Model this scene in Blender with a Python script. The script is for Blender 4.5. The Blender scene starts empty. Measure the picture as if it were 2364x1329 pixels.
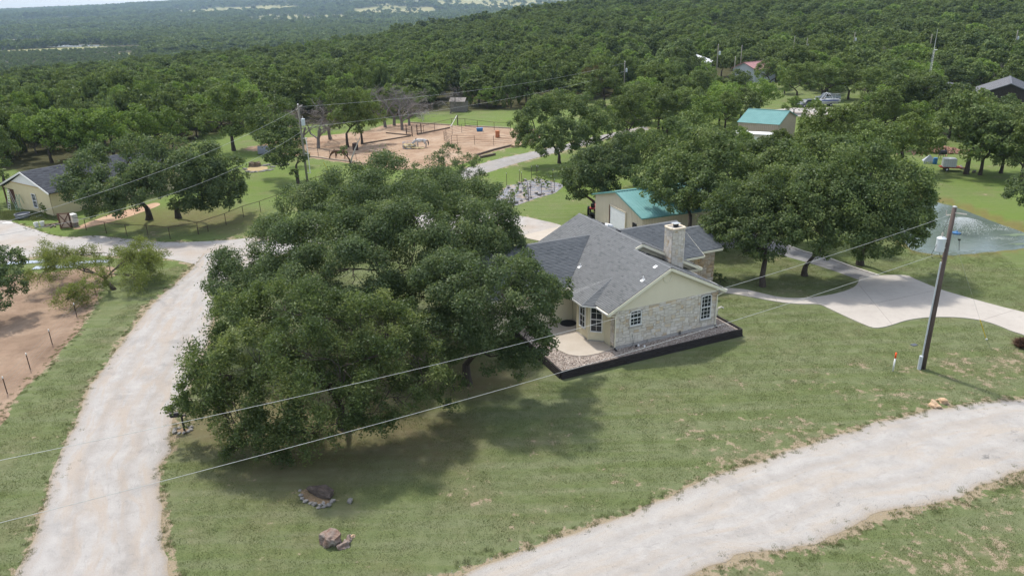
import bpy, bmesh, math, random
import numpy as np
from mathutils import Vector, Matrix, geometry

SC = bpy.context.scene
# ------------------------------------------------------------------ camera
W, HH = 2364, 1329                       # size of the photograph: pixel positions below refer to it
F = 1700.0; PITCH = math.radians(21.1); ROLL = math.radians(1.4); CH = 23.0
fwd = np.array([0, math.cos(PITCH), -math.sin(PITCH)]); rgt = np.array([1., 0, 0]); upv = np.cross(rgt, fwd)
cR, sR = math.cos(ROLL), math.sin(ROLL)
rgt, upv = cR*rgt - sR*upv, cR*upv + sR*rgt
EYE = np.array([0, 0, CH])
cam = bpy.data.cameras.new('camera'); camo = bpy.data.objects.new('camera', cam)
SC.collection.objects.link(camo); SC.camera = camo
cam.sensor_width = 36; cam.lens = 36*F/W; cam.clip_start = 0.5; cam.clip_end = 30000
camo.matrix_world = Matrix([[rgt[i], upv[i], -fwd[i], EYE[i]] for i in range(3)] + [[0, 0, 0, 1]])

# ------------------------------------------------------------------ sky, sun, exposure
SUNV = Vector((0.348, -0.486, -1.0)).normalized()        # direction the light travels
elev = math.asin(-SUNV.z); azim = math.atan2(-SUNV.x, -SUNV.y)
wd = bpy.data.worlds.new('World'); SC.world = wd; wd.use_nodes = True
nt = wd.node_tree; bgn = nt.nodes['Background']
sky = nt.nodes.new('ShaderNodeTexSky'); sky.sky_type = 'NISHITA'; sky.sun_disc = False
sky.sun_elevation = elev; sky.sun_rotation = azim
sky.air_density = 1.0; sky.dust_density = 3.0; sky.ozone_density = 1.0
# thin broken cloud veil over the whole sky
tc = nt.nodes.new('ShaderNodeTexCoord'); cn = nt.nodes.new('ShaderNodeTexNoise'); cn.inputs['Scale'].default_value = 2.6; cn.inputs['Detail'].default_value = 6
mp = nt.nodes.new('ShaderNodeMapping'); mp.inputs['Scale'].default_value = (1, 1, 2.5); nt.links.new(tc.outputs['Generated'], mp.inputs[0]); nt.links.new(mp.outputs[0], cn.inputs['Vector'])
cr = nt.nodes.new('ShaderNodeValToRGB'); cr.color_ramp.elements[0].position = 0.35; cr.color_ramp.elements[0].color = (.25, .25, .25, 1); cr.color_ramp.elements[1].position = 0.65; cr.color_ramp.elements[1].color = (.7, .7, .7, 1); nt.links.new(cn.outputs[0], cr.inputs[0])
cm = nt.nodes.new('ShaderNodeMixRGB'); nt.links.new(cr.outputs[0], cm.inputs[0]); nt.links.new(sky.outputs[0], cm.inputs[1]); cm.inputs[2].default_value = (4.6, 4.9, 5.3, 1)
nt.links.new(cm.outputs[0], bgn.inputs[0]); bgn.inputs[1].default_value = 0.15
sun = bpy.data.lights.new('sun', 'SUN'); sun.energy = 2.4; sun.angle = math.radians(3.0); sun.color = (1, 0.955, 0.88)
suno = bpy.data.objects.new('sun', sun); SC.collection.objects.link(suno)
suno.rotation_euler = SUNV.to_track_quat('-Z', 'Y').to_euler()
SC.view_settings.view_transform = 'Standard'; SC.view_settings.look = 'None'
SC.view_settings.exposure = 0.78; SC.view_settings.gamma = 1.0; SC.view_settings.use_curve_mapping = False
SC.cycles.max_bounces = 6; SC.cycles.diffuse_bounces = 3; SC.cycles.glossy_bounces = 2
SC.cycles.transmission_bounces = 4; SC.cycles.volume_bounces = 0; SC.cycles.transparent_max_bounces = 6
SC.cycles.use_denoising = True
SC.cycles.sample_clamp_indirect = 6

# ------------------------------------------------------------------ ground geometry helpers
def sstep(a, b, x):
    t = np.clip((x-a)/(b-a), 0, 1); return t*t*(3-2*t)
_rs = np.random.RandomState(7)
_ph = _rs.uniform(0, 6.28, (12, 2)); _dr = _rs.uniform(0, 6.28, 12)
def wavy(x, y, wl):
    s = 0
    for i in range(12):
        k = 6.283/wl*(0.6+0.9*i/12)
        s = s + np.sin(k*(x*math.cos(_dr[i])+y*math.sin(_dr[i]))+_ph[i, 0])
    return s/12*2.2
EDGE = np.array([[-700, 320, -5], [0, 330, -5], [400, 380, -5], [700, 420, -5], [850, 500, -3], [1000, 600, 2],
                 [1200, 650, 9], [1430, 700, 16], [1800, 760, 24], [2400, 800, 26], [3200, 800, 26]], float)
FARZ = np.array([[-700, 36], [0, 40], [290, 58], [640, 100], [900, 112], [3200, 120]], float)
def terrain(x, y):
    """height of the land: flat yard, a wooded slope beyond it, a valley with a lake, far hills"""
    x = np.asarray(x, float); y = np.asarray(y, float)
    r = np.hypot(x, y); yy = np.where(y > 1, y, 1)
    px = np.clip(1182+F*x/(yy*math.cos(PITCH)), -700, 3200); px = np.where(y > 1, px, 1200)
    re = np.interp(px, EDGE[:, 0], EDGE[:, 1]); zg = np.interp(px, EDGE[:, 0], EDGE[:, 2])
    z = zg*sstep(175, re, r)
    z = z+(-29-zg)*sstep(re*1.02, re+330, r)
    zf = np.interp(px, FARZ[:, 0], FARZ[:, 1])
    z = z+(zf+29)*sstep(2000, 6400, r)
    z = z+wavy(x, y, 900)*9*sstep(900, 2500, r)*(1-sstep(5200, 6400, r))+wavy(x, y, 160)*1.6*sstep(190, 400, r)*(1-0.85*sstep(900, 1100, r)*(1-sstep(1900, 2300, r)))
    return z
def ray(px, py):
    return fwd+rgt*((px-W/2)/F)+upv*(-(py-HH/2)/F)
def G(px, py, z=0.0):
    """point of the level z under a place seen in the photograph"""
    d = ray(px, py); return EYE+d*((z-CH)/d[2])
def GT(px, py):
    z = 0.0
    for _ in range(40):
        p = G(px, py, z); z = 0.5*z+0.5*float(terrain(p[0], p[1]))
    return p
def onplane(px, py, p0, n):
    d = ray(px, py); return EYE+d*(((p0-EYE)@n)/(d@n))
def proj(x, y, z):
    v = np.stack([x, y, z-CH], -1); d = np.maximum(v@fwd, 1e-3)
    return W/2+F*(v@rgt)/d, HH/2-F*(v@upv)/d
def inpoly(x, y, poly):
    p = np.asarray(poly, float); x = np.asarray(x, float); y = np.asarray(y, float)
    c = np.zeros(x.shape, bool); j = len(p)-1
    for i in range(len(p)):
        xi, yi, xj, yj = p[i, 0], p[i, 1], p[j, 0], p[j, 1]
        if yi != yj:
            c ^= ((yi > y) != (yj > y)) & (x < (xj-xi)*(y-yi)/(yj-yi)+xi)
        j = i
    return c
def dist_poly(x, y, poly, closed=True):
    p = np.asarray(poly, float)[:, :2]; best = np.full(np.shape(x), 1e9)
    n = len(p)
    for i in range(n if closed else n-1):
        a = p[i]; b = p[(i+1) % n]; d = b-a; L = max(d@d, 1e-9)
        t = np.clip(((x-a[0])*d[0]+(y-a[1])*d[1])/L, 0, 1)
        best = np.minimum(best, np.hypot(x-a[0]-t*d[0], y-a[1]-t*d[1]))
    return best
def sd(x, y, poly):
    d = dist_poly(x, y, poly); return np.where(inpoly(x, y, poly), -d, d)
def gp(pts, z=0.0):
    return np.array([G(a, b, z) for a, b in pts])
def resample(p, step):
    p = np.asarray(p, float); s = np.r_[0, np.cumsum(np.linalg.norm(np.diff(p, axis=0), axis=1))]
    n = max(2, int(s[-1]/step)); t = np.linspace(0, s[-1], n)
    return np.stack([np.interp(t, s, p[:, k]) for k in range(p.shape[1])], -1)
def smooth_line(p, n=400):
    """Catmull-Rom through the points"""
    p = np.asarray(p, float); q = np.vstack([2*p[0]-p[1], p, 2*p[-1]-p[-2]]); out = []
    m = max(2, n//(len(p)-1))
    for i in range(1, len(q)-2):
        for t in np.linspace(0, 1, m, endpoint=False):
            a, b, c, d = q[i-1:i+3]
            out.append(0.5*(2*b+(c-a)*t+(2*a-5*b+4*c-d)*t*t+(3*b-a-3*c+d)*t**3))
    out.append(p[-1]); return np.array(out)

# ------------------------------------------------------------------ object helpers
COL = SC.collection
def finish(o, parent=None, label=None, cat=None, group=None, kind=None):
    COL.objects.link(o)
    if parent is not None: o.parent = parent
    if label: o['label'] = label
    if cat: o['category'] = cat
    if group: o['group'] = group
    if kind: o['kind'] = kind
    return o
def empty(name, loc=(0, 0, 0), rz=0, label=None, cat=None, group=None, parent=None):
    o = bpy.data.objects.new(name, None); o.location = loc; o.rotation_euler = (0, 0, rz); o.empty_display_size = 0.3
    return finish(o, parent, label, cat, group)
def np_mesh(name, v, f, mat=None, attrs=None, smooth=False):
    v = np.asarray(v, np.float32); f = np.asarray(f, np.int32); k = f.shape[1]
    m = bpy.data.meshes.new(name); m.vertices.add(len(v)); m.vertices.foreach_set('co', v.ravel())
    m.loops.add(f.size); m.loops.foreach_set('vertex_index', f.ravel())
    m.polygons.add(len(f)); m.polygons.foreach_set('loop_start', np.arange(0, f.size, k, dtype=np.int32))
    if smooth: m.polygons.foreach_set('use_smooth', np.ones(len(f), bool))
    for an, (dom, arr) in (attrs or {}).items():
        a = m.attributes.new(an, 'FLOAT', dom); a.data.foreach_set('value', np.asarray(arr, np.float32).ravel())
    m.update(calc_edges=True); m.validate()
    if mat: m.materials.append(mat)
    return m
class MB:
    """collects shapes for ONE mesh object"""
    def __init__(s): s.v = []; s.f = []
    def add(s, v, f):
        k = len(s.v); s.v += [tuple(map(float, q)) for q in v]; s.f += [tuple(i+k for i in q) for q in f]; return s
    def box(s, c, d, rz=0, rx=0, ry=0, taper=1.0):
        hx, hy, hz = d[0]/2, d[1]/2, d[2]/2
        R = Matrix.Rotation(rz, 3, 'Z')@Matrix.Rotation(ry, 3, 'Y')@Matrix.Rotation(rx, 3, 'X')
        q = []
        for z in (-1, 1):
            t = taper if z > 0 else 1
            for x, y in ((-1, -1), (1, -1), (1, 1), (-1, 1)):
                p = R@Vector((x*hx*t, y*hy*t, z*hz)); q.append((p.x+c[0], p.y+c[1], p.z+c[2]))
        return s.add(q, [(3, 2, 1, 0), (4, 5, 6, 7), (0, 1, 5, 4), (1, 2, 6, 5), (2, 3, 7, 6), (3, 0, 4, 7)])
    def bar(s, a, b, w, h, up=(0, 0, 1)):
        a = Vector(a); b = Vector(b); d = (b-a).normalized(); u = Vector(up)
        if abs(d.dot(u)) > 0.99: u = Vector((1, 0, 0))
        x = d.cross(u).normalized()*w/2; y = x.normalized().cross(d).normalized()*h/2
        q = [p+sx*x+sy*y for p in (a, b) for sx, sy in ((-1, -1), (1, -1), (1, 1), (-1, 1))]
        return s.add(q, [(3, 2, 1, 0), (4, 5, 6, 7), (0, 1, 5, 4), (1, 2, 6, 5), (2, 3, 7, 6), (3, 0, 4, 7)])
    def tube(s, pts, rad, n=8, cap=True):
        pts = [Vector(p) for p in pts]
        if not hasattr(rad, '__len__'): rad = [rad]*len(pts)
        ring = []; v = []; f = []; u = None
        for i, p in enumerate(pts):
            d = (pts[min(i+1, len(pts)-1)]-pts[max(i-1, 0)])
            d = d.normalized() if d.length > 1e-9 else Vector((0, 0, 1))
            if u is None: u = d.orthogonal().normalized()
            else:
                u = u-d*u.dot(d); u = u.normalized() if u.length > 1e-6 else d.orthogonal().normalized()
            w = d.cross(u)
            for k in range(n):
                a = 2*math.pi*k/n; v.append(p+(u*math.cos(a)+w*math.sin(a))*rad[i])
        for i in range(len(pts)-1):
            for k in range(n):
                f.append((i*n+k, i*n+(k+1) % n, (i+1)*n+(k+1) % n, (i+1)*n+k))
        if cap: f.append(tuple(range(n-1, -1, -1))); f.append(tuple((len(pts)-1)*n+k for k in range(n)))
        return s.add(v, f)
    def lathe(s, prof, c=(0, 0, 0), n=16):
        v = []; f = []
        for r, z in prof:
            for k in range(n):
                a = 2*math.pi*k/n; v.append((c[0]+r*math.cos(a), c[1]+r*math.sin(a), c[2]+z))
        for i in range(len(prof)-1):
            for k in range(n): f.append((i*n+k, i*n+(k+1) % n, (i+1)*n+(k+1) % n, (i+1)*n+k))
        f.append(tuple(range(n-1, -1, -1))); f.append(tuple((len(prof)-1)*n+k for k in range(n)))
        return s.add(v, f)
    def prism(s, poly, z0, z1):
        n = len(poly); v = [(p[0], p[1], z0) for p in poly]+[(p[0], p[1], z1) for p in poly]
        return s.add(v, [tuple(range(n-1, -1, -1)), tuple(range(n, 2*n))]+[(i, (i+1) % n, n+(i+1) % n, n+i) for i in range(n)])
    def slab(s, poly, t):
        """planar 3D polygon given thickness t along its normal (downwards)"""
        p = [Vector(q) for q in poly]; nrm = geometry.normal(p)
        if nrm.z < 0: p.reverse(); nrm = -nrm
        n = len(p); v = p+[q-nrm*t for q in p]
        return s.add(v, [tuple(range(n)), tuple(range(2*n-1, n-1, -1))]+[(i, n+i, n+(i+1) % n, (i+1) % n) for i in range(n)])
    def mesh(s, name, mat, smooth=False):
        m = bpy.data.meshes.new(name); m.from_pydata(s.v, [], s.f); m.update()
        if mat: m.materials.append(mat)
        if smooth:
            m.polygons.foreach_set('use_smooth', np.ones(len(m.polygons), bool))
        return m
    def build(s, name, mat, parent=None, smooth=False, bevel=0, loc=None, rz=0, **kw):
        o = bpy.data.objects.new(name, s.mesh(name, mat, smooth))
        if loc is not None: o.location = loc
        if rz: o.rotation_euler = (0, 0, rz)
        if bevel:
            b = o.modifiers.new('bevel', 'BEVEL'); b.width = bevel; b.segments = 2; b.limit_method = 'ANGLE'
        return finish(o, parent, **kw)
def link_mesh(name, me, parent=None, loc=(0, 0, 0), rot=(0, 0, 0), scale=(1, 1, 1), **kw):
    o = bpy.data.objects.new(name, me); o.location = loc; o.rotation_euler = rot; o.scale = scale
    return finish(o, parent, **kw)
def copy_tree(o, parent=None):
    c = o.copy(); COL.objects.link(c); c.parent = parent
    for ch in list(o.children): copy_tree(ch, c)
    return c

# ------------------------------------------------------------------ materials
MATS = {}
class NT:
    def __init__(s, name):
        s.m = bpy.data.materials.new(name); s.m.use_nodes = True; s.t = s.m.node_tree
        s.t.nodes.clear(); s.out = s.t.nodes.new('ShaderNodeOutputMaterial'); MATS[name] = s.m
    def n(s, typ, **kw):
        x = s.t.nodes.new('ShaderNode'+typ)
        for k, v in kw.items(): setattr(x, k, v)
        return x
    def put(s, sock, v):
        if hasattr(v, 'is_output'): s.t.links.new(v, sock)
        elif v is not None: sock.default_value = v
    def coord(s, kind='Object'): return s.n('TexCoord').outputs[kind]
    def pos(s): return s.n('NewGeometry').outputs['Position']
    def mapping(s, vec, scale=(1, 1, 1), rot=(0, 0, 0)):
        m = s.n('Mapping'); s.put(m.inputs[0], vec); m.inputs['Scale'].default_value = scale; m.inputs['Rotation'].default_value = rot
        return m.outputs[0]
    def noise(s, vec, scale, detail=4, rough=0.55, dist=0):
        x = s.n('TexNoise'); s.put(x.inputs['Vector'], vec); x.inputs['Scale'].default_value = scale
        x.inputs['Detail'].default_value = detail; x.inputs['Roughness'].default_value = rough; x.inputs['Distortion'].default_value = dist
        return x.outputs[0]
    def ramp(s, fac, stops, interp='LINEAR'):
        x = s.n('ValToRGB'); s.put(x.inputs[0], fac); e = x.color_ramp.elements; x.color_ramp.interpolation = interp
        while len(e) < len(stops): e.new(0.5)
        for i, (p, c) in enumerate(stops):
            e[i].position = p; e[i].color = (*c, 1) if hasattr(c, '__len__') else (c, c, c, 1)
        return x.outputs[0]
    def mix(s, fac, a, b, mode='MIX'):
        x = s.n('MixRGB', blend_type=mode); s.put(x.inputs[0], fac)
        for i, c in ((1, a), (2, b)): s.put(x.inputs[i], (*c, 1) if isinstance(c, tuple) and len(c) == 3 else c)
        return x.outputs[0]
    def math(s, op, a, b=None, clamp=False):
        x = s.n('Math', operation=op, use_clamp=clamp); s.put(x.inputs[0], a)
        if b is not None: s.put(x.inputs[1], b)
        return x.outputs[0]
    def attr(s, name): return s.n('Attribute', attribute_name=name).outputs['Fac']
    def rnd(s): return s.n('ObjectInfo').outputs['Random']
    def bump(s, h, strength=0.4, dist=0.05, normal=None):
        x = s.n('Bump'); x.inputs['Strength'].default_value = strength; x.inputs['Distance'].default_value = dist
        s.put(x.inputs['Height'], h); s.put(x.inputs['Normal'], normal); return x.outputs[0]
    def pbr(s, col, rough=0.8, bump=None, metal=0, spec=0.3, alpha=None, trans=0):
        b = s.n('BsdfPrincipled'); s.put(b.inputs['Base Color'], (*col, 1) if isinstance(col, tuple) and len(col) == 3 else col)
        s.put(b.inputs['Roughness'], rough); b.inputs['Metallic'].default_value = metal
        b.inputs['Specular IOR Level'].default_value = spec; s.put(b.inputs['Normal'], bump)
        if trans: b.inputs['Transmission Weight'].default_value = trans
        s.t.links.new(b.outputs[0], s.out.inputs[0]); return s.m
def simple(name, c1, c2=None, scale=6, rough=0.75, bump=0.25, bscale=None, metal=0, spec=0.3, dist=0.01, stretch=(1, 1, 1), rnd=0.0):
    t = NT(name); c2 = c2 or tuple(min(1, x*1.25) for x in c1); v = t.mapping(t.coord(), stretch)
    f = t.noise(v, scale, 5)
    col = t.mix(t.ramp(f, [(0.3, 0.0), (0.7, 1.0)]), c1, c2)
    if rnd:
        k = t.math('ADD', t.math('MULTIPLY', t.rnd(), 2*rnd), 1-rnd); col = t.mix(1.0, col, k, 'MULTIPLY')
    b = t.bump(t.noise(v, bscale or scale*4, 4), bump, dist) if bump else None
    return t.pbr(col, rough, b, metal, spec)
# ================================================================== GROUND
LANE_L = [(-10, 1480), (35, 1360), (85, 1230), (120, 1130), (160, 1010), (190, 935), (240, 850), (300, 762), (358, 690), (408, 650), (446, 614), (470, 585)]
LANE_R = [(430, 1480), (410, 1360), (385, 1270), (372, 1180), (364, 1085), (388, 1040), (394, 985), (428, 920), (455, 850), (478, 790), (500, 720), (520, 660), (560, 610), (600, 580)]
YARD = [(-260, 470), (0, 503), (30, 513), (75, 530), (120, 545), (165, 549), (220, 546), (300, 553), (380, 560), (470, 558), (560, 551), (640, 535), (760, 512), (900, 497),
        (1050, 488), (1140, 490), (1200, 499), (1290, 519), (1275, 527), (1195, 545), (1120, 548), (1000, 535), (860, 545), (740, 565), (640, 590), (560, 625), (500, 640), (455, 613), (382, 598), (300, 592),
        (200, 590), (120, 589), (50, 598), (0, 610), (-260, 640)]
ROAD_T = [(2900, 850), (2600, 895), (2450, 915), (2364, 925), (2280, 931), (2200, 945), (2150, 951), (2100, 965), (2000, 990), (1900, 1021), (1800, 1055), (1700, 1090), (1600, 1130), (1550, 1150), (1450, 1187), (1350, 1222), (1250, 1255), (1150, 1288), (1030, 1329), (900, 1378), (730, 1450)]
ROAD_B = [(2900, 960), (2600, 1020), (2450, 1060), (2364, 1085), (2310, 1103), (2200, 1148), (2150, 1163), (2060, 1183), (2020, 1192), (1980, 1210), (1890, 1247), (1830, 1262), (1740, 1277), (1640, 1310), (1560, 1340), (1430, 1400), (1250, 1500)]
c6 = lambda x, y: (1664+x/2.659, 400+y/2.659)
DRIVE = [c6(*p) for p in [(-130, 690), (-60, 700), (40, 706), (150, 715), (250, 738), (350, 760), (450, 768), (560, 763), (680, 745), (780, 718), (830, 690), (850, 655), (852, 640), (940, 630), (1130, 628),
         (1200, 655), (1350, 715), (1500, 760), (1700, 815), (1861, 855), (2100, 920), (2400, 1000), (2400, 1260), (2100, 1100), (1861, 995), (1790, 972), (1700, 935), (1600, 905), (1480, 888), (1380, 884), (1270, 886),
         (1150, 902), (1050, 932), (1000, 945), (940, 950), (880, 930), (800, 895), (720, 858), (650, 825), (600, 805), (480, 803), (350, 790), (200, 762), (80, 742), (0, 733), (-130, 720)]]
GDRIVE_R = [c6(*p) for p in [(968, 629), (800, 575), (650, 520), (500, 480), (400, 440), (300, 400), (150, 360), (0, 335), (-80, 330)]]
GDRIVE_L = [c6(*p) for p in [(852, 656), (700, 600), (560, 555), (400, 510), (300, 475), (200, 455), (80, 457), (0, 464), (-80, 470)]]
POND = [c6(*p) for p in [(1270, 140), (1330, 162), (1440, 190), (1560, 235), (1700, 290), (1861, 345), (1940, 385), (1910, 425), (1861, 440), (1700, 456), (1560, 470), (1450, 480), (1330, 482), (1250, 471), (1180, 450), (1130, 400), (1100, 330), (1130, 230), (1200, 160)]]
PADDOCK = [(-200, 690), (0, 640), (90, 632), (180, 622), (254, 616), (262, 632), (236, 655), (223, 689), (195, 733), (190, 755), (152, 794), (147, 800), (103, 852), (40, 907), (12, 947), (0, 972), (-200, 1120)]
HORSEP = [(560, 345), (600, 335), (640, 324), (720, 317), (760, 312), (840, 304), (890, 290), (950, 284), (1045, 290), (1170, 297), (1250, 301), (1235, 330), (1180, 340), (1100, 362), (1060, 380), (930, 392), (870, 384), (800, 376), (705, 362), (640, 354)]
c2 = lambda x, y: (780+x/2.953, y/2.953)
BACK_T = [c2(*p) for p in [(700, 1190), (900, 1140), (1050, 1095), (1250, 1050), (1450, 1008), (1620, 968), (1750, 935), (1900, 900), (2100, 860)]]
BACK_B = [c2(*p) for p in [(760, 1260), (950, 1200), (1060, 1165), (1200, 1120), (1450, 1052), (1620, 1010), (1750, 975), (1900, 930), (2120, 885)]]
c4 = lambda x, y: (1160+x/6.64, 380+y/6.64)
GARDEN = [c4(*p) for p in [(-120, 560), (-60, 430), (80, 340), (250, 290), (430, 237), (560, 215), (750, 262), (930, 312), (800, 430), (560, 490), (400, 545), (200, 622), (30, 675), (-110, 700)]]
c3 = lambda x, y: (x/6.994, 370+y/6.994)
WALKPATH = [c3(*p) for p in [(1160, 1110), (1480, 980), (1900, 840), (2238, 760), (2500, 690), (2560, 730), (2238, 850), (1900, 960), (1480, 1070), (1330, 1105)]]
FARDRIVE = [(1780, 254), (1850, 249), (1960, 251), (2010, 262), (1960, 268), (1880, 272), (1800, 263)]
OPEN_FAR = [[(390, 28), (500, 19), (680, 14), (700, 24), (560, 31), (400, 34)], [(815, 20), (1000, 17), (1010, 40), (900, 44), (820, 40)], [(1000, 3), (1200, 2), (1380, 2), (1370, 14), (1150, 20), (1010, 18)],
            [(474, 113), (560, 110), (618, 112), (610, 121), (500, 122)], [(560, 44), (700, 38), (790, 34), (800, 44), (690, 56), (580, 58)]]
LAKE_PX = [(-300, 97), (0, 93), (60, 91), (96, 93), (92, 98), (140, 103), (235, 104), (230, 108), (150, 109), (60, 107), (0, 110), (-300, 118)]
LAKE_Z = -28.0
LAKE = gp(LAKE_PX, LAKE_Z)

laneL = smooth_line(gp(LANE_L)); laneR = smooth_line(gp(LANE_R)); roadT = smooth_line(gp(ROAD_T)); roadB = smooth_line(gp(ROAD_B))
lane_poly = np.vstack([laneL, laneR[::-1]]); road_poly = np.vstack([roadT, roadB[::-1]])
yard_poly = gp(YARD); drive_poly = gp(DRIVE); pond_poly = gp(POND); paddock_poly = gp(PADDOCK); horse_poly = gp(HORSEP)
gdrive_poly = np.vstack([gp(GDRIVE_L), gp(GDRIVE_R)[::-1]]); back_poly = np.vstack([gp(BACK_T), gp(BACK_B)[::-1]])
garden_poly = gp(GARDEN); walk_poly = gp(WALKPATH); fardrive_poly = gp(FARDRIVE)

# ---- land sheet: a polar grid, fine where the photograph looks
az = np.r_[np.radians(np.arange(-180, -52, 4.0)), np.radians(np.arange(-52, 52.01, 0.3)), np.radians(np.arange(56, 180, 4.0))]
rr = np.r_[6, 6+np.geomspace(1, 9000, 430)]
AZ, RR = np.meshgrid(az, rr, indexing='ij'); X = RR*np.sin(AZ); Y = RR*np.cos(AZ); Z = terrain(X, Y)
sp = sd(X, Y, pond_poly); Z = np.where(sp < 6, Z-0.9*sstep(1.2, -1.5, sp), Z)
sl = sd(X, Y, LAKE); lw = sstep(260, 60, sl); Z = Z*(1-lw)+(LAKE_Z+0.8-3.5*sstep(10, -30, sl))*lw
nA, nR = X.shape
idx = np.arange(nA*nR).reshape(nA, nR)
q = np.stack([idx[:, :-1], np.roll(idx, -1, 0)[:, :-1], np.roll(idx, -1, 0)[:, 1:], idx[:, 1:]], -1).reshape(-1, 4)[:, ::-1]
PXg, PYg = proj(X, Y, Z)
TREELINE = np.array([[-3000, 402], [-200, 402], [0, 396], [200, 384], [330, 366], [420, 340], [470, 312], [600, 296], [720, 287], [880, 274], [960, 262], [1180, 254], [1330, 238], [1480, 214], [1600, 196], [1750, 190], [1900, 196], [2050, 200], [2364, 216], [5000, 240]], float)
def in_wood(px, py, y): return (y > 20) & (py < np.interp(px, TREELINE[:, 0], TREELINE[:, 1]))
near_soil = np.full(X.shape, 99.0)
for P_ in (lane_poly, road_poly, yard_poly, paddock_poly, horse_poly, back_poly, garden_poly): near_soil = np.minimum(near_soil, sd(X, Y, P_[:: max(1, len(P_)//60)]))
verge = sstep(0.7, 0.0, near_soil)
roadside = sstep(11, 2, sd(X, Y, road_poly[::12]))*sstep(-8, 12, X)
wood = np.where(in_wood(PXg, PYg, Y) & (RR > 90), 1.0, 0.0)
meadow = np.zeros(X.shape)
for P_ in OPEN_FAR: meadow = np.maximum(meadow, np.where(inpoly(PXg, PYg, P_) & (RR > 300), 1.0, 0.0))
meadow = np.maximum(meadow, 0.8*np.where((RR > 800) & (PXg < 620) & (wavy(X, Y, 330) > 0.62), 1.0, 0.0))
meadow = np.maximum(meadow, 0.9*np.where((RR > 900) & (PXg > 560) & (PXg < 1250) & (PYg < 60) & (wavy(X, Y, 420) > 0.15), 1.0, 0.0))
wood = wood*(1-meadow)
litter = np.zeros(X.shape)
for cx, cy, rad in [(-11, 37.5, 7.5), (-9, 46, 6.5), (-16, 38.5, 5), (-3, 43.5, 4.0), (-5, 36, 4), (-40, 86, 7), (-34, 84, 6), (-46, 87, 5)]:
    litter = np.maximum(litter, sstep(rad*1.25, rad*0.35, np.hypot(X-cx, Y-cy)))
lush = sstep(60, 95, RR)*(1-sstep(160, 190, RR)*0.4)
bankd = np.where((sp > -0.4) & (sp < 1.3), 1.0, 0.0)
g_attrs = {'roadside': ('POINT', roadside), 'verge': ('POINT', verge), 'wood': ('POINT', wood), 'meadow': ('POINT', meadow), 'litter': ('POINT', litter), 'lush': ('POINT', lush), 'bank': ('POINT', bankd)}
t = NT('lawn_ground'); P0 = t.pos()
n1 = t.noise(P0, 0.22, 6, 0.6); n2 = t.noise(P0, 1.7, 6, 0.65); n3 = t.noise(P0, 14, 5, 0.7); n4 = t.noise(P0, 0.06, 3); n5 = t.noise(P0, 38, 3, 0.7)
mow = t.noise(t.mapping(P0, (0.10, 1.1, 1), (0, 0, math.radians(24))), 1.0, 4, 0.6)
green = t.ramp(t.math('ADD', t.math('MULTIPLY', n3, .6), t.math('MULTIPLY', n5, .4)), [(0.30, (0.086, 0.110, 0.042)), (0.5, (0.130, 0.158, 0.063)), (0.72, (0.188, 0.206, 0.096))])
green = t.mix(t.ramp(mow, [(0.40, 0.0), (0.60, 0.75)]), green, (0.178, 0.192, 0.108))
green = t.mix(t.ramp(n2, [(0.35, 0.3), (0.6, 0.0)]), green, (0.070, 0.105, 0.038))
green = t.mix(t.math('MULTIPLY', t.attr('lush'), t.ramp(n4, [(0.3, 0.4), (0.7, 1.0)])), green, t.mix(n2, (0.085, 0.15, 0.025), (0.15, 0.195, 0.045)))
dry = t.mix(n3, (0.125, 0.110, 0.065), (0.235, 0.195, 0.125))
col = t.mix(t.ramp(n1, [(0.50, 0.0), (0.70, 0.42)]), green, dry)
soil = t.ramp(n3, [(0.3, (0.24, 0.18, 0.12)), (0.7, (0.40, 0.325, 0.235))])
vf = t.math('ADD', t.math('MULTIPLY', t.attr('verge'), 0.19), t.math('ADD', t.math('MULTIPLY', n2, 0.66), t.math('MULTIPLY', n1, 0.42)))
vf = t.math('ADD', vf, t.math('MULTIPLY', t.attr('roadside'), 0.075))
col = t.mix(t.ramp(vf, [(0.655, 0.0), (0.70, 0.85)]), col, soil)
lf = t.math('MULTIPLY', t.attr('litter'), t.ramp(n2, [(0.25, 1.0), (0.7, 0.45)]))
col = t.mix(t.math('MULTIPLY', lf, .7), col, t.mix(n3, (0.085, 0.058, 0.034), (0.19, 0.125, 0.075)))
col = t.mix(t.math('MULTIPLY', t.attr('bank'), 0.7), col, t.mix(n2, (0.10, 0.10, 0.03), (0.22, 0.15, 0.07)))
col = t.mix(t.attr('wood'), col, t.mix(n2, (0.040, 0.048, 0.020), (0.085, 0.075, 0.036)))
col = t.mix(t.attr('meadow'), col, t.mix(t.noise(P0, 0.012, 5), (0.16, 0.18, 0.065), (0.36, 0.31, 0.16)))
bmp = t.bump(t.math('ADD', n3, t.math('MULTIPLY', t.noise(P0, 45, 3), 0.6)), 0.8, 0.06)
t.pbr(col, 0.95, bmp, spec=0.1)
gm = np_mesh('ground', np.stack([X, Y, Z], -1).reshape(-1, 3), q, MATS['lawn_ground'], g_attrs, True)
o = bpy.data.objects.new('ground', gm); finish(o, kind='structure', label='mown lawn, fields and forest floor')

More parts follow.
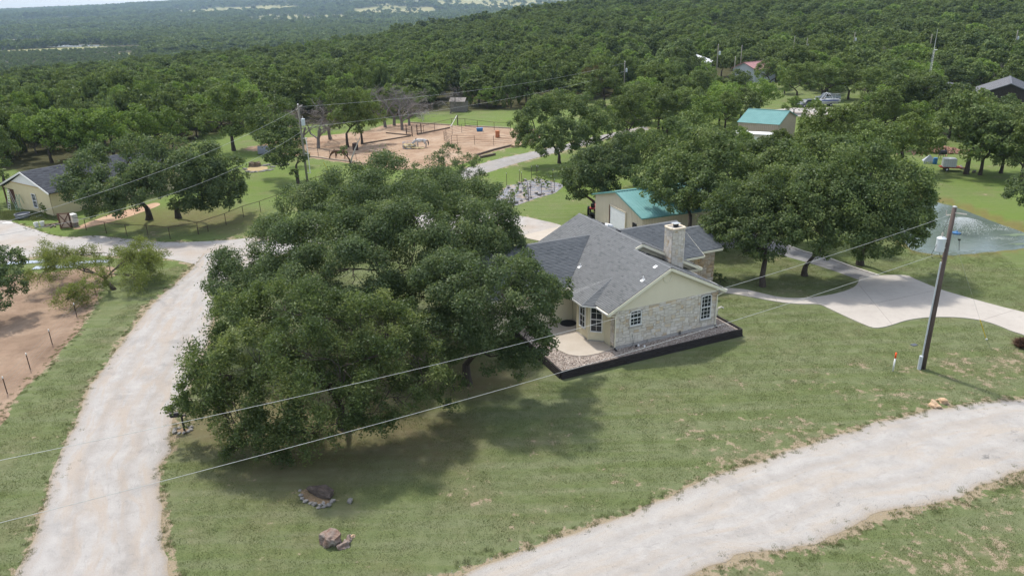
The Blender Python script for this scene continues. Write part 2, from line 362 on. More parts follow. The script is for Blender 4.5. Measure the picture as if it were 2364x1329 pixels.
# ---- pale gravel materials
def gravel_mat(name, base, light, tint, dark, strip=True, cracks=False):
    t = NT(name); P0 = t.pos()
    n2 = t.noise(P0, 0.9, 6, 0.65); n3 = t.noise(P0, 22, 4, 0.7); n1 = t.noise(P0, 0.2, 4)
    col = t.mix(t.ramp(n2, [(0.3, 0.0), (0.7, 1.0)]), base, light)
    if strip:
        sv = t.n('CombineXYZ'); t.put(sv.inputs[0], t.attr('across')); t.put(sv.inputs[1], t.math('MULTIPLY', t.attr('along'), 0.035))
        st = t.noise(sv.outputs[0], 7, 5, 0.6, 0.6)
        col = t.mix(t.ramp(st, [(0.45, 0.0), (0.62, 0.9)]), col, tint)
        wob = t.math('ADD', t.attr('across'), t.math('MULTIPLY', t.math('SUBTRACT', n1, .5), .22))
        trk = t.ramp(wob, [(.20, 0.0), (.28, 1.0), (.36, 0.1), (.62, 0.1), (.70, 1.0), (.80, 0.0)])
        col = t.mix(t.math('MULTIPLY', trk, t.ramp(n2, [(.25, .75), (.75, .25)])), col, t.mix(.5, tint, dark))
        sv2 = t.n('CombineXYZ'); t.put(sv2.inputs[0], t.math('MULTIPLY', t.attr('across'), 2.0)); t.put(sv2.inputs[1], t.math('MULTIPLY', t.attr('along'), 0.12))
        col = t.mix(t.ramp(t.noise(sv2.outputs[0], 9, 6, 0.7, 1.0), [(0.55, 0.0), (0.72, 0.5)]), col, dark)
        ed = t.math('ABSOLUTE', t.math('SUBTRACT', t.attr('across'), 0.5))
        ef = t.math('ADD', ed, t.math('MULTIPLY', n2, 0.25))
        col = t.mix(t.ramp(ef, [(0.50, 0.0), (0.60, 0.75)]), col, t.mix(n3, dark, tint)); col = t.mix(t.ramp(t.math('ADD', ed, t.math('MULTIPLY', n3, .12)), [(0.515, 0.0), (0.56, 0.8)]), col, (0.30, 0.24, 0.165))
    else:
        col = t.mix(t.ramp(n1, [(0.45, 0.0), (0.7, 0.8)]), col, tint)
    h = t.math('ADD', n3, t.math('MULTIPLY', n2, 2.0))
    if cracks:
        wv = t.n('CombineXYZ'); t.put(wv.inputs[0], t.math('ADD', t.math('MULTIPLY', t.attr('across'), 3.5), t.math('MULTIPLY', n2, 1.2))); t.put(wv.inputs[1], t.math('MULTIPLY', t.attr('along'), 0.14))
        vo = t.n('TexVoronoi', feature='DISTANCE_TO_EDGE'); t.put(vo.inputs['Vector'], wv.outputs[0]); vo.inputs['Scale'].default_value = 1.0
        ck = t.math('MULTIPLY', t.ramp(t.attr('across'), [(.3, .25), (.75, 1.0)]), t.ramp(vo.outputs['Distance'], [(0.0, 1.0), (0.012, 0.0)])); ck = t.math('MULTIPLY', ck, t.ramp(t.noise(P0, 0.33, 3), [(0.56, 0.0), (0.64, 0.8)]))
        col = t.mix(ck, col, tuple(c*0.38 for c in dark)); h = t.math('SUBTRACT', h, t.math('MULTIPLY', ck, 3.0))
    speck = t.noise(P0, 26, 4, 0.85); patch = t.noise(P0, 0.35, 5, 0.65, 0.5)
    col = t.mix(t.ramp(speck, [(0.34, 0.6), (0.46, 0.0)]), col, dark); col = t.mix(t.ramp(speck, [(0.55, 0.0), (0.68, 0.7)]), col, tuple(min(1, c*1.18) for c in light))
    col = t.mix(t.ramp(patch, [(0.55, 0.0), (0.70, 0.5)]), col, dark)
    h = t.math('ADD', h, t.math('MULTIPLY', speck, 1.5)); t.pbr(col, 0.95, t.bump(h, 0.5, 0.04), spec=0.1); return t.m
gravel_mat('lane_gravel', (0.325, 0.310, 0.293), (0.420, 0.400, 0.380), (0.370, 0.318, 0.268), (0.222, 0.214, 0.207), True, False)
gravel_mat('road_gravel', (0.335, 0.320, 0.300), (0.425, 0.405, 0.382), (0.385, 0.340, 0.290), (0.240, 0.231, 0.222), True, True)
gravel_mat('yard_gravel', (0.335, 0.318, 0.30), (0.43, 0.412, 0.392), (0.36, 0.30, 0.245), (0.25, 0.238, 0.228), False)
gravel_mat('grey_gravel', (0.20, 0.197, 0.195), (0.30, 0.295, 0.29), (0.25, 0.238, 0.225), (0.13, 0.13, 0.13), False)
gravel_mat('back_gravel', (0.245, 0.235, 0.225), (0.33, 0.318, 0.305), (0.30, 0.272, 0.24), (0.185, 0.18, 0.175), False)

def edge_noise(p, amp, seed, closed=False):
    """ragged outline: push the points sideways by summed noise"""
    rs = np.random.RandomState(seed); p = p.copy(); n = len(p)
    d = np.gradient(p[:, :2], axis=0); nl = np.stack([-d[:, 1], d[:, 0]], -1); nl /= np.maximum(np.linalg.norm(nl, axis=1, keepdims=True), 1e-6)
    w = np.zeros(n)
    for wl, a in ((90, 1.0), (31, 0.7), (11, 0.45), (4, 0.3)):
        k = rs.normal(0, 1, n//wl+3); w += a*np.interp(np.arange(n)/wl, np.arange(len(k)), k)
    if closed:
        e = min(20, n//4); ramp_ = np.ones(n); ramp_[:e] = np.linspace(0, 1, e); ramp_[-e:] = np.linspace(1, 0, e); w *= ramp_
    p[:, :2] += nl*(w*amp)[:, None]; return p
def strip_sheet(name, A, B_, z, mat, m=14, step=0.18, amp=0.09, seed=1, label=''):
    a = resample(A, step); n = len(a); b = resample(B_, step)
    t_ = np.linspace(0, 1, n); tb = np.linspace(0, 1, len(b)); b = np.stack([np.interp(t_, tb, b[:, k]) for k in range(3)], -1)
    al = np.r_[0, np.cumsum(np.linalg.norm(np.diff((a+b)/2, axis=0), axis=1))]
    a = edge_noise(a, amp, seed); b = edge_noise(b, amp, seed+1)
    u = np.linspace(0, 1, m+1); v = a[:, None]*(1-u)[None, :, None]+b[:, None]*u[None, :, None]; v[..., 2] = z+.05*(1-(2*u-1)**2)[None]-.022*np.exp(-((u-.3)/.07)**2)[None]-.022*np.exp(-((u-.7)/.07)**2)[None]+.012*np.random.RandomState(seed+5).rand(n, 1)*(4*u*(1-u))[None]
    i = np.arange(n*(m+1)).reshape(n, m+1)
    f = np.stack([i[:-1, :-1], i[1:, :-1], i[1:, 1:], i[:-1, 1:]], -1).reshape(-1, 4)
    me = np_mesh(name, v.reshape(-1, 3), f, MATS[mat], {'across': ('POINT', np.tile(u, (n, 1))), 'along': ('POINT', np.repeat(al[:, None], m+1, 1))})
    if me.polygons[0].normal.z < 0: me.flip_normals()
    return finish(bpy.data.objects.new(name, me), kind='structure', label=label)
def poly_sheet(name, poly, z, mat, amp=0.08, seed=1, label='', step=0.25, thick=0, smooth=True, kind='structure', **kw):
    p = np.vstack([poly, poly[:1]])
    if smooth: p = smooth_line(p, 300)
    p = resample(p, step)
    if amp: p = edge_noise(p, amp, seed, True)
    p = p[:-1]; bm = bmesh.new(); vs = [bm.verts.new((x, y, z)) for x, y, _ in p]
    es = [bm.edges.new((vs[i], vs[(i+1) % len(vs)])) for i in range(len(vs))]
    bmesh.ops.triangle_fill(bm, edges=es, use_beauty=True)
    bmesh.ops.recalc_face_normals(bm, faces=bm.faces[:])
    if bm.faces and sum(f.normal.z for f in bm.faces) < 0: bmesh.ops.reverse_faces(bm, faces=bm.faces[:])
    if thick:
        for e in es:
            if e.is_valid and len(e.link_faces) == 1:
                a, b = e.verts; c = bm.verts.new((b.co.x, b.co.y, z-thick)); d = bm.verts.new((a.co.x, a.co.y, z-thick))
                bm.faces.new((a, b, c, d))
    me = bpy.data.meshes.new(name); bm.to_mesh(me); bm.free(); me.materials.append(MATS[mat])
    return finish(bpy.data.objects.new(name, me), kind=kind, label=label, **kw)

def dirt_mat(name, a, b, c, d):
    t = NT(name); P0 = t.pos(); n1 = t.noise(P0, 0.25, 5, 0.6, 0.4); n2 = t.noise(P0, 1.6, 6, 0.7); n3 = t.noise(P0, 18, 4)
    col = t.ramp(n1, [(0.3, a), (0.5, b), (0.7, c)]); col = t.mix(t.ramp(n2, [(0.45, 0.0), (0.75, 0.7)]), col, d)
    t.pbr(col, 0.95, t.bump(t.math('ADD', n3, t.math('MULTIPLY', n2, 3.0)), 0.6, 0.05), spec=0.1)
dirt_mat('paddock_dirt', (0.17, 0.115, 0.08), (0.27, 0.19, 0.135), (0.34, 0.255, 0.185), (0.20, 0.145, 0.10))
dirt_mat('horse_dirt', (0.23, 0.145, 0.095), (0.345, 0.245, 0.168), (0.40, 0.305, 0.225), (0.205, 0.130, 0.085))
dirt_mat('path_dirt', (0.36, 0.23, 0.15), (0.46, 0.31, 0.21), (0.50, 0.36, 0.25), (0.33, 0.22, 0.15))
poly_sheet('dirt_paddock', paddock_poly, 0.004, 'paddock_dirt', 0.16, 3, 'bare reddish dirt paddock beside the gravel lane')
poly_sheet('horse_paddock', horse_poly, 0.004, 'horse_dirt', 0.15, 4, 'bare orange dirt of the horse paddock', 0.5)
poly_sheet('gravel_yard', yard_poly, 0.008, 'yard_gravel', 0.10, 5, 'pale gravel yard and track behind the big oak')
strip_sheet('gravel_lane', laneL, laneR, 0.014, 'lane_gravel', 16, 0.12, 0.12, 6, 'pale gravel lane curving past the big oak')
strip_sheet('gravel_road', roadT, roadB, 0.010, 'road_gravel', 16, 0.12, 0.13, 8, 'pale cracked gravel road along the front lawn')
strip_sheet('gravel_drive', smooth_line(gp(GDRIVE_L)), smooth_line(gp(GDRIVE_R)), 0.010, 'grey_gravel', 10, 0.3, 0.02, 10, 'grey gravel drive between the yard trees')
strip_sheet('back_lane', smooth_line(gp(BACK_T)), smooth_line(gp(BACK_B)), 0.008, 'back_gravel', 8, 0.4, 0.08, 12, 'grey lane beside the horse paddock')
poly_sheet('dirt_path', walk_poly, 0.006, 'path_dirt', 0.06, 13, 'reddish dirt path beside the yellow house')
poly_sheet('far_drive', fardrive_poly, 0.006, 'yard_gravel', 0.2, 14, 'pale gravel drive by the parked boat', 0.6)

t = NT('concrete'); P0 = t.pos(); n1 = t.noise(P0, 0.35, 5, 0.6); n3 = t.noise(P0, 30, 4)
col = t.mix(t.ramp(n1, [(0.3, 0.0), (0.7, 1.0)]), (0.385, 0.352, 0.315), (0.435, 0.402, 0.362)); col = t.mix(t.ramp(t.noise(P0, 2.2, 6, 0.7), [(0.5, 0.0), (0.75, 0.5)]), col, (0.30, 0.275, 0.25))  # stain mottle, strengthened so the colour also carries tree-shadow mottling
t.pbr(col, 0.9, t.bump(n3, 0.25, 0.01), spec=0.2)
poly_sheet('concrete_driveway', drive_poly, 0.05, 'concrete', 0, 1, 'pale concrete driveway and walk', 0.3, thick=0.1)
# kerb strips along the grey gravel drive and control joints in the concrete
simple('kerb_concrete', (0.50, 0.47, 0.43), rough=0.9)
kb = smooth_line(gp(GDRIVE_R)); m = MB(); kb = resample(kb, 1.2)
for a, b in zip(kb[:-1], kb[1:]): m.bar((a[0], a[1], 0.05), (b[0], b[1], 0.05), 0.16, 0.12)
m.build('drive_kerb', MATS['kerb_concrete'], kind='structure', label='low concrete kerb along the grey gravel drive')
simple('joint_dark', (0.22, 0.20, 0.18), rough=0.95)
def joint(pa, pb):
    a, b = G(*pa), G(*pb); MB().bar((a[0], a[1], 0.051), (b[0], b[1], 0.051), 0.025, 0.008).build('expansion_joint', MATS['joint_dark'], kind='structure', label='control joint in the concrete')
for pa, pb in [(c6(160, 722), c6(175, 756)), (c6(330, 757), c6(345, 788)), (c6(560, 765), c6(600, 803)), (c6(850, 650), c6(968, 632)), (c6(1600, 905), c6(1800, 842)), (c6(860, 820), c6(1340, 716)), (c6(1050, 930), c6(850, 690))]: joint(pa, pb)

# ---- pond and lake
t = NT('pond_water'); P0 = t.pos()
wv = t.noise(t.mapping(P0, (1, 1.6, 1)), 2.2, 5, 0.6, 0.5)
ft = G(2209, 532)
col = t.mix(t.ramp(t.noise(P0, 0.4, 4), [(0.3, 0.0), (0.7, 1.0)]), (0.095, 0.125, 0.105), (0.125, 0.155, 0.135))
t.pbr(col, 0.10, t.bump(wv, 0.22, 0.04), spec=0.5)
pc = pond_poly.mean(0); pond_out = pc+(pond_poly-pc)*(1+1.1/np.linalg.norm((pond_poly-pc)[:, :2], axis=1))[:, None]
poly_sheet('pond', pond_out, -0.33, 'pond_water', 0, 1, 'green grey pond with a fountain', 0.5)
t = NT('lake_water'); t.pbr((0.30, 0.32, 0.33), 0.15, None, spec=0.5)
poly_sheet('lake', LAKE, LAKE_Z, 'lake_water', 0, 1, 'pale far lake in the valley', 20, smooth=False)
# ================================================================== MAIN HOUSE  (local axes: a along the stone gable, b to the back, z from the floor)
HZ = 0.5
HO = G(1418.5, 806, HZ); _A = G(1652, 752, HZ)-HO; HROT = math.atan2(_A[1], _A[0])
HA = np.array([math.cos(HROT), math.sin(HROT), 0]); HB = np.array([-math.sin(HROT), math.cos(HROT), 0])
def hw(a, b, z=0): return HO+HA*a+HB*b+np.array([0, 0, z])
rng = random.Random(11)
t = NT('wall_stone'); v = t.coord(); r = t.rnd()
stone_ramp = [(0.0, (0.54, 0.475, 0.39)), (0.22, (0.66, 0.61, 0.535)), (0.45, (0.61, 0.565, 0.50)), (0.62, (0.70, 0.65, 0.58)), (0.8, (0.57, 0.52, 0.45)), (0.93, (0.64, 0.53, 0.38)), (1.0, (0.47, 0.36, 0.25))]
P0 = t.pos(); col = t.ramp(r, stone_ramp); col = t.mix(t.ramp(t.noise(P0, 5, 5, 0.7), [(0.45, 0.0), (0.75, 0.45)]), col, (0.47, 0.40, 0.32)); col = t.mix(t.ramp(t.noise(P0, 1.1, 3), [(0.6, 0.0), (0.75, 0.3)]), col, (0.58, 0.46, 0.31))
t.pbr(col, 0.92, t.bump(t.noise(P0, 28, 5, 0.7), 0.5, 0.02), spec=0.15)
t = NT('wing_stone'); P0 = t.pos(); r = t.attr('tone')
col = t.ramp(r, [(0.0, (0.36, 0.25, 0.15)), (0.3, (0.46, 0.36, 0.25)), (0.6, (0.50, 0.44, 0.36)), (0.85, (0.42, 0.30, 0.18)), (1, (0.48, 0.42, 0.34))]); col = t.mix(t.ramp(t.noise(P0, 1.0, 4), [(0.5, 0.0), (0.7, 0.6)]), col, (0.46, 0.30, 0.14))
t.pbr(col, 0.92, t.bump(t.noise(P0, 28, 5, 0.7), 0.5, 0.02), spec=0.15)
simple('mortar', (0.37, 0.34, 0.30), (0.43, 0.40, 0.355), 3, 0.95)
simple('chimney_mortar', (0.36, 0.335, 0.31), (0.44, 0.41, 0.38), 3, 0.95)
simple('cream_siding', (0.68, 0.62, 0.47), (0.71, 0.65, 0.50), 1.5, 0.7, 0.05)
simple('cream_trim', (0.72, 0.68, 0.54), (0.75, 0.71, 0.57), 2, 0.6, 0.05)
simple('bay_paint', (0.66, 0.60, 0.43), (0.69, 0.63, 0.46), 2, 0.65, 0.05)
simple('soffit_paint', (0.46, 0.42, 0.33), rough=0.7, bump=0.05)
simple('white_vinyl', (0.72, 0.72, 0.70), (0.78, 0.78, 0.76), 3, 0.45, 0.0)
simple('foundation', (0.30, 0.285, 0.27), (0.38, 0.36, 0.34), 3, 0.95)
t = NT('window_glass'); t.pbr((0.02, 0.026, 0.03), 0.08, t.bump(t.noise(t.coord(), 1.5, 2), 0.04, 0.02), spec=0.35)
simple('blind', (0.45, 0.46, 0.45), (0.6, 0.6, 0.58), 4, 0.8, 0.1, stretch=(0.2, 0.2, 12))
simple('black_metal', (0.018, 0.018, 0.02), rough=0.5, bump=0.05)
simple('lead_white', (0.70, 0.70, 0.70), rough=0.5, bump=0.05)
simple('galvanised', (0.46, 0.47, 0.48), (0.56, 0.57, 0.58), 5, 0.4, 0.1, metal=0.6)
t = NT('shingle'); P0 = t.pos(); tone = t.attr('tone')
col = t.ramp(tone, [(0.0, (0.122, 0.128, 0.133)), (0.15, (0.160, 0.167, 0.172)), (0.8, (0.176, 0.183, 0.189)), (1.0, (0.194, 0.201, 0.207))])
col = t.mix(t.ramp(t.noise(P0, 0.5, 5), [(0.4, 0.0), (0.75, 0.3)]), col, (0.235, 0.24, 0.245))
t.pbr(col, 0.9, t.bump(t.noise(P0, 60, 3), 0.5, 0.01), spec=0.25)
t = NT('dark_shingle'); tone = t.attr('tone')
t.pbr(t.ramp(tone, [(0.0, (0.065, 0.068, 0.078)), (0.5, (0.088, 0.092, 0.104)), (1.0, (0.115, 0.120, 0.132))]), 0.9, t.bump(t.noise(t.pos(), 60, 3), 0.5, 0.01), spec=0.25)

def shingles(poly, e0, e1, mat, parent, name='shingles', expo=0.148, tw=0.32, lift=0.014, seed=1, base=0.035):
    """courses of tabs on a planar roof polygon; e0-e1 is its eave line"""
    rs = random.Random(seed); P = [Vector(p) for p in poly]; e0 = Vector(e0); u = (Vector(e1)-e0).normalized()
    n = geometry.normal(P); n = n if n.z > 0 else -n; v = n.cross(u)
    if v.z < 0: v = -v
    uv = [((p-e0).dot(u), (p-e0).dot(v)) for p in P]
    vmax = max(q[1] for q in uv); vmin = min(q[1] for q in uv); vs = []; fs = []; tn = []
    k = 0; y = vmin
    while y < vmax-0.03:
        ym = y+expo*0.5; xs = []
        for i in range(len(uv)):
            (x0, y0), (x1, y1) = uv[i], uv[(i+1) % len(uv)]
            if (y0 > ym) != (y1 > ym): xs.append(x0+(ym-y0)*(x1-x0)/(y1-y0))
        xs.sort()
        for xa, xb in zip(xs[::2], xs[1::2]):
            x = xa-rs.uniform(0, tw)
            while x < xb:
                w = tw*rs.choice((0.7, 1.0, 1.0, 1.25)); a = max(x, xa); b = min(x+w, xb); x += w
                if b-a < 0.03: continue
                l = lift*rs.choice((0.6, 1.0, 1.5)); yt = min(y+expo*1.15, vmax)
                q = [e0+u*a+v*y+n*base, e0+u*b+v*y+n*base, e0+u*b+v*y+n*(base+l), e0+u*a+v*y+n*(base+l), e0+u*b+v*yt+n*(base+0.002), e0+u*a+v*yt+n*(base+0.002)]
                i = len(vs); vs += q; fs += [(i, i+1, i+2, i+3), (i+3, i+2, i+4, i+5)]; tn += [rs.random()]*6
        y += expo; k += 1
    me = np_mesh(name, [tuple(p) for p in vs], fs, MATS[mat], {'tone': ('POINT', tn)})
    return finish(bpy.data.objects.new(name, me), parent, kind='stuff')
def ridge_caps(pts, mat, parent, w=0.3, seg=0.3, up=0.05, name='ridge_cap'):
    m = MB(); a = Vector(pts[0]); b = Vector(pts[1]); d = (b-a); L = d.length; d.normalize(); s = d.cross(Vector((0, 0, 1))).normalized(); k = int(L/seg)
    for i in range(k):
        p = a+d*(L*i/k); q_ = a+d*(L*(i+1)/k+0.02); h = Vector((0, 0, 1)); dr = -w/2*0.45
        A = [p+h*(up+0.012)-s*w/2+h*dr, p+h*(up+0.02), p+h*(up+0.012)+s*w/2+h*dr, q_+h*up-s*w/2+h*dr, q_+h*(up+0.004), q_+h*up+s*w/2+h*dr]
        m.add(A, [(0, 1, 4, 3), (1, 2, 5, 4)])
    o = m.build(name, MATS[mat], parent); me = o.data; at = me.attributes.new('tone', 'FLOAT', 'POINT'); at.data.foreach_set('value', np.random.RandomState(3).uniform(0.2, 0.8, len(me.vertices)).astype(np.float32)); return o

house = empty('stone_house', HO, HROT, 'single storey limestone house with grey shingle roof and stone chimney', 'house')
PITCHR = 0.5
EA = 2.9; zL = lambda a: EA+(a+0.73)*PITCHR            # left slope
RA, RZ = 4.2, zL(4.2); MA, MZ = 4.88, zL(4.88)
zR = lambda a: RZ-(a-RA)*PITCHR; zM = lambda a: MZ-(a-MA)*PITCHR
eR = RA+(RZ-EA)/PITCHR; eM = MA+(MZ-EA)/PITCHR
BW = 9.85; zw = EA+(BW-5.43)*PITCHR
slopes = [
 ('left', [(-.73, -.3), (RA, -.3), (RA, 4.25), (MA, 4.25), (MA, 13.85), (-.3, 13.85), (3.69, 9.85), (-.73, 5.43)], zL, None, ((-.73, -.3), (-.73, 5.43))),
 ('front_right', [(RA, -.3), (eR, -.3), (eR, 4.6), (RA, 4.6)], zR, None, ((eR, -.3), (eR, 4.6))),
 ('main_right', [(MA, 4.25), (eM, 4.25), (eM, 6.56), (6.55, 10.5), (9.9, 13.85), (MA, 13.85)], zM, None, ((eM, 4.25), (eM, 6.56))),
 ('wing_near', [(-7.2, 5.43), (-.73, 5.43), (3.69, 9.85), (-7.2, 9.85)], None, lambda b: EA+(b-5.43)*PITCHR, ((-7.2, 5.43), (-.73, 5.43))),
 ('wing_far', [(-7.2, 9.85), (3.69, 9.85), (-.3, 13.85), (-.73, 14.27), (-7.2, 14.27)], None, lambda b: zw-(b-BW)*PITCHR, ((-7.2, 14.27), (-.73, 14.27))),
 ('rear_near', [(6.55, 10.5), (10.49, 6.56), (12.5, 6.56), (12.5, 10.5)], None, lambda b: EA+(b-6.56)*PITCHR, ((10.49, 6.56), (12.5, 6.56))),
 ('rear_far', [(6.55, 10.5), (12.5, 10.5), (12.5, 14.44), (10.49, 14.44)], None, lambda b: EA+(14.44-b)*PITCHR, ((10.49, 14.44), (12.5, 14.44))),
 ('end_near', [(12.52, 7.42), (15.1, 7.42), (15.1, 10.1), (12.52, 10.1)], None, lambda b: EA+(b-7.42)*PITCHR, ((12.52, 7.42), (15.1, 7.42))),
 ('end_far', [(12.52, 10.1), (15.1, 10.1), (15.1, 12.78), (12.52, 12.78)], None, lambda b: EA+(12.78-b)*PITCHR, ((12.52, 12.78), (15.1, 12.78)))]
roof = empty('roof', parent=house)
for i, (nm, ab, za, zb_, ev) in enumerate(slopes):
    h = (lambda a, b: za(a)) if za else (lambda a, b: zb_(b))
    poly = [(a, b, h(a, b)) for a, b in ab]
    o = MB().slab(poly, 0.09).build('roof_deck', MATS['dark_shingle'], roof)
    shingles(poly, (*ev[0], h(*ev[0])), (*ev[1], h(*ev[1])), 'shingle', roof, seed=20+i)
for p in [((RA, -.3, RZ), (RA, 4.25, RZ)), ((MA, 4.25, MZ), (MA, 13.85, MZ)), ((-7.2, BW, zw), (3.6, BW, zw)), ((6.6, 10.5, 4.87), (12.5, 10.5, 4.87)), ((12.52, 10.1, 4.24), (15.1, 10.1, 4.24))]: ridge_caps(p, 'shingle', roof)
# bay roof: hip over the bay window
bp = [(-.7, 4.95), (-1.42, 3.85), (-1.46, 2.05), (-.66, 1.3)]; bt = (1.5, 2.95, zL(1.5)+0.02); bz = EA-0.08
bi = [(-.2, 4.9, zL(-.2)), (0.6, 1.9, zL(.6))]
b3 = [(x, y, bz) for x, y in bp]
faces = [[b3[0], b3[1], bt], [b3[1], b3[2], bt], [b3[2], b3[3], bt]]
for i, f_ in enumerate(faces):
    MB().slab(f_, 0.06).build('roof_deck', MATS['dark_shingle'], roof); shingles(f_, f_[0], f_[1], 'shingle', roof, seed=40+i)
ridge_caps((b3[1], bt), 'shingle', roof, 0.22); ridge_caps((b3[2], bt), 'shingle', roof, 0.22)
# fascia, gutters, rakes
for p, q_ in [((-.76, -.3, EA-.09), (-.76, 1.25, EA-.09)), ((-.76, 4.95, EA-.09), (-.76, 5.4, EA-.09)), ((eR+.03, -.3, EA-.09), (eR+.03, 4.2, EA-.09)), ((eM+.03, 4.25, EA-.09), (eM+.03, 6.5, EA-.09)), ((-7.2, 5.40, EA-.09), (-.78, 5.40, EA-.09)), ((10.5, 6.53, EA-.09), (12.5, 6.53, EA-.09)), ((12.55, 7.39, EA-.09), (15.1, 7.39, EA-.09))]: MB().bar(p, q_, .05, .17).build('fascia', MATS['cream_trim'], house)
for (p, q_) in zip(bp[:-1], bp[1:]): MB().bar((*p, bz-.05), (*q_, bz-.05), .09, .11).build('gutter', MATS['white_vinyl'], house)
MB().bar((-.80, -.28, EA-.07), (-.80, 1.2, EA-.07), .10, .11).build('gutter', MATS['white_vinyl'], house)
MB().bar((eR+.09, -.28, EA-.07), (eR+.09, 4.2, EA-.07), .10, .11).build('gutter', MATS['white_vinyl'], house)
def rake(p, q_): MB().bar(p, q_, .05, .2).build('rake_board', MATS['cream_trim'], house)
rake((-.74, -.32, EA-.11), (RA, -.32, RZ-.1)); rake((RA, -.32, RZ-.1), (eR, -.32, EA-.11)); rake((MA-.62, 4.23, zL(MA-.62)-.02), (MA, 4.23, MZ-.1)); rake((MA, 4.23, MZ-.1), (eM, 4.23, EA-.11))
rake((12.52, 6.5, EA-.11), (12.52, 10.5, 4.76)); rake((15.12, 7.4, EA-.11), (15.12, 10.1, 4.13)); rake((-7.22, 5.43, EA-.11), (-7.22, 9.85, zw-.1))
# soffits (undersides of the gable overhang and returns)
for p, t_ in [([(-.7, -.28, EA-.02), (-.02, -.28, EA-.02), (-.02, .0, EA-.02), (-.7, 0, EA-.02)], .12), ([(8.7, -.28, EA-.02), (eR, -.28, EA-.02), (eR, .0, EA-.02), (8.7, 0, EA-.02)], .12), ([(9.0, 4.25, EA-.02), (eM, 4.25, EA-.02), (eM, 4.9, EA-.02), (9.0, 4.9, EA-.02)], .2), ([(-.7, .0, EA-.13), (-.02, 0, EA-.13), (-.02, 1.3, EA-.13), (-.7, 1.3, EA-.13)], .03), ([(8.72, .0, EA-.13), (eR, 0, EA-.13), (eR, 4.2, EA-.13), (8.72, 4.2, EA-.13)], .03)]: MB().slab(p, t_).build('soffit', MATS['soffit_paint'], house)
# stone gable wall core + individual stones
WT = 2.8
core = MB(); core.add([(0, .08, -.1), (8.68, .08, -.1), (8.68, .08, WT), (0, .08, WT), (0, .3, -.1), (8.68, .3, -.1), (8.68, .3, WT), (0, .3, WT)], [(0, 1, 2, 3), (7, 6, 5, 4), (1, 5, 6, 2), (4, 0, 3, 7), (3, 2, 6, 7)])
gable = core.build('gable_wall', MATS['mortar'], house)
MB().box((4.34, .04, .03), (8.78, .2, .3)).build('foundation', MATS['foundation'], house)
wins = [(1.2, 2.14, 1.47, 2.62, 3), (7.22, 8.14, .74, 2.64, 3)]
def bevel_stone(name, mat, seed):
    rs = random.Random(seed); bm = bmesh.new(); bmesh.ops.create_cube(bm, size=1)
    for v in bm.verts: v.co += Vector((rs.uniform(-.04, .04), 0, rs.uniform(-.05, .05)))
    bmesh.ops.bevel(bm, geom=[e for e in bm.edges if abs(e.verts[0].co.y+.5)+abs(e.verts[1].co.y+.5) < .01], offset=.07, segments=1, affect='EDGES')
    me = bpy.data.meshes.new(name); bm.to_mesh(me); bm.free(); me.materials.append(MATS[mat]); return me
STONES = [bevel_stone('stone', 'wall_stone', i) for i in range(7)]
def pack(w, h, cw, chh, holes, rs, sizes):
    nx, ny = int(round(w/cw)), int(round(h/chh)); g = np.zeros((ny, nx), bool); out = []
    for (x0, x1, y0, y1) in holes: g[max(0, int(round(y0/chh))):int(round(y1/chh)), max(0, int(round(x0/cw))):int(round(x1/cw))] = True
    for j in range(ny):
        for i in range(nx):
            if g[j, i]: continue
            sw, sh = rs.choice(sizes)
            while sh > 1 and (j+sh > ny or g[j:j+sh, i].any()): sh -= 1
            k = 1
            while k < sw and i+k < nx and not g[j:j+sh, i+k].any(): k += 1
            g[j:j+sh, i:i+k] = True; out.append((i*w/nx, j*h/ny, k*w/nx, sh*h/ny))
    return out
SZ = [(4, 2), (5, 2), (3, 2), (4, 3), (3, 3), (5, 3), (6, 2), (4, 1), (5, 1), (2, 2), (3, 4)]
for (x, z, w_, h_) in pack(8.68, WT-.18, .1085, .1048, [(a0-.02, a1+.02, z0-.26, z1-.16) for a0, a1, z0, z1, _ in wins], rng, SZ):
    link_mesh('stone', rng.choice(STONES), gable, (x+w_/2, .045+rng.uniform(-.012, .012), .18+z+h_/2), (0, 0, rng.choice((0, 0))), (w_-.022, .1, h_-.022))
# return of stone on the left corner
for (y, z, w_, h_) in pack(.42, WT-.2, .21, .2, [], rng, [(1, 1), (2, 1)]):
    link_mesh('stone', rng.choice(STONES), gable, (-.0, .12+y+w_/2, .18+z+h_/2), (0, 0, -math.pi/2), (w_-.02, .1, h_-.022))
for (y, z, w_, h_) in pack(4.0, WT-.2, .4, .26, [], rng, [(1, 1), (2, 1)]):
    if y < 0.5: link_mesh('stone', rng.choice(STONES), gable, (8.70, .12+y+w_/2, .18+z+h_/2), (0, 0, math.pi/2), (w_-.02, .1, h_-.022))
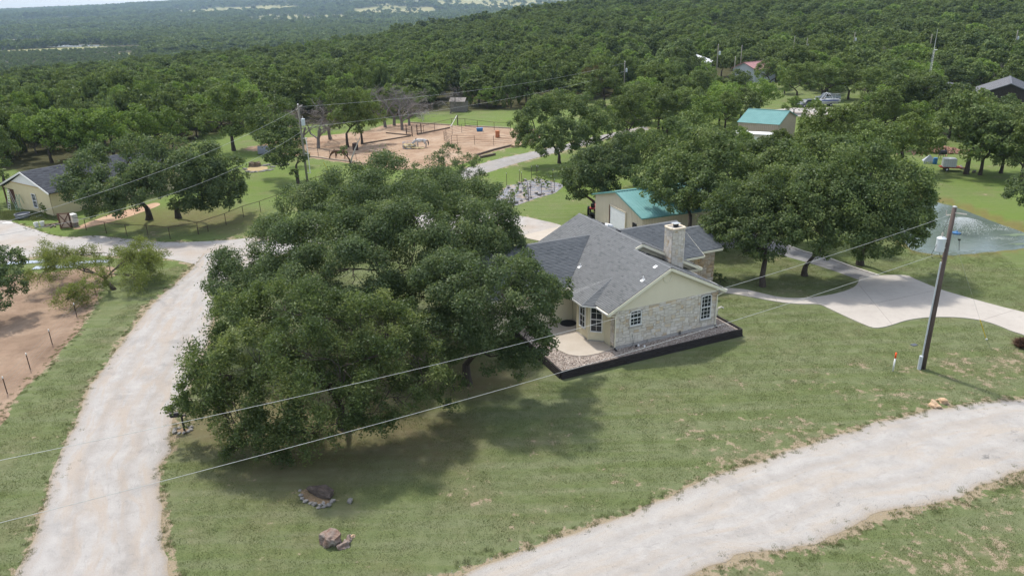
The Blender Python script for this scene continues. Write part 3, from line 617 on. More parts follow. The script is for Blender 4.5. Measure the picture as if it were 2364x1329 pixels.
# gable siding boards
gs = empty('gable_siding', parent=house); z = WT; k = 0
while z < RZ-.25:
    z1 = min(z+.2, RZ-.2); f0 = lambda zz: -.5+(zz-EA)/PITCHR-.1; x0, x1 = max(0, f0(z)), min(8.68, 2*RA-f0(z)); y0, y1 = max(0, f0(z1)), min(8.68, 2*RA-f0(z1))
    if y1-y0 > .1:
        MB().add([(x0, .0, z), (x1, .0, z), (y1, .025, z1), (y0, .025, z1), (x0, .09, z), (x1, .09, z)], [(0, 1, 2, 3), (0, 4, 5, 1)]).build('siding_board', MATS['cream_siding'], gs)
    z = z1
m = MB(); m.add([(0, .1, WT-.05), (8.68, .1, WT-.05), (RA, .1, RZ-.1)], [(0, 1, 2)]); m.build('gable_sheathing', MATS['cream_siding'], house)
vr = MB(); seg = 20
for k in range(seg):
    a0, a1 = 2*math.pi*k/seg, 2*math.pi*(k+1)/seg; vr.bar((4.14+.33*math.cos(a0), -.01, 4.58+.33*math.sin(a0)), (4.14+.33*math.cos(a1), -.01, 4.58+.33*math.sin(a1)), .05, .05, (0, 1, 0))
vo = vr.build('gable_vent', MATS['cream_trim'], house)
md = MB(); md.lathe([(.3, 0), (.3, .02)], n=20); d = md.build('vent_disc', MATS['cream_siding'], vo); d.rotation_euler = (math.pi/2, 0, 0); d.location = (4.14, .03, 4.58)
# windows
def window(parent, W_, H_, arch=0.0, nx=3, ny=4, sash=0.5, loc=(0, 0, 0), rz=0, blind=True, name='window'):
    """outside face towards -y, origin at sill centre"""
    w = empty(name, loc, rz, parent=parent); fw = .055
    def top(x): return H_-arch+arch*math.sqrt(max(0, 1-(2*x/W_)**2)) if arch else H_
    fr = MB()
    fr.bar((-W_/2+fw/2, 0, 0), (-W_/2+fw/2, 0, top(W_/2*.98)), fw, .09, (0, 1, 0)); fr.bar((W_/2-fw/2, 0, 0), (W_/2-fw/2, 0, top(W_/2*.98)), fw, .09, (0, 1, 0)); fr.bar((-W_/2, -.01, 0.03), (W_/2, -.01, .03), .12, .06)
    xs = np.linspace(-W_/2, W_/2, 13 if arch else 2)
    for x0, x1 in zip(xs[:-1], xs[1:]): fr.bar((x0, 0, top(x0)-.03), (x1, 0, top(x1)-.03), .09, fw, (0, 0, 1))
    fr.bar((-W_/2, -.005, H_*sash), (W_/2, -.005, H_*sash), .07, .05)
    fr.build('frame', MATS['white_vinyl'], w)
    mu = MB()
    for i in range(1, nx): x = -W_/2+W_*i/nx; mu.bar((x, .012, .05), (x, .012, top(x)-.03), .022, .02, (0, 1, 0))
    for j in range(1, ny):
        zz = H_*j/ny
        if abs(zz-H_*sash) > .05: mu.bar((-W_/2+fw, .012, zz), (W_/2-fw, .012, zz), .02, .022)
    mu.build('muntins', MATS['white_vinyl'], w)
    pts = [(-W_/2+.02, .03, .02), (W_/2-.02, .03, .02)]+[(x, .03, top(x)-.02) for x in xs[::-1]*.96]
    MB().add(pts, [tuple(range(len(pts)))]).build('pane', MATS['window_glass'], w)
    return w
for a0, a1, z0, z1, nx in wins:
    window(house, a1-a0, z1-z0, .14, 3, 4 if z1-z0 < 1.5 else 6, .5, ((a0+a1)/2, .03, z0))
    MB().box(((a0+a1)/2, .02, z0-.06), (a1-a0+.22, .18, .1)).build('window_sill', MATS['mortar'], house)
# left wall, bay, wing wall
def wallseg(name, p, q_, z0, z1, mat, parent, th=.12):
    p = Vector((*p, 0)); q_ = Vector((*q_, 0)); d = (q_-p).normalized(); n = Vector((d.y, -d.x, 0))
    return MB().add([p+Vector((0, 0, z0)), q_+Vector((0, 0, z0)), q_+Vector((0, 0, z1)), p+Vector((0, 0, z1)), p-n*th+Vector((0, 0, z0)), q_-n*th+Vector((0, 0, z0)), q_-n*th+Vector((0, 0, z1)), p-n*th+Vector((0, 0, z1))],
                    [(0, 1, 2, 3), (7, 6, 5, 4), (1, 5, 6, 2), (4, 0, 3, 7), (3, 2, 6, 7)]).build(name, MATS[mat], parent)
wallseg('wall', (0, 6.0), (0, .55), -.1, EA-.1, 'bay_paint', house); wallseg('wall', (-6.7, 6.0), (-.02, 6.0), -.1, EA-.1, 'bay_paint', house)
wallseg('wall', (-6.7, 13.7), (-6.7, 6.02), -.1, EA-.1, 'bay_paint', house); wallseg('wall', (8.68, .3), (8.68, 7.2), -.1, EA-.1, 'cream_siding', house)
bay = empty('bay_window', parent=house); bc = [(0, 4.5), (-.87, 3.68), (-.88, 2.12), (0, 1.38)]
for p, q_ in zip(bc[:-1], bc[1:]):
    wallseg('bay_wall', p, q_, -.1, EA-.14, 'bay_paint', bay); mid = ((p[0]+q_[0])/2, (p[1]+q_[1])/2); an = math.atan2(q_[1]-p[1], q_[0]-p[0]); d = Vector((q_[0]-p[0], q_[1]-p[1])).length
    nn = Vector((math.sin(an), -math.cos(an)))*.055
    window(bay, .86, 1.92, 0, 2, 4, .5, (mid[0]+nn.x, mid[1]+nn.y, .72), an)
    m = MB(); m.bar((p[0]+nn.x, p[1]+nn.y, .02), (q_[0]+nn.x, q_[1]+nn.y, .02), .06, .1); m.build('base_board', MATS['foundation'], bay)
for p in bc[1:3]: MB().bar((p[0]-.02, p[1], -.05), (p[0]-.02, p[1], EA-.14), .1, .1, (0, 1, 0)).build('corner_board', MATS['bay_paint'], bay)
# upper gable wall and dormer infill
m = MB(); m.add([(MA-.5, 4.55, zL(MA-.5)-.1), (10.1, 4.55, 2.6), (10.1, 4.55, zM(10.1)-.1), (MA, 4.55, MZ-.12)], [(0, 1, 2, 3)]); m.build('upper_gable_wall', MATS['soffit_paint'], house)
wallseg('wall', (9.95, 4.6), (9.95, 7.1), -.1, EA-.12, 'cream_siding', house)
# rear wing walls with rough stone courses
def stone_wall(p, q_, z0, z1, seed, holes=()):
    wallseg('rear_wall', p, q_, z0, z1, 'mortar', house); p = Vector((*p, 0)); q_ = Vector((*q_, 0)); d = (q_-p).normalized(); n = Vector((d.y, -d.x, 0)); L = (q_-p).length; rs = random.Random(seed)
    vs = []; fs = []; tn = []
    for (x, z, w_, h_) in pack(L, z1-z0, .13, .12, holes, rs, SZ):
        y = rs.uniform(.03, .06); c = [p+d*(x+.01), p+d*(x+w_-.01)]; i = len(vs); zz = (z0+z+.01, z0+z+h_-.01)
        vs += [c[0]+Vector((0, 0, zz[0])), c[1]+Vector((0, 0, zz[0])), c[1]+Vector((0, 0, zz[1])), c[0]+Vector((0, 0, zz[1]))]
        vs += [c[0]+d*.015+n*y+Vector((0, 0, zz[0]+.012)), c[1]-d*.015+n*y+Vector((0, 0, zz[0]+.012)), c[1]-d*.015+n*y+Vector((0, 0, zz[1]-.012)), c[0]+d*.015+n*y+Vector((0, 0, zz[1]-.012))]
        fs += [(i+4, i+5, i+6, i+7), (i, i+1, i+5, i+4), (i+1, i+2, i+6, i+5), (i+2, i+3, i+7, i+6), (i+3, i, i+4, i+7)]; tn += [rs.random()]*8
    finish(bpy.data.objects.new('stone_courses', np_mesh('stone_courses', [tuple(v) for v in vs], fs, MATS['wing_stone'], {'tone': ('POINT', tn)})), house, kind='stuff')
stone_wall((10.0, 7.1), (12.3, 7.1), -.3, EA-.12, 5, [(.9, 1.6, 1.5, 2.9)]); stone_wall((12.3, 7.95), (14.75, 7.95), -.4, EA-.12, 6); stone_wall((14.75, 7.95), (14.75, 12.3), -.4, EA-.12, 7); stone_wall((12.3, 7.1), (12.3, 7.95), -.3, EA-.12, 9)
window(house, .62, .95, 0, 2, 3, .5, (11.25, 7.05, 1.25), 0)
wallseg('rear_wall', (14.75, 12.3), (6, 13.9), -.3, EA-.12, 'cream_siding', house); wallseg('rear_wall', (6, 13.6), (-6.7, 13.7), -.3, EA-.12, 'cream_siding', house)
m = MB(); m.add([(14.76, 7.95, EA-.12), (14.76, 12.3, EA-.12), (14.76, 10.1, 4.1)], [(0, 1, 2)]); m.add([(12.3, 7.1, EA-.12), (12.3, 14, EA-.12), (12.3, 10.5, 4.75)], [(0, 1, 2)]); m.add([(-.2, 13.5, EA-.1), (10, 13.5, EA-.1), (MA, 13.5, MZ-.1)], [(0, 1, 2)]); m.add([(-6.7, 6, EA-.12), (-6.7, 13.7, EA-.12), (-6.7, BW, zw-.1)], [(2, 1, 0)]); m.build('gable_infill', MATS['cream_siding'], house)
# chimney
ch = empty('chimney', (0, 0, 0), 0, parent=house); ca0, ca1, cb0, cb1, cz0, cz1 = 7.0, 8.1, 3.55, 4.5, 2.9, 6.62
MB().box(((ca0+ca1)/2, (cb0+cb1)/2, (cz0+cz1)/2), (ca1-ca0, cb1-cb0, cz1-cz0)).build('chimney_core', MATS['chimney_mortar'], ch)
SC2 = [(2, 1), (3, 1), (2, 2), (3, 2), (4, 1), (2, 3)]
for (x, z, w_, h_) in pack(1.1, 3.3, .11, .12, [], rng, SC2): link_mesh('stone', rng.choice(STONES), ch, (ca0+x+w_/2, cb0-.005, 3.32+z+h_/2), (0, 0, 0), (w_-.02, .09, h_-.02))
for (x, z, w_, h_) in pack(.95, 2.8, .11, .12, [], rng, SC2): link_mesh('stone', rng.choice(STONES), ch, (ca0-.005, cb0+x+w_/2, 3.82+z+h_/2), (0, 0, -math.pi/2), (w_-.02, .09, h_-.02))
for (x, z, w_, h_) in pack(.95, 3.3, .24, .3, [], rng, [(2, 1), (1, 1)]): link_mesh('stone', rng.choice(STONES), ch, (ca1+.005, cb0+x+w_/2, 3.32+z+h_/2), (0, 0, math.pi/2), (w_-.02, .09, h_-.02))
m = MB()
for i in range(4): m.box((ca0-.02+(i+.5)*(1.14/4), cb0-.04, cz1+.06), (1.14/4-.015, .2, .14)); m.box((ca0-.02+(i+.5)*(1.14/4), cb1+.04, cz1+.06), (1.14/4-.015, .2, .14))
for i in range(3): m.box((ca0-.02, cb0+.08+(i+.5)*(.8/3), cz1+.06), (.2, .8/3-.015, .13)); m.box((ca1+.02, cb0+.08+(i+.5)*(.8/3), cz1+.06), (.2, .8/3-.015, .13))
m.build('cap_stones', MATS['wall_stone'], ch, bevel=.015)
MB().box((7.55, 4.02, cz1+.03), (.9, .75, .12)).build('mortar_crown', MATS['foundation'], ch)
m = MB(); m.lathe([(.2, 0), (.2, .22)], (7.6, 4.03, cz1+.08), 12); fl = m.build('flue', MATS['black_metal'], ch)
MB().box((7.6, 4.03, cz1+.36), (.62, .5, .03), 0, 0, .05).box((7.6, 4.03, cz1+.345), (.5, .4, .03), .0, .05).build('flue_cap', MATS['galvanised'], ch)
m = MB(); m.bar((6.9, 3.45, zR(6.9)+.06), (8.3, 3.45, zR(8.3)+.06), .2, .03); m.bar((6.88, 3.5, zR(6.88)+.06), (6.88, 4.5, zR(6.88)+.06), .2, .03); m.build('flashing', MATS['black_metal'], ch)
# roof vents
for a, b, h_ in [(1.0, 6.73, .28), (2.47, .5, .3), (3.75, .9, .12)]:
    z = zL(a); o = MB().lathe([(.035, 0), (.035, h_)], (a, b, z), 10).build('vent_pipe', MATS['lead_white'], roof); MB().box((a-.05, b, z+.03), (.3, .26, .015), 0, 0, -.46).lathe([(.08, -.02), (.045, .1)], (a, b, z+.04), 10).build('vent_collar', MATS['lead_white'], o)
def boxvent(a, b, zf, s, mat='black_metal'): MB().box((a, b, zf(a)+.1), (.34, .34, .14), 0, 0, s*.46, .8).build('roof_vent', MATS[mat], roof)
for b in (8.2, 10.4, 12.6): boxvent(5.25, b, zM, 1)
boxvent(4.6, 3.3, zR, 1); MB().box((5.4, 9.9, zM(5.4)+.2), (.5, .45, .16), 0, 0, .3).build('roof_vent', MATS['lead_white'], roof)
# downspouts
for a, s, x2 in ((-.02, -1, -.76), (8.55, 1, 9.1)):
    m = MB(); y = -.08 if s > 0 else -.06
    m.tube([(x2, -.2, EA-.12), (x2, -.2, EA-.2), (a, y, EA-.42), (a, y, .14)], .05, 6); d = m.build('downspout', MATS['cream_trim'], house)
    MB().tube([(a, y, .16), (a, y-.04, .05), (a+.03, y-.22, -.02)], .06, 6).build('elbow', MATS['black_metal'], d)
m = MB(); m.tube([(1.35, -.06, .9), (1.35, -.1, .86), (1.42, -.12, .5), (1.45, -.12, .2), (1.3, -.2, .02), (1.0, -.3, .02)], .015, 5); m.build('supply_cable', MATS['black_metal'], house)
for x in (5.35, 5.45): MB().tube([(x, -.1, .0), (x, -.1, .32)], .022, 5).build('riser_pipe', MATS['black_metal'], house)
MB().tube([(2.6, -.12, 0), (2.6, -.12, .28)], .015, 5).build('riser_pipe', MATS['black_metal'], house)

# ---- terrace: gravel bed, patio, retaining wall of dark timbers
simple('creosote_timber', (0.016, 0.0135, 0.014), (0.042, 0.035, 0.033), 5, 0.85, 0.5, 30, stretch=(0.3, 4, 4), dist=0.02)
t = NT('river_gravel'); P0 = t.pos(); vo = t.n('TexVoronoi'); t.put(vo.inputs['Vector'], P0); vo.inputs['Scale'].default_value = 16
sep = t.n('SeparateColor'); t.put(sep.inputs[0], vo.outputs['Color'])
col = t.ramp(sep.outputs[0], [(0, (0.20, 0.16, 0.135)), (.4, (0.30, 0.25, 0.215)), (.7, (0.38, 0.325, 0.285)), (1, (0.46, 0.41, 0.365))])
t.pbr(col, .9, t.bump(vo.outputs['Distance'], -.8, .04), spec=.2)
t = NT('pebble'); t.pbr(t.ramp(t.attr('tone'), [(0, (0.20, 0.155, 0.13)), (.4, (0.34, 0.28, 0.24)), (.75, (0.44, 0.38, 0.33)), (1, (0.56, 0.50, 0.45))]), .85, None, spec=.2)
bed = [(-4.9, -1.2), (9.8, -1.2), (9.8, 2.4), (8.6, 2.4), (8.6, .05), (-.1, .05), (-.1, 6), (-4.9, 6)]
MB().prism([hw(a, b)[:2] for a, b in bed], .1, HZ-.03).build('gravel_bed', MATS['river_gravel'], kind='structure', label='river gravel bed around the house')
rs = np.random.RandomState(5); n = 6500; pa = rs.uniform(-4.85, 9.75, n); pb = rs.uniform(-1.15, 2.3, n)
ok = inpoly(pa, pb, bed); patio = [(-.1, .1), (-1.34, -.06), (-2.2, .0), (-2.75, .2), (-3.25, .75), (-3.5, 1.6), (-3.5, 2.6), (-3.3, 3.6), (-3.3, 5.9), (-.05, 5.9), (-.05, .1)]
ok &= ~inpoly(pa, pb, patio); pa = pa[ok]; pb = pb[ok]; n = len(pa)
octv = np.array([[1, 0, 0], [-1, 0, 0], [0, 1, 0], [0, -1, 0], [0, 0, 1], [0, 0, -1]]); octf = np.array([[0, 2, 4], [2, 1, 4], [1, 3, 4], [3, 0, 4], [2, 0, 5], [1, 2, 5], [3, 1, 5], [0, 3, 5]])
base = np.stack([hw(a, b, -.02) for a, b in zip(pa, pb)]); sz = rs.uniform(.025, .06, (n, 1, 1))*rs.uniform(.6, 1.3, (n, 1, 3)); th = rs.uniform(0, 6.28, n)
ov = octv[None]*sz; ovx = ov[..., 0]*np.cos(th)[:, None]-ov[..., 1]*np.sin(th)[:, None]; ovy = ov[..., 0]*np.sin(th)[:, None]+ov[..., 1]*np.cos(th)[:, None]
pv = np.stack([ovx, ovy, ov[..., 2]], -1)+base[:, None]; pf = (octf[None]+6*np.arange(n)[:, None, None]).reshape(-1, 3)
finish(bpy.data.objects.new('pebbles', np_mesh('pebbles', pv.reshape(-1, 3), pf, MATS['pebble'], {'tone': ('POINT', np.repeat(rs.uniform(0, 1, n), 6))})), kind='stuff', label='loose tan river pebbles in the bed along the stone gable', cat='pebbles')
simple('patio_concrete', (0.40, 0.35, 0.29), (0.445, 0.395, 0.335), 1.2, .9, .15, 40)
MB().prism([hw(a, b)[:2] for a, b in patio[::-1]], .1, HZ+.02).build('patio', MATS['patio_concrete'], kind='structure', label='tan concrete patio by the bay window')
rw = empty('retaining_wall', hw(-4.9, -1.4, -HZ), HROT, 'low black timber retaining wall holding the gravel bed', 'retaining wall')
def timber_run(p, q_, n, courses, parent):
    p = Vector(p); q_ = Vector(q_); d = q_-p
    for c in range(courses):
        off = (c % 2)*.5; cuts = [0]+[min(1, (i+off)/n) for i in range(1 if not off else 0, n+1)]; cuts = sorted(set([round(max(0, x), 3) for x in cuts]+[0, 1]))
        for s0, s1 in zip(cuts[:-1], cuts[1:]):
            if s1-s0 < .02: continue
            a = p+d*s0; b = p+d*s1; nn = Vector((-d.y, d.x, 0)).normalized()*(c*.018+rng.uniform(-.012, .012)); z = c*.138+.07
            u = d.normalized()*.008
            MB().bar((a+nn+u).to_tuple()[:2]+(z,), (b+nn-u).to_tuple()[:2]+(z+rng.uniform(-.004, .004),), .14, .132).build('timber', MATS['creosote_timber'], parent, bevel=.012)
timber_run((0, 0, 0), (14.9, 0, 0), 6, 4, rw)
timber_run((14.9, .15, 0), (14.9, 3.9, 0), 2, 4, rw); timber_run((0, 7.2, 0), (0, .15, 0), 3, 4, rw)
# fire mat on the patio, little fixtures in the bed
simple('black_mat', (0.02, 0.02, 0.021), rough=.95)
MB().lathe([(.0, 0), (.62, 0), (.62, .02), (.0, .022)], n=24).build('round_mat', MATS['black_mat'], loc=hw(-.75, 5.35, .025), label='round black mat on the patio near the bay window', cat='mat')
for k, (a, b, c) in enumerate([(1.55, -.35, 'black spout pipe'), (1.75, -.32, 'white cleanout cap'), (2.05, -.6, 'small white cleanout cap further from the wall')]):
    mt = MATS['black_metal'] if k == 0 else MATS['lead_white']
    MB().lathe([(.06, 0), (.07, .06), (.075, .13), (.05, .16)], n=10).build('cleanout_pipe', mt, loc=hw(a, b, -.03), label=c+' standing in the river gravel bed', cat='pipe')
simple('hose_pot', (0.5, 0.47, 0.42))
MB().tube([hw(10.4, 2.0, .0-HZ)+np.array([0, 0, 0.0]), hw(10.4, 2.0, .1), hw(10.5, 1.95, .35), hw(10.7, 1.9, .42), hw(10.9, 1.9, .3)], .07, 7).build('drain_pipe', MATS['hose_pot'], label='curved pale pipe standing by the walk at the house corner', cat='pipe')
# ================================================================== OTHER BUILDINGS
simple('tan_metal', (0.53, 0.47, 0.37), (0.56, 0.50, 0.40), 1, .55, .03); simple('rib_tan', (0.40, 0.335, 0.24), rough=.55, bump=.03)
simple('pinkish_metal', (0.44, 0.36, 0.29), (0.46, 0.385, 0.31), 1, .6, .03)
simple('teal_metal', (0.085, 0.225, 0.215), (0.115, 0.265, 0.255), .8, .5, .03, spec=.4)
simple('white_door', (0.66, 0.67, 0.69), (0.72, 0.73, 0.75), 2, .5, .03)
simple('brown_trim', (0.10, 0.055, 0.035), rough=.7); simple('dark_opening', (0.012, 0.012, 0.014), rough=.9)
simple('yellow_siding', (0.56, 0.48, 0.29), (0.60, 0.52, 0.32), 1, .7, .05); simple('white_paint', (0.66, 0.65, 0.62), rough=.6, bump=.05)
simple('weathered_wood', (0.16, 0.14, 0.125), (0.28, 0.26, 0.24), 4, .9, .5, 30, stretch=(6, 6, .5)); simple('red_wood', (0.115, 0.055, 0.038), (0.17, 0.085, 0.06), 5, .85, .4, 25, stretch=(6, 6, .5))
simple('dark_roof_metal', (0.09, 0.095, 0.11), (0.12, 0.125, 0.14), 2, .6, .03, spec=.25); simple('dark_wall', (0.035, 0.028, 0.025), rough=.8)
simple('red_roof', (0.30, 0.14, 0.14), (0.34, 0.18, 0.18), 2, .6, .05); simple('grey_metal', (0.36, 0.38, 0.42), rough=.5, bump=.03); simple('white_roof', (0.70, 0.70, 0.70), (0.76, 0.76, 0.76), 2, .5, .05)
def lerp(a, b, s): return tuple(x+(y-x)*s for x, y in zip(a, b))
def ribbed(parent, o, u, v, L, h0, hs, mat, name, pw=.92, ribs=3, rib=.035):
    """vertical ribbed sheets: origin o, along u for L, rising along v; hs(x) is the height at x"""
    o = Vector(o); u = Vector(u); v = Vector(v); n = u.cross(v).normalized(); k = max(1, round(L/pw)); w = L/k
    for i in range(k):
        m = MB(); xs = [i*w]
        prof = [(i*w, 0)]
        for j in range(ribs):
            c = i*w+w*(j+.5)/ribs; prof += [(c-.055, 0), (c-.025, rib), (c+.025, rib), (c+.055, 0)]
        prof.append(((i+1)*w, 0)); vs = []
        for x, d in prof: vs += [o+u*x+v*h0+n*d, o+u*x+v*hs(x)+n*d]
        m.add(vs, [(2*j, 2*j+2, 2*j+3, 2*j+1) for j in range(len(prof)-1)]); m.build(name, MATS[mat], parent)
def gable_building(name, loc, rz, w, L, eave, ridge, rx, wall, roofm, label, over=.25, zb=0, cat='building', le=None, wallname='wall_sheet', roofname='roof_sheet', rib=.03, front_hole=None):
    """front gable on local y=0 facing -y; ridge at x=rx"""
    b = empty(name, (loc[0], loc[1], zb), rz, label, cat); le = le or eave
    hs = lambda x: le+(ridge-le)*x/rx if x < rx else eave+(ridge-eave)*(w-x)/(w-rx)
    ribbed(b, (0, 0, 0), (1, 0, 0), (0, 0, 1), w, 0, lambda x: hs(x)-.02, wall, wallname, rib=rib)
    ribbed(b, (w, 0, 0), (0, 1, 0), (0, 0, 1), L, 0, lambda x: eave-.02, wall, wallname, rib=rib)
    ribbed(b, (0, L, 0), (0, -1, 0), (0, 0, 1), L, 0, lambda x: le-.02, wall, wallname, rib=rib)
    ribbed(b, (w, L, 0), (-1, 0, 0), (0, 0, 1), w, 0, lambda x: hs(w-x)-.02, wall, wallname, rib=rib)
    s1 = (ridge-eave)/(w-rx); s2 = (ridge-le)/rx; l1 = math.hypot(w-rx+over, (w-rx+over)*s1); l2 = math.hypot(rx+over, (rx+over)*s2)
    ribbed(b, (w+over, -over, eave-over*s1+.05), (0, 1, 0), (-(w-rx+over)/l1, 0, (w-rx+over)*s1/l1), L+2*over, 0, lambda x: l1, roofm, roofname, rib=rib)
    ribbed(b, (-over, L+over, le-over*s2+.05), (0, -1, 0), ((rx+over)/l2, 0, (rx+over)*s2/l2), L+2*over, 0, lambda x: l2, roofm, roofname, rib=rib)
    MB().bar((rx, -over, ridge+.07), (rx, L+over, ridge+.07), .4, .03).build('ridge_cap', MATS[roofm], b)
    m = MB(); m.bar((-over, -over-.01, le-over*s2), (rx, -over-.01, ridge), .03, .16); m.bar((rx, -over-.01, ridge), (w+over, -over-.01, eave-over*s1), .03, .16); m.bar((w+over+.01, -over, eave-over*s1), (w+over+.01, L+over, eave-over*s1), .05, .12); m.build('trim', MATS[roofm], b)
    return b, hs
# workshop behind the house
BL = G(1374.9, 447, 3.6); BR = G(1485, 501.2, 3.6); brz = math.atan2(BR[1]-BL[1], BR[0]-BL[0]); bw = float(np.linalg.norm(BR-BL))
barn, hs = gable_building('workshop', (BL[0], BL[1]), brz, bw, 12.5, 3.6, 4.95, bw*.49, 'tan_metal', 'teal_metal', 'tan metal workshop with teal roof and white roller door behind the stone house', .3)
bx = np.array([math.cos(brz), math.sin(brz), 0]); bn = np.array([math.sin(brz), -math.cos(brz), 0])
def on_front(px, py): p = onplane(px, py, BL, bn); return float((p-BL)@bx), float(p[2])
c5b = lambda x, y: (1350+x/5.111, 400+y/5.111)
dl, dt = on_front(*c5b(312, 330)); dr, dt2 = on_front(*c5b(490, 405)); dt = 3.15
door = empty('roller_door', parent=barn); n = 5
for k in range(n): MB().box(((dl+dr)/2, -.07, .02+(k+.5)*dt/n), (dr-dl, .05, dt/n-.015)).build('door_panel', MATS['white_door'], door, bevel=.01)
MB().bar((dl-.1, -.08, 0), (dl-.1, -.08, dt+.1), .16, .12, (0, 1, 0)).build('door_jamb', MATS['brown_trim'], barn); MB().bar((dr+.08, -.08, 0), (dr+.08, -.08, dt+.1), .1, .12, (0, 1, 0)).bar((dl-.1, -.08, dt+.06), (dr+.1, -.08, dt+.06), .1, .12).build('door_frame', MATS['tan_metal'], barn)
wl, wt = on_front(*c5b(570, 570)); wr, _ = on_front(*c5b(617, 590)); MB().box(((wl+wr)/2, -.06, wt-.55), (wr-wl, .06, 1.0)).build('window', MATS['dark_opening'], barn)
# second tan building far right
p_m = G(*(1680+648/5.537, 180+598/5.537), 3.6); p_r = G(*(1680+878/5.537, 180+487/5.537), 3.6); rz2 = math.atan2(p_r[1]-p_m[1], p_r[0]-p_m[0]); w2 = float(np.linalg.norm(p_r-p_m))
gable_building('metal_shed', (p_m[0], p_m[1]), rz2, w2, 6.6, 3.6, 5.1, w2/2, 'pinkish_metal', 'teal_metal', 'tan metal shed with bright teal roof far beyond the house', .2)
# travel trailer in front of it
pt = G(1738, 347); tr = empty('travel_trailer', (pt[0], pt[1], 0), math.radians(-25), 'cream travel trailer with white roof parked among trees below the teal shed', 'trailer')
simple('trailer_cream', (0.52, 0.46, 0.36), rough=.5, bump=.03)
MB().box((0, 0, 1.6), (6.4, 2.4, 2.2)).build('body', MATS['trailer_cream'], tr, bevel=.12); MB().box((0, 0, 2.76), (6.5, 2.5, .1)).build('roof', MATS['white_roof'], tr, bevel=.04)
for x in (-2.2, -1.0, 1.6): MB().box((x, -1.22, 1.85), (.75, .05, .7)).build('window', MATS['window_glass'], tr)
MB().box((.5, -1.22, 1.45), (.7, .05, 1.8)).build('door', MATS['white_paint'], tr); MB().box((-1.5, 0, 2.95), (.8, .7, .3)).build('air_conditioner', MATS['white_roof'], tr, bevel=.05)
for x in (-.5, .45):
    for s in (-1, 1):
        o = MB().lathe([(.33, -.1), (.35, 0), (.33, .1)], n=14).build('wheel', MATS['black_metal'], tr); o.location = (x, s*1.1, .35); o.rotation_euler = (math.pi/2, 0, 0)
# yellow house by the gravel yard
YB0 = G(*c3(430, 800)); YB1 = G(*c3(940, 930)); yrz = math.atan2(YB1[1]-YB0[1], YB1[0]-YB0[0])
yh = empty('yellow_house', YB0, yrz, 'yellow lap sided house with dark shingle roof at the gravel yard', 'house')
yr, yz = 1.35, 5.0; yzr = lambda u: yz-(u-yr)*.325; yzl = lambda u: yz-(yr-u)*.345
yroof = empty('roof', parent=yh)
for i, (P_, e) in enumerate([([(yr, -.25, yz), (7.5, -.25, yzr(7.5)), (7.5, 18, yzr(7.5)), (yr, 18, yz)], ((7.5, -.25, yzr(7.5)), (7.5, 18, yzr(7.5)))), ([(yr, -.25, yz), (-6.0, -.25, yzl(-6)), (-6.0, 18, yzl(-6)), (yr, 18, yz)], ((-6, -.25, yzl(-6)), (-6, 18, yzl(-6))))]):
    MB().slab(P_, .1).build('roof_deck', MATS['dark_shingle'], yroof); shingles(P_, e[0], e[1], 'dark_shingle', yroof, seed=60+i, expo=.2, tw=.5)
ridge_caps(((yr, -.25, yz), (yr, 18, yz)), 'dark_shingle', yroof)
MB().box((-.3, 1.6, yzl(-.3)+.12), (.9, .9, .1), 0, 0, -.33).build('skylight', MATS['white_roof'], yroof)
m = MB(); m.bar((-6, -.28, yzl(-6)-.08), (yr, -.28, yz-.06), .05, .2); m.bar((yr, -.28, yz-.06), (7.5, -.28, yzr(7.5)-.08), .05, .2); m.build('rake_board', MATS['white_paint'], yh)
sdg = empty('front_wall', parent=yh); z = 0
while z < 3.35:
    x0 = -2.15 if z < 2.2 else -5.5; zz = z+.2; x1 = 6.9
    if yzr(x1) < zz+.25: x1 = yr+(yz-zz-.25)/.325
    if x0 < -2.15 and yzl(x0) < zz+.3: x0 = yr-(yz-zz-.3)/.345
    MB().add([(x0, -.03, z), (x1, -.03, z), (x1, 0, zz), (x0, 0, zz), (x0, .1, z), (x1, .1, z)], [(0, 1, 2, 3), (0, 4, 5, 1)]).build('siding_board', MATS['yellow_siding'], sdg); z = zz
m = MB(); m.add([(-2.3, 0, 3.4), (5.9, 0, 3.4), (yr, 0, yz-.15)], [(0, 1, 2)]); m.build('gable_panel', MATS['white_paint'], yh)
m = MB(); m.box((1.8, -.05, 3.38), (8.4, .06, .1)); m.build('belt_board', simple('belt_tan', (0.40, 0.29, 0.13)), yh)
wallseg('side_wall', (-2.15, 17.5), (-2.15, 0.05), 0, 3.2, 'yellow_siding', yh); wallseg('side_wall', (6.9, .05), (6.9, 17.5), 0, 3.0, 'yellow_siding', yh); wallseg('back_wall', (6.9, 17.5), (-2.15, 17.5), 0, 3.0, 'yellow_siding', yh)
MB().add([(-2.2, .05, 2.2), (-2.2, 17.5, 2.2), (yr, 17.5, yz-.2), (yr, .05, yz-.2)], [(0, 1, 2, 3)]).build('porch_ceiling', MATS['white_paint'], yh)
for y in (.2, 6, 12): MB().bar((-5.4, y, 0), (-5.4, y, yzl(-5.4)-.15), .16, .16, (0, 1, 0)).build('porch_post', MATS['red_wood'], yh)
window(yh, .98, 1.78, 0, 2, 4, .5, (3.05, -.10, .68), 0)
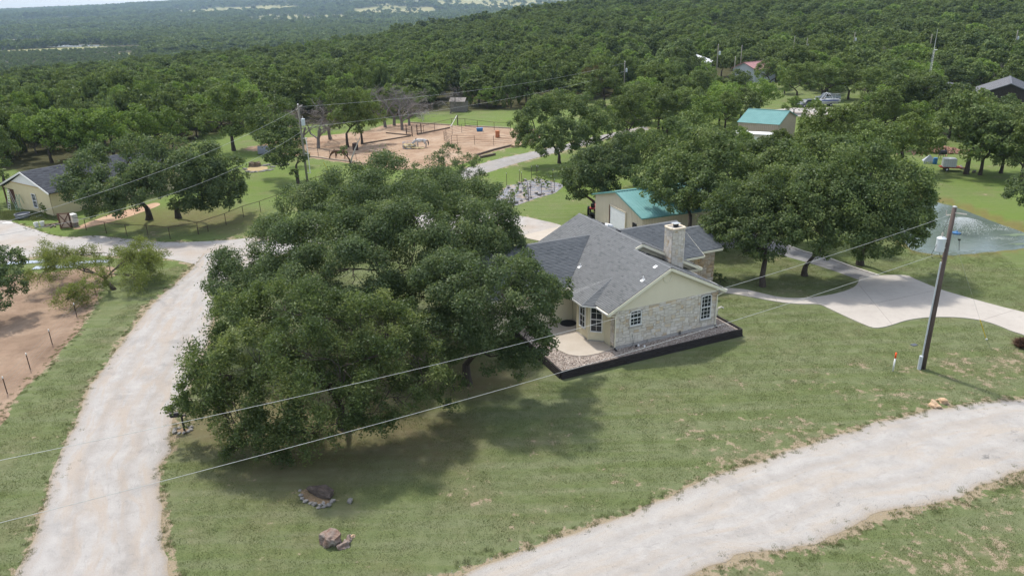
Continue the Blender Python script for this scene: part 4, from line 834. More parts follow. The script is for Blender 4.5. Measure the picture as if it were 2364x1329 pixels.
# fence and ladders at its left side
f = empty('board_fence', YB0+np.array([math.cos(yrz)*-2.6-math.sin(yrz)*1.2, math.sin(yrz)*-2.6+math.cos(yrz)*1.2, 0]), yrz, 'brown board fence beside the porch of the yellow house', 'fence')
for k in range(28): MB().box((-k*.15, 0, .9+rng.uniform(-.03, .03)), (.135, .025, 1.8)).build('fence_board', MATS['red_wood'], f)
for z in (.4, 1.4): MB().box((-2.1, .05, z), (4.2, .04, .09)).build('fence_rail', MATS['red_wood'], f)
def ladder(loc, rz, h, mat, label, spread=.9):
    l = empty('step_ladder', loc, rz, label, 'ladder')
    for s in (-1, 1):
        MB().bar((s*.3, -spread/2, 0), (s*.2, 0, h), .05, .03, (0, 1, 0)).build('rail', MATS[mat], l); MB().bar((s*.3, spread/2, 0), (s*.2, 0.02, h), .04, .03, (0, 1, 0)).build('rear_rail', MATS[mat], l)
    for k in range(1, 8): t_ = k/8; MB().bar((-.3+.1*t_, -spread/2*(1-t_), h*t_), (.3-.1*t_, -spread/2*(1-t_), h*t_), .08, .03).build('rung', MATS[mat], l)
simple('ladder_alu', (0.6, 0.6, 0.58), rough=.4, bump=.03); simple('ladder_green', (0.22, 0.33, 0.24), rough=.6, bump=.03)
p = G(*c3(215, 790)); ladder((p[0], p[1], 0), yrz, 2.6, 'ladder_alu', 'tall aluminium step ladder against the porch of the yellow house')
p = G(*c3(350, 810)); ladder((p[0], p[1], 0), yrz+.5, 2.1, 'ladder_green', 'pale green step ladder beside the yellow house wall', 1.2)
# dark house and two roofs among the trees on the right
dk = GT(2270, 262); gable_building('dark_house', (G(2245, 250)[0]-2, G(2245, 250)[1]-2), math.radians(-32), 13, 16, 2.8, 5.5, 6.5, 'dark_wall', 'dark_roof_metal', 'dark walled house with grey metal roof at the right edge of the woods', .6, float(dk[2]), 'house', rib=.02)
p = GT(2215, 244); gable_building('grey_shed', (p[0]-4, p[1]+8), math.radians(-30), 9, 8, 2.8, 3.6, 4.5, 'grey_metal', 'dark_roof_metal', 'low grey roofed shed beside the dark house', .4, float(p[2]), 'shed', rib=.02)
p = GT(1690, 190); gable_building('red_roof_shed', (p[0], p[1]), math.radians(-58), 8, 8.5, 4.0, 5.6, 4.0, 'grey_metal', 'red_roof', 'grey metal shed with faded red roof beyond the woods edge', .4, float(p[2]), 'shed', rib=.02)
p = GT(1556, 172); gable_building('white_roof_barn', (p[0], p[1]), math.radians(-20), 10, 16, 3.2, 4.9, 5, 'white_paint', 'white_roof', 'long white roofed barn half hidden by trees', .4, float(p[2]), 'barn', rib=.02)
p = GT(1672, 203); MB().add([(0, 0, 0), (16, 3, 0), (17, 12, 0), (2, 10, 0)], [(0, 1, 2, 3)]).build('pale_pad', MATS['yard_gravel'], loc=(p[0]-3, p[1]-2, p[2]+.03), kind='structure', label='pale gravel pad under the far trees')
# old plank lean-to in the meadow
p = G(1040, 259); sh = empty('old_shed', (p[0], p[1], 0), math.radians(-8), 'small weathered grey plank shed at the edge of the meadow', 'shed')
for (x0, y0, x1, y1) in [(0, 0, 3.6, 0), (3.6, 0, 3.6, 3), (3.6, 3, 0, 3)]:
    L_ = math.hypot(x1-x0, y1-y0); k = int(L_/.24)
    for i in range(k):
        c = lerp((x0, y0), (x1, y1), (i+.5)/k); MB().box((c[0], c[1], 1.15), (.22, .03, 2.3+rng.uniform(-.1, .1)), math.atan2(y1-y0, x1-x0)).build('plank', MATS['weathered_wood'], sh)
for i in range(9): MB().add([(i*.42-.2, -.5, 2.35), (i*.42+.2, -.5, 2.35), (i*.42+.2, 1.5, 3.1), (i*.42-.2, 1.5, 3.1)], [(0, 1, 2, 3)]).build('roof_board', MATS['weathered_wood'], sh); MB().add([(i*.42-.2, 3.3, 2.4), (i*.42+.2, 3.3, 2.4), (i*.42+.2, 1.5, 3.1), (i*.42-.2, 1.5, 3.1)], [(0, 3, 2, 1)]).build('roof_board', MATS['weathered_wood'], sh)
MB().bar((-1.8, -.4, 2.5), (2.2, -.6, 2.3), .16, .05).build('broken_eave_board', MATS['weathered_wood'], sh); MB().bar((-1.6, -.5, 2.45), (.4, -.3, .2), .1, .08).build('prop', MATS['weathered_wood'], sh)

# ================================================================== POLES AND WIRES
simple('pole_brown', (0.075, 0.055, 0.048), (0.13, 0.10, 0.088), 3, .9, .5, 20, stretch=(5, 5, .3)); simple('pole_grey', (0.17, 0.16, 0.125), (0.25, 0.235, 0.19), 3, .9, .4, 20, stretch=(5, 5, .3))
simple('can_grey', (0.50, 0.54, 0.56), (0.56, 0.60, 0.62), 3, .45, .03); simple('conduit_grey', (0.42, 0.45, 0.47), rough=.5, bump=.03); simple('porcelain', (0.42, 0.38, 0.34), rough=.35, bump=.02); simple('wire_alu', (0.36, 0.37, 0.36), rough=.45, bump=0)
simple('orange_plastic', (0.75, 0.09, 0.02), rough=.45, bump=.02); simple('yellow_plastic', (0.62, 0.45, 0.03), rough=.5, bump=.02)
def pole(name, loc, h, r, mat, label, can=None, riser=False, face=(-1, 0), arm=True, group=None):
    e = empty(name, loc, 0, label, 'utility pole', group); MB().tube([(0, 0, -.3), (0, 0, h*.5), (0, 0, h)], [r, r*.87, r*.72], 14).build('shaft', MATS[mat], e, True)
    f = Vector((face[0], face[1], 0)).normalized(); s = Vector((-f.y, f.x, 0))
    MB().lathe([(r*.74, 0), (r*.74, .05), (.02, .09)], (0, 0, h), 12).build('top_cap', MATS['galvanised'], e)
    if arm:
        m = MB(); m.bar(s*-.05+Vector((0, 0, h-.35)), s*.95+Vector((0, 0, h-.2)), .05, .06); m.build('insulator_arm', MATS['porcelain'], e)
        MB().tube([s*-.1+Vector((0, 0, h-.5)), s*-.5+Vector((0, 0, h-.62)), s*-.55+Vector((0, 0, h-.35))], .03, 6).build('dead_end_insulator', MATS['porcelain'], e)
    if can:
        zc, cr, chh = can; c = f*(r+cr+.08); m = MB(); m.lathe([(cr*.96, 0), (cr, .05), (cr, chh-.06), (cr*1.08, chh-.05), (cr*1.08, chh), (cr*.7, chh+.07), (.03, chh+.1)], (c.x, c.y, zc), 18); k = m.build('transformer', MATS['can_grey'], e, False, .01)
        MB().lathe([(.03, 0), (.06, .06), (.04, .12), (.06, .18), (.03, .3)], (c.x, c.y, zc+chh+.08), 10).build('bushing', MATS['porcelain'], k)
        for dz in (.2, chh-.25): MB().bar((0, 0, zc+dz), (c.x, c.y, zc+dz), .1, .05).build('bracket', MATS['galvanised'], k)
        MB().tube([(c.x, c.y, zc+chh+.35), (c.x*.8, c.y*.8-.05, h-1.0), (c.x*.5, c.y*.5, h-.55)], .012, 5).build('lead', MATS['black_metal'], e)
        MB().tube([(c.x-.15, c.y, zc+chh-.2), (c.x-.5, c.y-.1, zc-.1), (c.x-.35, c.y, zc-.45), (0, 0, zc-.5)], .014, 5).build('lead', MATS['black_metal'], e)
        MB().tube([(c.x, c.y, zc), (c.x*.8, c.y*.8-.1, zc-.35), (0, 0, zc-.55)], .014, 5).build('lead', MATS['black_metal'], e)
    if riser:
        q_ = f*(r+.05); MB().tube([(q_.x, q_.y, 0), (q_.x, q_.y, h*.68)], .05, 8).build('conduit', MATS['conduit_grey'], e); g_ = f*(r+.12); MB().tube([(g_.x, g_.y, -.1), (g_.x, g_.y, .95)], .12, 12).build('meter_guard', MATS['conduit_grey'], e)
    return e
PR = G(2130, 850)
pole('utility_pole', PR, 10.9, .17, 'pole_brown', 'dark wooden utility pole with grey transformer on the front lawn', (8.15, .26, .85), True, (-1, -.25))
PL = G(712, 437); pole('utility_pole', PL, 11.3, .16, 'pole_grey', 'greenish wooden utility pole with transformer at the pipe fence', (8.6, .25, .85), False, (.8, -.3))
m = empty('conduit_mast', (PL[0]+.55, PL[1]-.1, 0), 0, 'thin white conduit standing off beside the greenish pole', 'mast'); MB().tube([(0, 0, 2.2), (0, 0, 7.0)], .05, 8).build('pipe', MATS['white_vinyl'], m)
for z in (2.3, 4.9, 6.9): MB().bar((-.45, .05, z), (.12, 0, z), .05, .05).build('standoff', MATS['white_vinyl'], m)
for k, (px, py, h, can, lab) in enumerate([(1440, 228, 9, True, 'pale utility pole with transformer standing between grey green trees behind the lane'), (1651, 207, 11.5, True, 'tall pale pole beside the gap in the far trees'), (1691, 217, 9, False, 'thin pole in front of the bushy tree past the gap'), (1827, 160, 10, False, 'bare pale pole rising from the woods above the parked boat'),
        (1856, 162, 9.5, True, 'pole with transformer next to the bare pole in the woods'), (1964, 150, 10, True, 'pole with transformer deep in the woods right of the light green tree'), (2140, 150, 9, False, 'thin grey pole behind the lattice mast'), (2333, 152, 10, True, 'pole with transformer at the far right in the woods'), (1706, 190, 10, False, 'pole standing in front of the red roof')]):
    g_ = GT(px, py); pole('utility_pole', (g_[0], g_[1], g_[2]), h, .15, 'pole_grey', lab, (h-2.6, .24, .8) if can else None, False, (.8, -.3), True)
g_ = G(1991, 248); pole('utility_pole', (g_[0], g_[1], 0), 4.6, .13, 'pole_grey', 'short pole beside the parked boat', None, False, arm=False)
g_ = GT(1586, 148); lp = empty('light_pole', g_, 0, 'slim pole with white lamp head behind the white roofed barn', 'lamp post'); MB().tube([(0, 0, 0), (0, 0, 8)], .08, 7).build('shaft', MATS['pole_grey'], lp); MB().box((0, -.2, 8.05), (.7, .9, .22)).build('lamp_head', MATS['white_roof'], lp, bevel=.05)
# lattice radio mast
g_ = GT(2136, 232); rm = empty('radio_mast', g_, 0, 'slim grey lattice radio mast rising above the trees', 'mast'); hm = 15.5
for k in range(3):
    a = k*2.094; MB().tube([(.25*math.cos(a), .25*math.sin(a), 0), (.2*math.cos(a), .2*math.sin(a), 11)], .035, 5).build('leg', MATS['galvanised'], rm)
m = MB()
for i in range(22):
    for k in range(3):
        a, b = k*2.094, (k+1)*2.094; m.bar((.24*math.cos(a), .24*math.sin(a), i*.5), (.24*math.cos(b), .24*math.sin(b), i*.5+.5), .025, .025)
m.build('lattice', MATS['galvanised'], rm); MB().tube([(0, 0, 10.8), (0, 0, hm)], [.05, .02], 6).build('antenna', MATS['white_vinyl'], rm); MB().lathe([(.05, 0), (.32, .1), (.36, .2)], (.3, -.2, 10.9), 12).build('dish', MATS['white_vinyl'], rm)
# wires in view
def wire(pts, r, label, deg=2, ext=0.0, n=60, start=None):
    pts = np.array(pts); d = pts[-1, :2]-pts[0, :2]; L = np.linalg.norm(d); d = d/L; s = (pts[:, :2]-pts[0, :2])@d; c = np.polyfit(s, pts[:, 2], deg)
    if start is not None: c[-1] += (start-np.polyval(c, 0))*.5
    S = np.linspace(0, L+ext, n); P_ = [(pts[0, 0]+d[0]*x, pts[0, 1]+d[1]*x, np.polyval(c, x)) for x in S]
    return MB().tube(P_, r, 5).build('power_line', MATS['wire_alu'], label=label, cat='wire', group='overhead power lines')
c1 = lambda x, y: (350+x/1.772, 330+y/1.772)
pend = G(0, 1060, 9.4); dd = pend-PR; nrm = np.cross(dd, [0, 0, 1.0])
w1 = [(2190, 497), c6(1310, 295), c6(940, 415), c6(560, 540), c6(20, 700), c1(1610, 795), c1(1270, 880), c1(800, 993), c1(380, 1085), (378, 985), (230, 1014), (0, 1060)]
w2 = [(2172, 584), c6(950, 620), c6(540, 765), c6(20, 918), c1(1650, 947), c1(1300, 1045), c1(800, 1185), (640, 1035), (378, 1108), (80, 1187), (0, 1207)]
wire([onplane(*p, PR, nrm) for p in w1], .009, 'upper of the two wires crossing the front lawn from the dark pole', ext=8)
wire([onplane(*p, PR, nrm) for p in w2], .010, 'lower of the two wires crossing the front lawn from the dark pole', ext=8)
pend = G(150, 465, 8.5); nrm = np.cross(pend-PL, [0, 0, 1.0])
wire([onplane(*p, PL, nrm) for p in [(690, 250), (595, 297), (420, 377), (245, 443), (150, 468)]], .014, 'upper wire running down from the greenish pole over the left oaks', ext=30)
wire([onplane(*p, PL, nrm) for p in [(700, 300), (560, 385), (350, 455), (230, 500)]], .014, 'lower wire running down from the greenish pole over the left oaks', ext=30)
PM = GT(1440, 228)
for k, (z0, z1) in enumerate(((11.0, 8.6), (8.3, 6.6))):
    a = np.array([PL[0], PL[1], z0]); b = np.array([PM[0], PM[1], z1+PM[2]]); wire([a, (a+b)/2-np.array([0, 0, 1.3]), b], .015, ('upper' if k == 0 else 'lower')+' thin wire between the greenish pole and the pale pole')
a = np.array([PR[0], PR[1], 9.7]); b = G(2440, 500, 9.3)
wire([PR+np.array([0, 0, 8.0]), (PR+b)/2*np.array([1, 1, 0])+np.array([0, 0, 7.9]), b*np.array([1, 1, 0])+np.array([0, 0, 8.3])], .006, 'faint service wire leaving the dark pole towards the pond')
ga = G(2277, 783); gw = empty('guy_wire', ga, 0, 'guy wire with yellow guard anchored in the lawn near the driveway', 'guy wire'); tp = Vector(PR-ga)+Vector((0, 0, 9.6)); MB().tube([(0, 0, 0), tp], .006, 4).build('strand', MATS['wire_alu'], gw); MB().tube([tp*.01, tp*.2], .028, 6).build('guard', MATS['yellow_plastic'], gw); MB().lathe([(.07, 0), (.07, .05), (.02, .1)], n=8).build('anchor', MATS['lead_white'], gw)
ga = G(762, 402); gw = empty('guy_wire', ga, 0, 'guy wire with yellow guard beside the greenish pole', 'guy wire'); tp = Vector(PL-ga)+Vector((0, 0, 9.4)); MB().tube([(0, 0, 0), tp], .008, 4).build('strand', MATS['wire_alu'], gw); MB().tube([tp*.01, tp*.24], .035, 6).build('guard', MATS['yellow_plastic'], gw)
# marker post
g_ = G(2061, 856); mk = empty('marker_post', g_, 0, 'white marker post with orange top on the front lawn', 'marker post'); MB().tube([(0, 0, -.1), (.01, 0, .93)], .052, 12).build('post', MATS['white_vinyl'], mk, True); MB().tube([(.01, 0, .93), (.012, 0, 1.33)], .056, 12).build('orange_cap', MATS['orange_plastic'], mk, True)
simple('valve_lid', (0.075, 0.085, 0.10)); g_ = G(2110, 796); MB().prism([(-.22, -.15), (.22, -.15), (.22, .15), (-.22, .15)], 0, .035).build('valve_box_lid', MATS['valve_lid'], loc=g_, rz=.4, label='dark utility box lid flush in the front lawn', cat='lid')

# ================================================================== ROCKS
simple('rock_red', (0.155, 0.085, 0.055), (0.30, 0.27, 0.245), 2.6, .95, 1.0, 6, dist=.1); simple('rock_dark', (0.060, 0.047, 0.040), (0.125, 0.098, 0.082), 2.5, .95, 1.0, 6, dist=.1); simple('rock_tan', (0.40, 0.26, 0.15), (0.55, 0.42, 0.30), 2, .95, .6, 6, dist=.05); simple('rock_grey', (0.17, 0.16, 0.145), (0.29, 0.275, 0.255), 3, .95, .6, 9, dist=.04, rnd=.25)
def rock_mesh(name, mat, dims, seed, sub=3, rough=.5, cuts=12):
    rs = np.random.RandomState(seed); bm = bmesh.new(); bmesh.ops.create_icosphere(bm, subdivisions=sub, radius=1)
    pl = rs.normal(size=(cuts, 3)); pl /= np.linalg.norm(pl, axis=1)[:, None]; dd_ = rs.uniform(.48, .8, cuts); ph = rs.uniform(0, 6.28, (6, 3)); kk = rs.normal(0, 2.6, (6, 3))
    for v in bm.verts:
        p = np.array(v.co)
        for n_, d_ in zip(pl, dd_):
            e_ = p@n_-d_
            if e_ > 0: p = p-n_*e_*.97
        p = p*(1+rough*.35*sum(math.sin(1.7*(k_@p)+h_[0]) for k_, h_ in zip(kk, ph))/2+rs.normal(0, .02))
        v.co = p*np.array(dims)
    zmin = min(v.co.z for v in bm.verts)
    for v in bm.verts: v.co.z -= zmin*.65
    me = bpy.data.meshes.new(name); bm.to_mesh(me); bm.free(); me.materials.append(MATS[mat]); return me
def rock(px, py, dims, seed, mat, label, rz=0, group=None, dz=-.12, cuts=13, sub=3):
    g_ = G(px, py); return link_mesh('rock', rock_mesh('rock', mat, dims, seed, sub, cuts=cuts), None, (g_[0], g_[1], dz), (0, 0, rz), label=label, cat='rock', group=group)
c8 = lambda x, y: (640+x/6.042, 1080+y/6.042)
rock(*c8(590, 370), (1.15, .34, .42), 3, 'rock_dark', 'long dark boulder lying on a ring of small stones under the oak', -.42)
rock(*c8(720, 1040), (.58, .62, .62), 5, 'rock_red', 'large rusty boulder with pale top in the front lawn', .3); rock(*c8(930, 1090), (.42, .30, .26), 7, 'rock_red', 'low rusty rock touching the pale topped boulder', .5); rock(*c8(1000, 1000), (.2, .34, .26), 15, 'rock_red', 'narrow reddish rock curving behind the low rusty rock', -.4); rock(*c8(1045, 950), (.24, .17, .17), 9, 'rock_tan', 'small tan stone beside the rusty rocks', .2)
rock(*c8(1010, 480), (.2, .17, .26), 11, 'rock_grey', 'small grey speckled rock alone right of the long boulder')
ring = [(320, 310), (330, 385), (345, 430), (405, 472), (465, 492), (520, 512), (590, 522), (645, 498), (655, 540), (720, 525), (760, 480), (785, 465), (575, 555)]
RM = [rock_mesh('ring_stone', 'rock_grey', (.17, .12, .1), 40+k, 2) for k in range(4)]
for k, c in enumerate(ring):
    g_ = G(*c8(*c)); link_mesh('ring_stone', RM[k % 4], None, (g_[0], g_[1], -.02), (0, 0, rng.uniform(0, 6)), (rng.uniform(.8, 1.25),)*3, label='small pale stone in the ring around the long dark boulder', cat='stone', group='stones ringing the long boulder')
simple('mulch', (0.15, 0.105, 0.062), (0.26, 0.19, 0.12), 12, .95, .7, 25, dist=.04); poly_sheet('mulch_bed', gp([c8(*c) for c in [(330, 320), (350, 420), (470, 480), (600, 505), (740, 500), (760, 440), (600, 380), (420, 290)]]), .01, 'mulch', .03, 3, 'orange brown chip bed inside the stone ring')
rock(2157, 937, (.43, .32, .28), 21, 'rock_tan', 'tan boulder at the road edge, nearer of two', .3, cuts=9); rock(2176, 928, (.42, .30, .27), 23, 'rock_tan', 'pale tan boulder at the road edge, farther of two', -.4, cuts=9)
# mailbox
g_ = G(426, 993); mbx = empty('mailbox', g_, math.radians(12), 'black mailbox on a black post in a small stone ring at the lane', 'mailbox')
MB().tube([(0, 0, -.1), (0, 0, 1.15)], .065, 8).build('post', MATS['black_metal'], mbx); MB().bar((-.6, 0, 1.0), (.25, 0, 1.0), .09, .09).build('arm', MATS['black_metal'], mbx)
m = MB(); pr = [(math.cos(a)*.11, .12+math.sin(a)*.1) for a in np.linspace(0, math.pi, 7)]+[(-.11, 0), (.11, 0)]; nn = len(pr)
m.add([(-.62, y, 1.05+z) for y, z in pr]+[(-.12, y, 1.05+z) for y, z in pr], [tuple(range(nn)), tuple(range(2*nn-1, nn-1, -1))]+[(i, nn+i, nn+(i+1) % nn, (i+1) % nn) for i in range(nn)]); m.build('box', MATS['black_metal'], mbx); MB().box((-.3, -.13, 1.2), (.03, .02, .12)).build('flag', MATS['black_metal'], mbx)
for k in range(11):
    a = k/11*6.28; link_mesh('mailbox_stone', RM[k % 4], None, (g_[0]-.1+.5*math.cos(a), g_[1]+.36*math.sin(a), 0), (0, 0, a), (.9+.3*rng.random(),)*3, label='flat pale stone in the ring around the mailbox post', cat='stone', group='stones ringing the mailbox')
poly_sheet('mailbox_chips', np.array([[g_[0]-.1+.45*math.cos(a), g_[1]+.3*math.sin(a), 0] for a in np.linspace(0, 6.28, 12, endpoint=False)]), .018, 'mulch', .02, 3, 'tan chips around the mailbox post')
# stone fire ring and stump beyond the pipe fence
c9 = lambda x, y: (560+x/9.495, 320+y/9.495)
FL = [rock_mesh('flagstone', 'rock_grey', (.55, .35, .17), 70+k, 2) for k in range(4)]
for k, c in enumerate([(40, 680), (100, 730), (200, 745), (300, 740), (400, 725), (490, 710), (580, 700), (660, 680), (640, 630), (560, 590), (470, 600)]):
    g_ = G(*c9(*c)); link_mesh('flagstone', FL[k % 4], None, (g_[0], g_[1], -.05), (0, 0, rng.uniform(-.3, .3)), (1, 1, rng.uniform(.8, 1.4)), label='flat pale flagstone edging the dry bed by the old stump', cat='stone', group='flagstones around the stump bed')
for k, c in enumerate([(720, 580), (760, 560), (880, 590), (920, 575)]):
    g_ = G(*c9(*c)); link_mesh('flagstone', FL[(k+1) % 4], None, (g_[0], g_[1], -.05), (0, 0, rng.uniform(-.5, .5)), (1.1, 1, 1.2), label='pale flat rock behind the forked tree at the greenish pole', cat='stone', group='flat rocks behind the forked tree')
g_ = G(*c9(270, 610)); simple('stump_bark', (0.10, 0.075, 0.055), (0.2, 0.155, 0.115), 5, .95, .7, 20)
m = MB(); m.lathe([(.95, 0), (.8, .25), (.78, .62), (.55, .55), (.5, .35), (.05, .3)], n=16)
for i, v in enumerate(m.v): k_ = 1+.12*math.sin(i*2.3); m.v[i] = (v[0]*k_*1.1, v[1]*k_*.8, v[2]*(1+.18*math.sin(i*1.7)))
m.build('tree_stump', MATS['stump_bark'], loc=g_, label='broad hollow tree stump in the dry flagstone bed', cat='stump')
simple('dry_grass', (0.30, 0.22, 0.11), (0.40, 0.31, 0.17), 8, .95, .6, 30, dist=.05); poly_sheet('dry_bed', gp([c9(*c) for c in [(60, 670), (140, 640), (300, 610), (520, 620), (540, 670), (420, 700), (250, 720), (110, 715)]]), .02, 'dry_grass', .05, 3, 'dry grass bed around the stump')

# ================================================================== FENCES
simple('rust_pipe', (0.045, 0.03, 0.024), (0.085, 0.05, 0.036), 4, .85, .3); simple('fence_wire', (0.20, 0.19, 0.18), rough=.6, bump=0); simple('tpost_white', (0.7, 0.7, 0.68), rough=.6, bump=0)
def pipe_fence(pts, h, label, r=.035, rail=True, rails=(1.0,), wires=0, mat='rust_pipe', name='pipe_fence', cat='fence', cap=False):
    g0 = pts[0]; f = empty(name, (g0[0], g0[1], 0), 0, label, cat); L_ = [np.array([p[0]-g0[0], p[1]-g0[1], 0]) for p in pts]
    for p in L_:
        o = MB().tube([(p[0], p[1], -.1), (p[0], p[1], h)], r, 7).build('post', MATS[mat], f)
        if cap: MB().tube([(p[0], p[1], h-.14), (p[0], p[1], h+.005)], r*1.15, 7).build('post_tip', MATS['tpost_white'], o)
    for a, b in zip(L_[:-1], L_[1:]):
        if rail:
            for z in rails: MB().tube([(a[0], a[1], h*z), (b[0], b[1], h*z)], r*.8, 6).build('rail', MATS[mat], f)
        if wires:
            m = MB()
            for k in range(wires): z = h*(k+.6)/wires; m.tube([(a[0], a[1], z), (b[0], b[1], z)], .006, 3, False)
            m.build('wire_strands', MATS['fence_wire'], f)
    return f
c4z = lambda x, y: (x/2.953, 350+y/2.953)
pipe_fence([G(*c4z(*p)) for p in [(490, 522), (590, 535), (727, 560), (868, 578), (1012, 583), (1162, 597), (1355, 565), (1543, 500), (1662, 448), (1778, 412), (1892, 370), (1996, 330), (2095, 262), (2183, 235), (2275, 205)]], 1.35, 'rusty pipe fence with top rail around the yellow house yard', wires=5)
g_ = G(*c4z(1352, 560)); pipe_fence([g_, G(*c4z(1420, 545))], .7, 'short rusty brace rail slanting off the pipe fence', rails=(.9,))
pipe_fence([G(*p) for p in [(-60, 985), (17, 908), (70, 852), (121, 795), (178, 732), (222, 682), (258, 640)]], 1.25, 'wire fence on steel posts along the dirt paddock', .032, False, (), 4, 'rust_pipe', 'wire_fence', cap=True)
def wood_gate():
    g0 = G(*c3(990, 1100)); g1 = G(*c3(1165, 1090)); d = g1-g0; w_ = float(np.linalg.norm(d)); e = empty('yard_gate', g0, math.atan2(d[1], d[0]), 'tan gate with dark cross bracing at the gravel yard', 'gate'); h = 1.75
    MB().box((w_/2, 0, h/2+.05), (w_-.1, .03, h-.1)).build('panel', simple('gate_tan', (0.42, 0.31, 0.24), rough=.8), e)
    for x in (0, w_): MB().box((x, -.03, h/2), (.16, .1, h+.1)).build('post', MATS['red_wood'], e)
    MB().bar((.05, -.04, .1), (w_-.05, -.04, h-.05), .09, .04, (0, 1, 0)).build('brace', MATS['red_wood'], e); MB().bar((.05, -.055, h-.05), (w_-.05, -.055, .1), .09, .04, (0, 1, 0)).build('brace', MATS['red_wood'], e)
    for z in (.08, h): MB().box((w_/2, -.04, z), (w_, .06, .1)).build('rail', MATS['red_wood'], e)
wood_gate()
g_ = G(*c3(1215, 1060)); ac = empty('white_cabinet', (g_[0], g_[1], .45), yrz, 'white metal cabinet behind the cross braced gate', 'cabinet'); MB().box((0, 0, .5), (.9, .6, 1.0)).build('body', MATS['white_vinyl'], ac, bevel=.03); MB().box((0, 0, -.25), (.7, .5, .5)).build('stand', MATS['weathered_wood'], ac)
for k, c in enumerate([(595, 1075), (690, 1060)]):
    g_ = G(*c3(*c)); b_ = empty('bucket', g_, k, ['white plastic bucket nearest the gravel', 'white plastic bucket nearest the cross braced gate'][k], 'bucket', 'white buckets by the gate'); MB().lathe([(.2, 0), (.25, .5), (.27, .5), (.27, .54), (.23, .53), (.19, .05)], n=14).build('pail', MATS['white_vinyl'], b_); MB().tube([(-.26, 0, .48), (-.2, -.2, .3), (0, -.28, .22), (.2, -.2, .3), (.26, 0, .48)], .012, 5).build('handle', MATS['galvanised'], b_)
g_ = G(*c3(375, 935)); MB().lathe([(.75, 0), (.82, .55), (.86, .56), (.86, .6), (.78, .6), (.74, .42), (.0, .4)], n=22).build('stock_tub', simple('tub_grey', (0.13, 0.14, 0.16), rough=.6), loc=g_, label='round dark grey stock tub in weeds beside the yellow house', cat='tub')
g_ = G(*c3(120, 1015)); MB().prism([(-.7, -.15), (.5, -.35), (.75, .1), (-.3, .35)], .02, .05).build('board_scrap', MATS['white_paint'], loc=g_, label='flat pale board lying on the gravel yard', cat='board')
g_ = G(*c3(610, 905)); MB().tube([(.55*math.cos(a), .3*math.sin(a), .06) for a in np.linspace(0, 6.2, 18)], .05, 6).build('hose_coil', MATS['white_vinyl'], loc=g_, label='pale coiled hose in the weeds under the yellow house window', cat='hose')
for k in range(5):
    g_ = G(*c3(800+k*32, 1050+10*(k % 2))); MB().tube([(-.8, -.2, .08), (0, .1*k, .14+.05*(k % 2)), (.9, .25, .08)], [.09, .08, .06], 7).build('log', MATS['stump_bark'], loc=g_, rz=.4*k, label='short log in the pile beside the tan gate', cat='log', group='log pile by the gate')
# corrugated sheets on the ground
simple('zinc', (0.58, 0.62, 0.66), (0.68, 0.72, 0.76), 4, .45, .05)
def csheet(px, py, rz, L_, label, z=.03):
    g_ = G(px, py); m = MB(); n = 30; v = []; f = []
    for i in range(n+1): y = -.45+.9*i/n; zz = .018*math.cos(i*math.pi); v += [(-L_/2, y, zz), (L_/2, y, zz+.02*math.sin(i))]
    m.add(v, [(2*i, 2*i+1, 2*i+3, 2*i+2) for i in range(n)]); m.build('roofing_sheet', MATS['zinc'], loc=(g_[0], g_[1], z), rz=rz, label=label, cat='metal sheet', group='loose roofing sheets')
csheet(200, 606, .12, 4.4, 'shiny corrugated sheet on the grass behind the leaning mesquite'); csheet(130, 617, .08, 4.2, 'corrugated sheet overlapping farther left behind the mesquite', .06); csheet(60, 606, .1, 3.6, 'corrugated sheet at the left edge of the grass strip', .04)

# ================================================================== HORSE PADDOCK
simple('timber_tan', (0.33, 0.26, 0.19), (0.46, 0.38, 0.30), 4, .9, .4, 25, stretch=(.3, 4, 4)); simple('timber_dark', (0.10, 0.075, 0.055), (0.17, 0.13, 0.10), 4, .9, .4, 25, stretch=(.3, 4, 4))
ch_ = lambda x, y: (700+x/4.546, 220+y/4.546)
def timbers(pxs, mat, label, group, step=2.5, s=.22):
    P_ = resample(np.array([G(*p) for p in pxs]), .1); L_ = len(P_)*.1; k = max(1, round(L_/step))
    for i in range(k):
        a = P_[int(i*(len(P_)-1)/k)]; b = P_[int((i+1)*(len(P_)-1)/k)]; c = (a+b)/2; d = (b-a)*.49; MB().bar((-d[0], -d[1], s/2), (d[0], d[1], s/2), s, s).build('railway_sleeper', MATS[mat], loc=(c[0], c[1], 0), bevel=.02, label=label, cat='timber', group=group)
timbers([ch_(45, 645), ch_(150, 655), ch_(300, 680), ch_(490, 700), ch_(620, 720), ch_(760, 735)], 'timber_tan', 'pale sleeper in the edging between lawn and horse paddock', 'sleepers along the lawn side of the paddock')
timbers([ch_(2200, 530), ch_(2000, 580), ch_(1820, 635)], 'timber_dark', 'dark sleeper edging the paddock beside the grey lane', 'dark sleepers by the grey lane', s=.3); timbers([ch_(1860, 660), ch_(2015, 628)], 'timber_dark', 'dark log lying on the grass by the grey lane', 'logs on the grass by the lane', 6, .35)
timbers([ch_(1110, 290), ch_(1560, 318)], 'timber_tan', 'pale sleeper along the meadow side of the paddock', 'sleepers on the meadow side'); timbers([ch_(1700, 325), ch_(2170, 350)], 'timber_tan', 'pale sleeper along the far edge of the round pen', 'sleepers behind the round pen')
timbers([ch_(620, 515), ch_(1130, 432)], 'timber_dark', 'dark sleeper dividing the inner paddock', 'sleepers dividing the inner paddock'); timbers([ch_(870, 400), ch_(1130, 425)], 'timber_dark', 'dark sleeper below the open pipe gate', 'sleepers below the pipe gate'); timbers([ch_(1200, 415), ch_(1540, 345)], 'timber_dark', 'dark sleeper running from the gate post to the meadow', 'sleepers from the gate to the meadow')
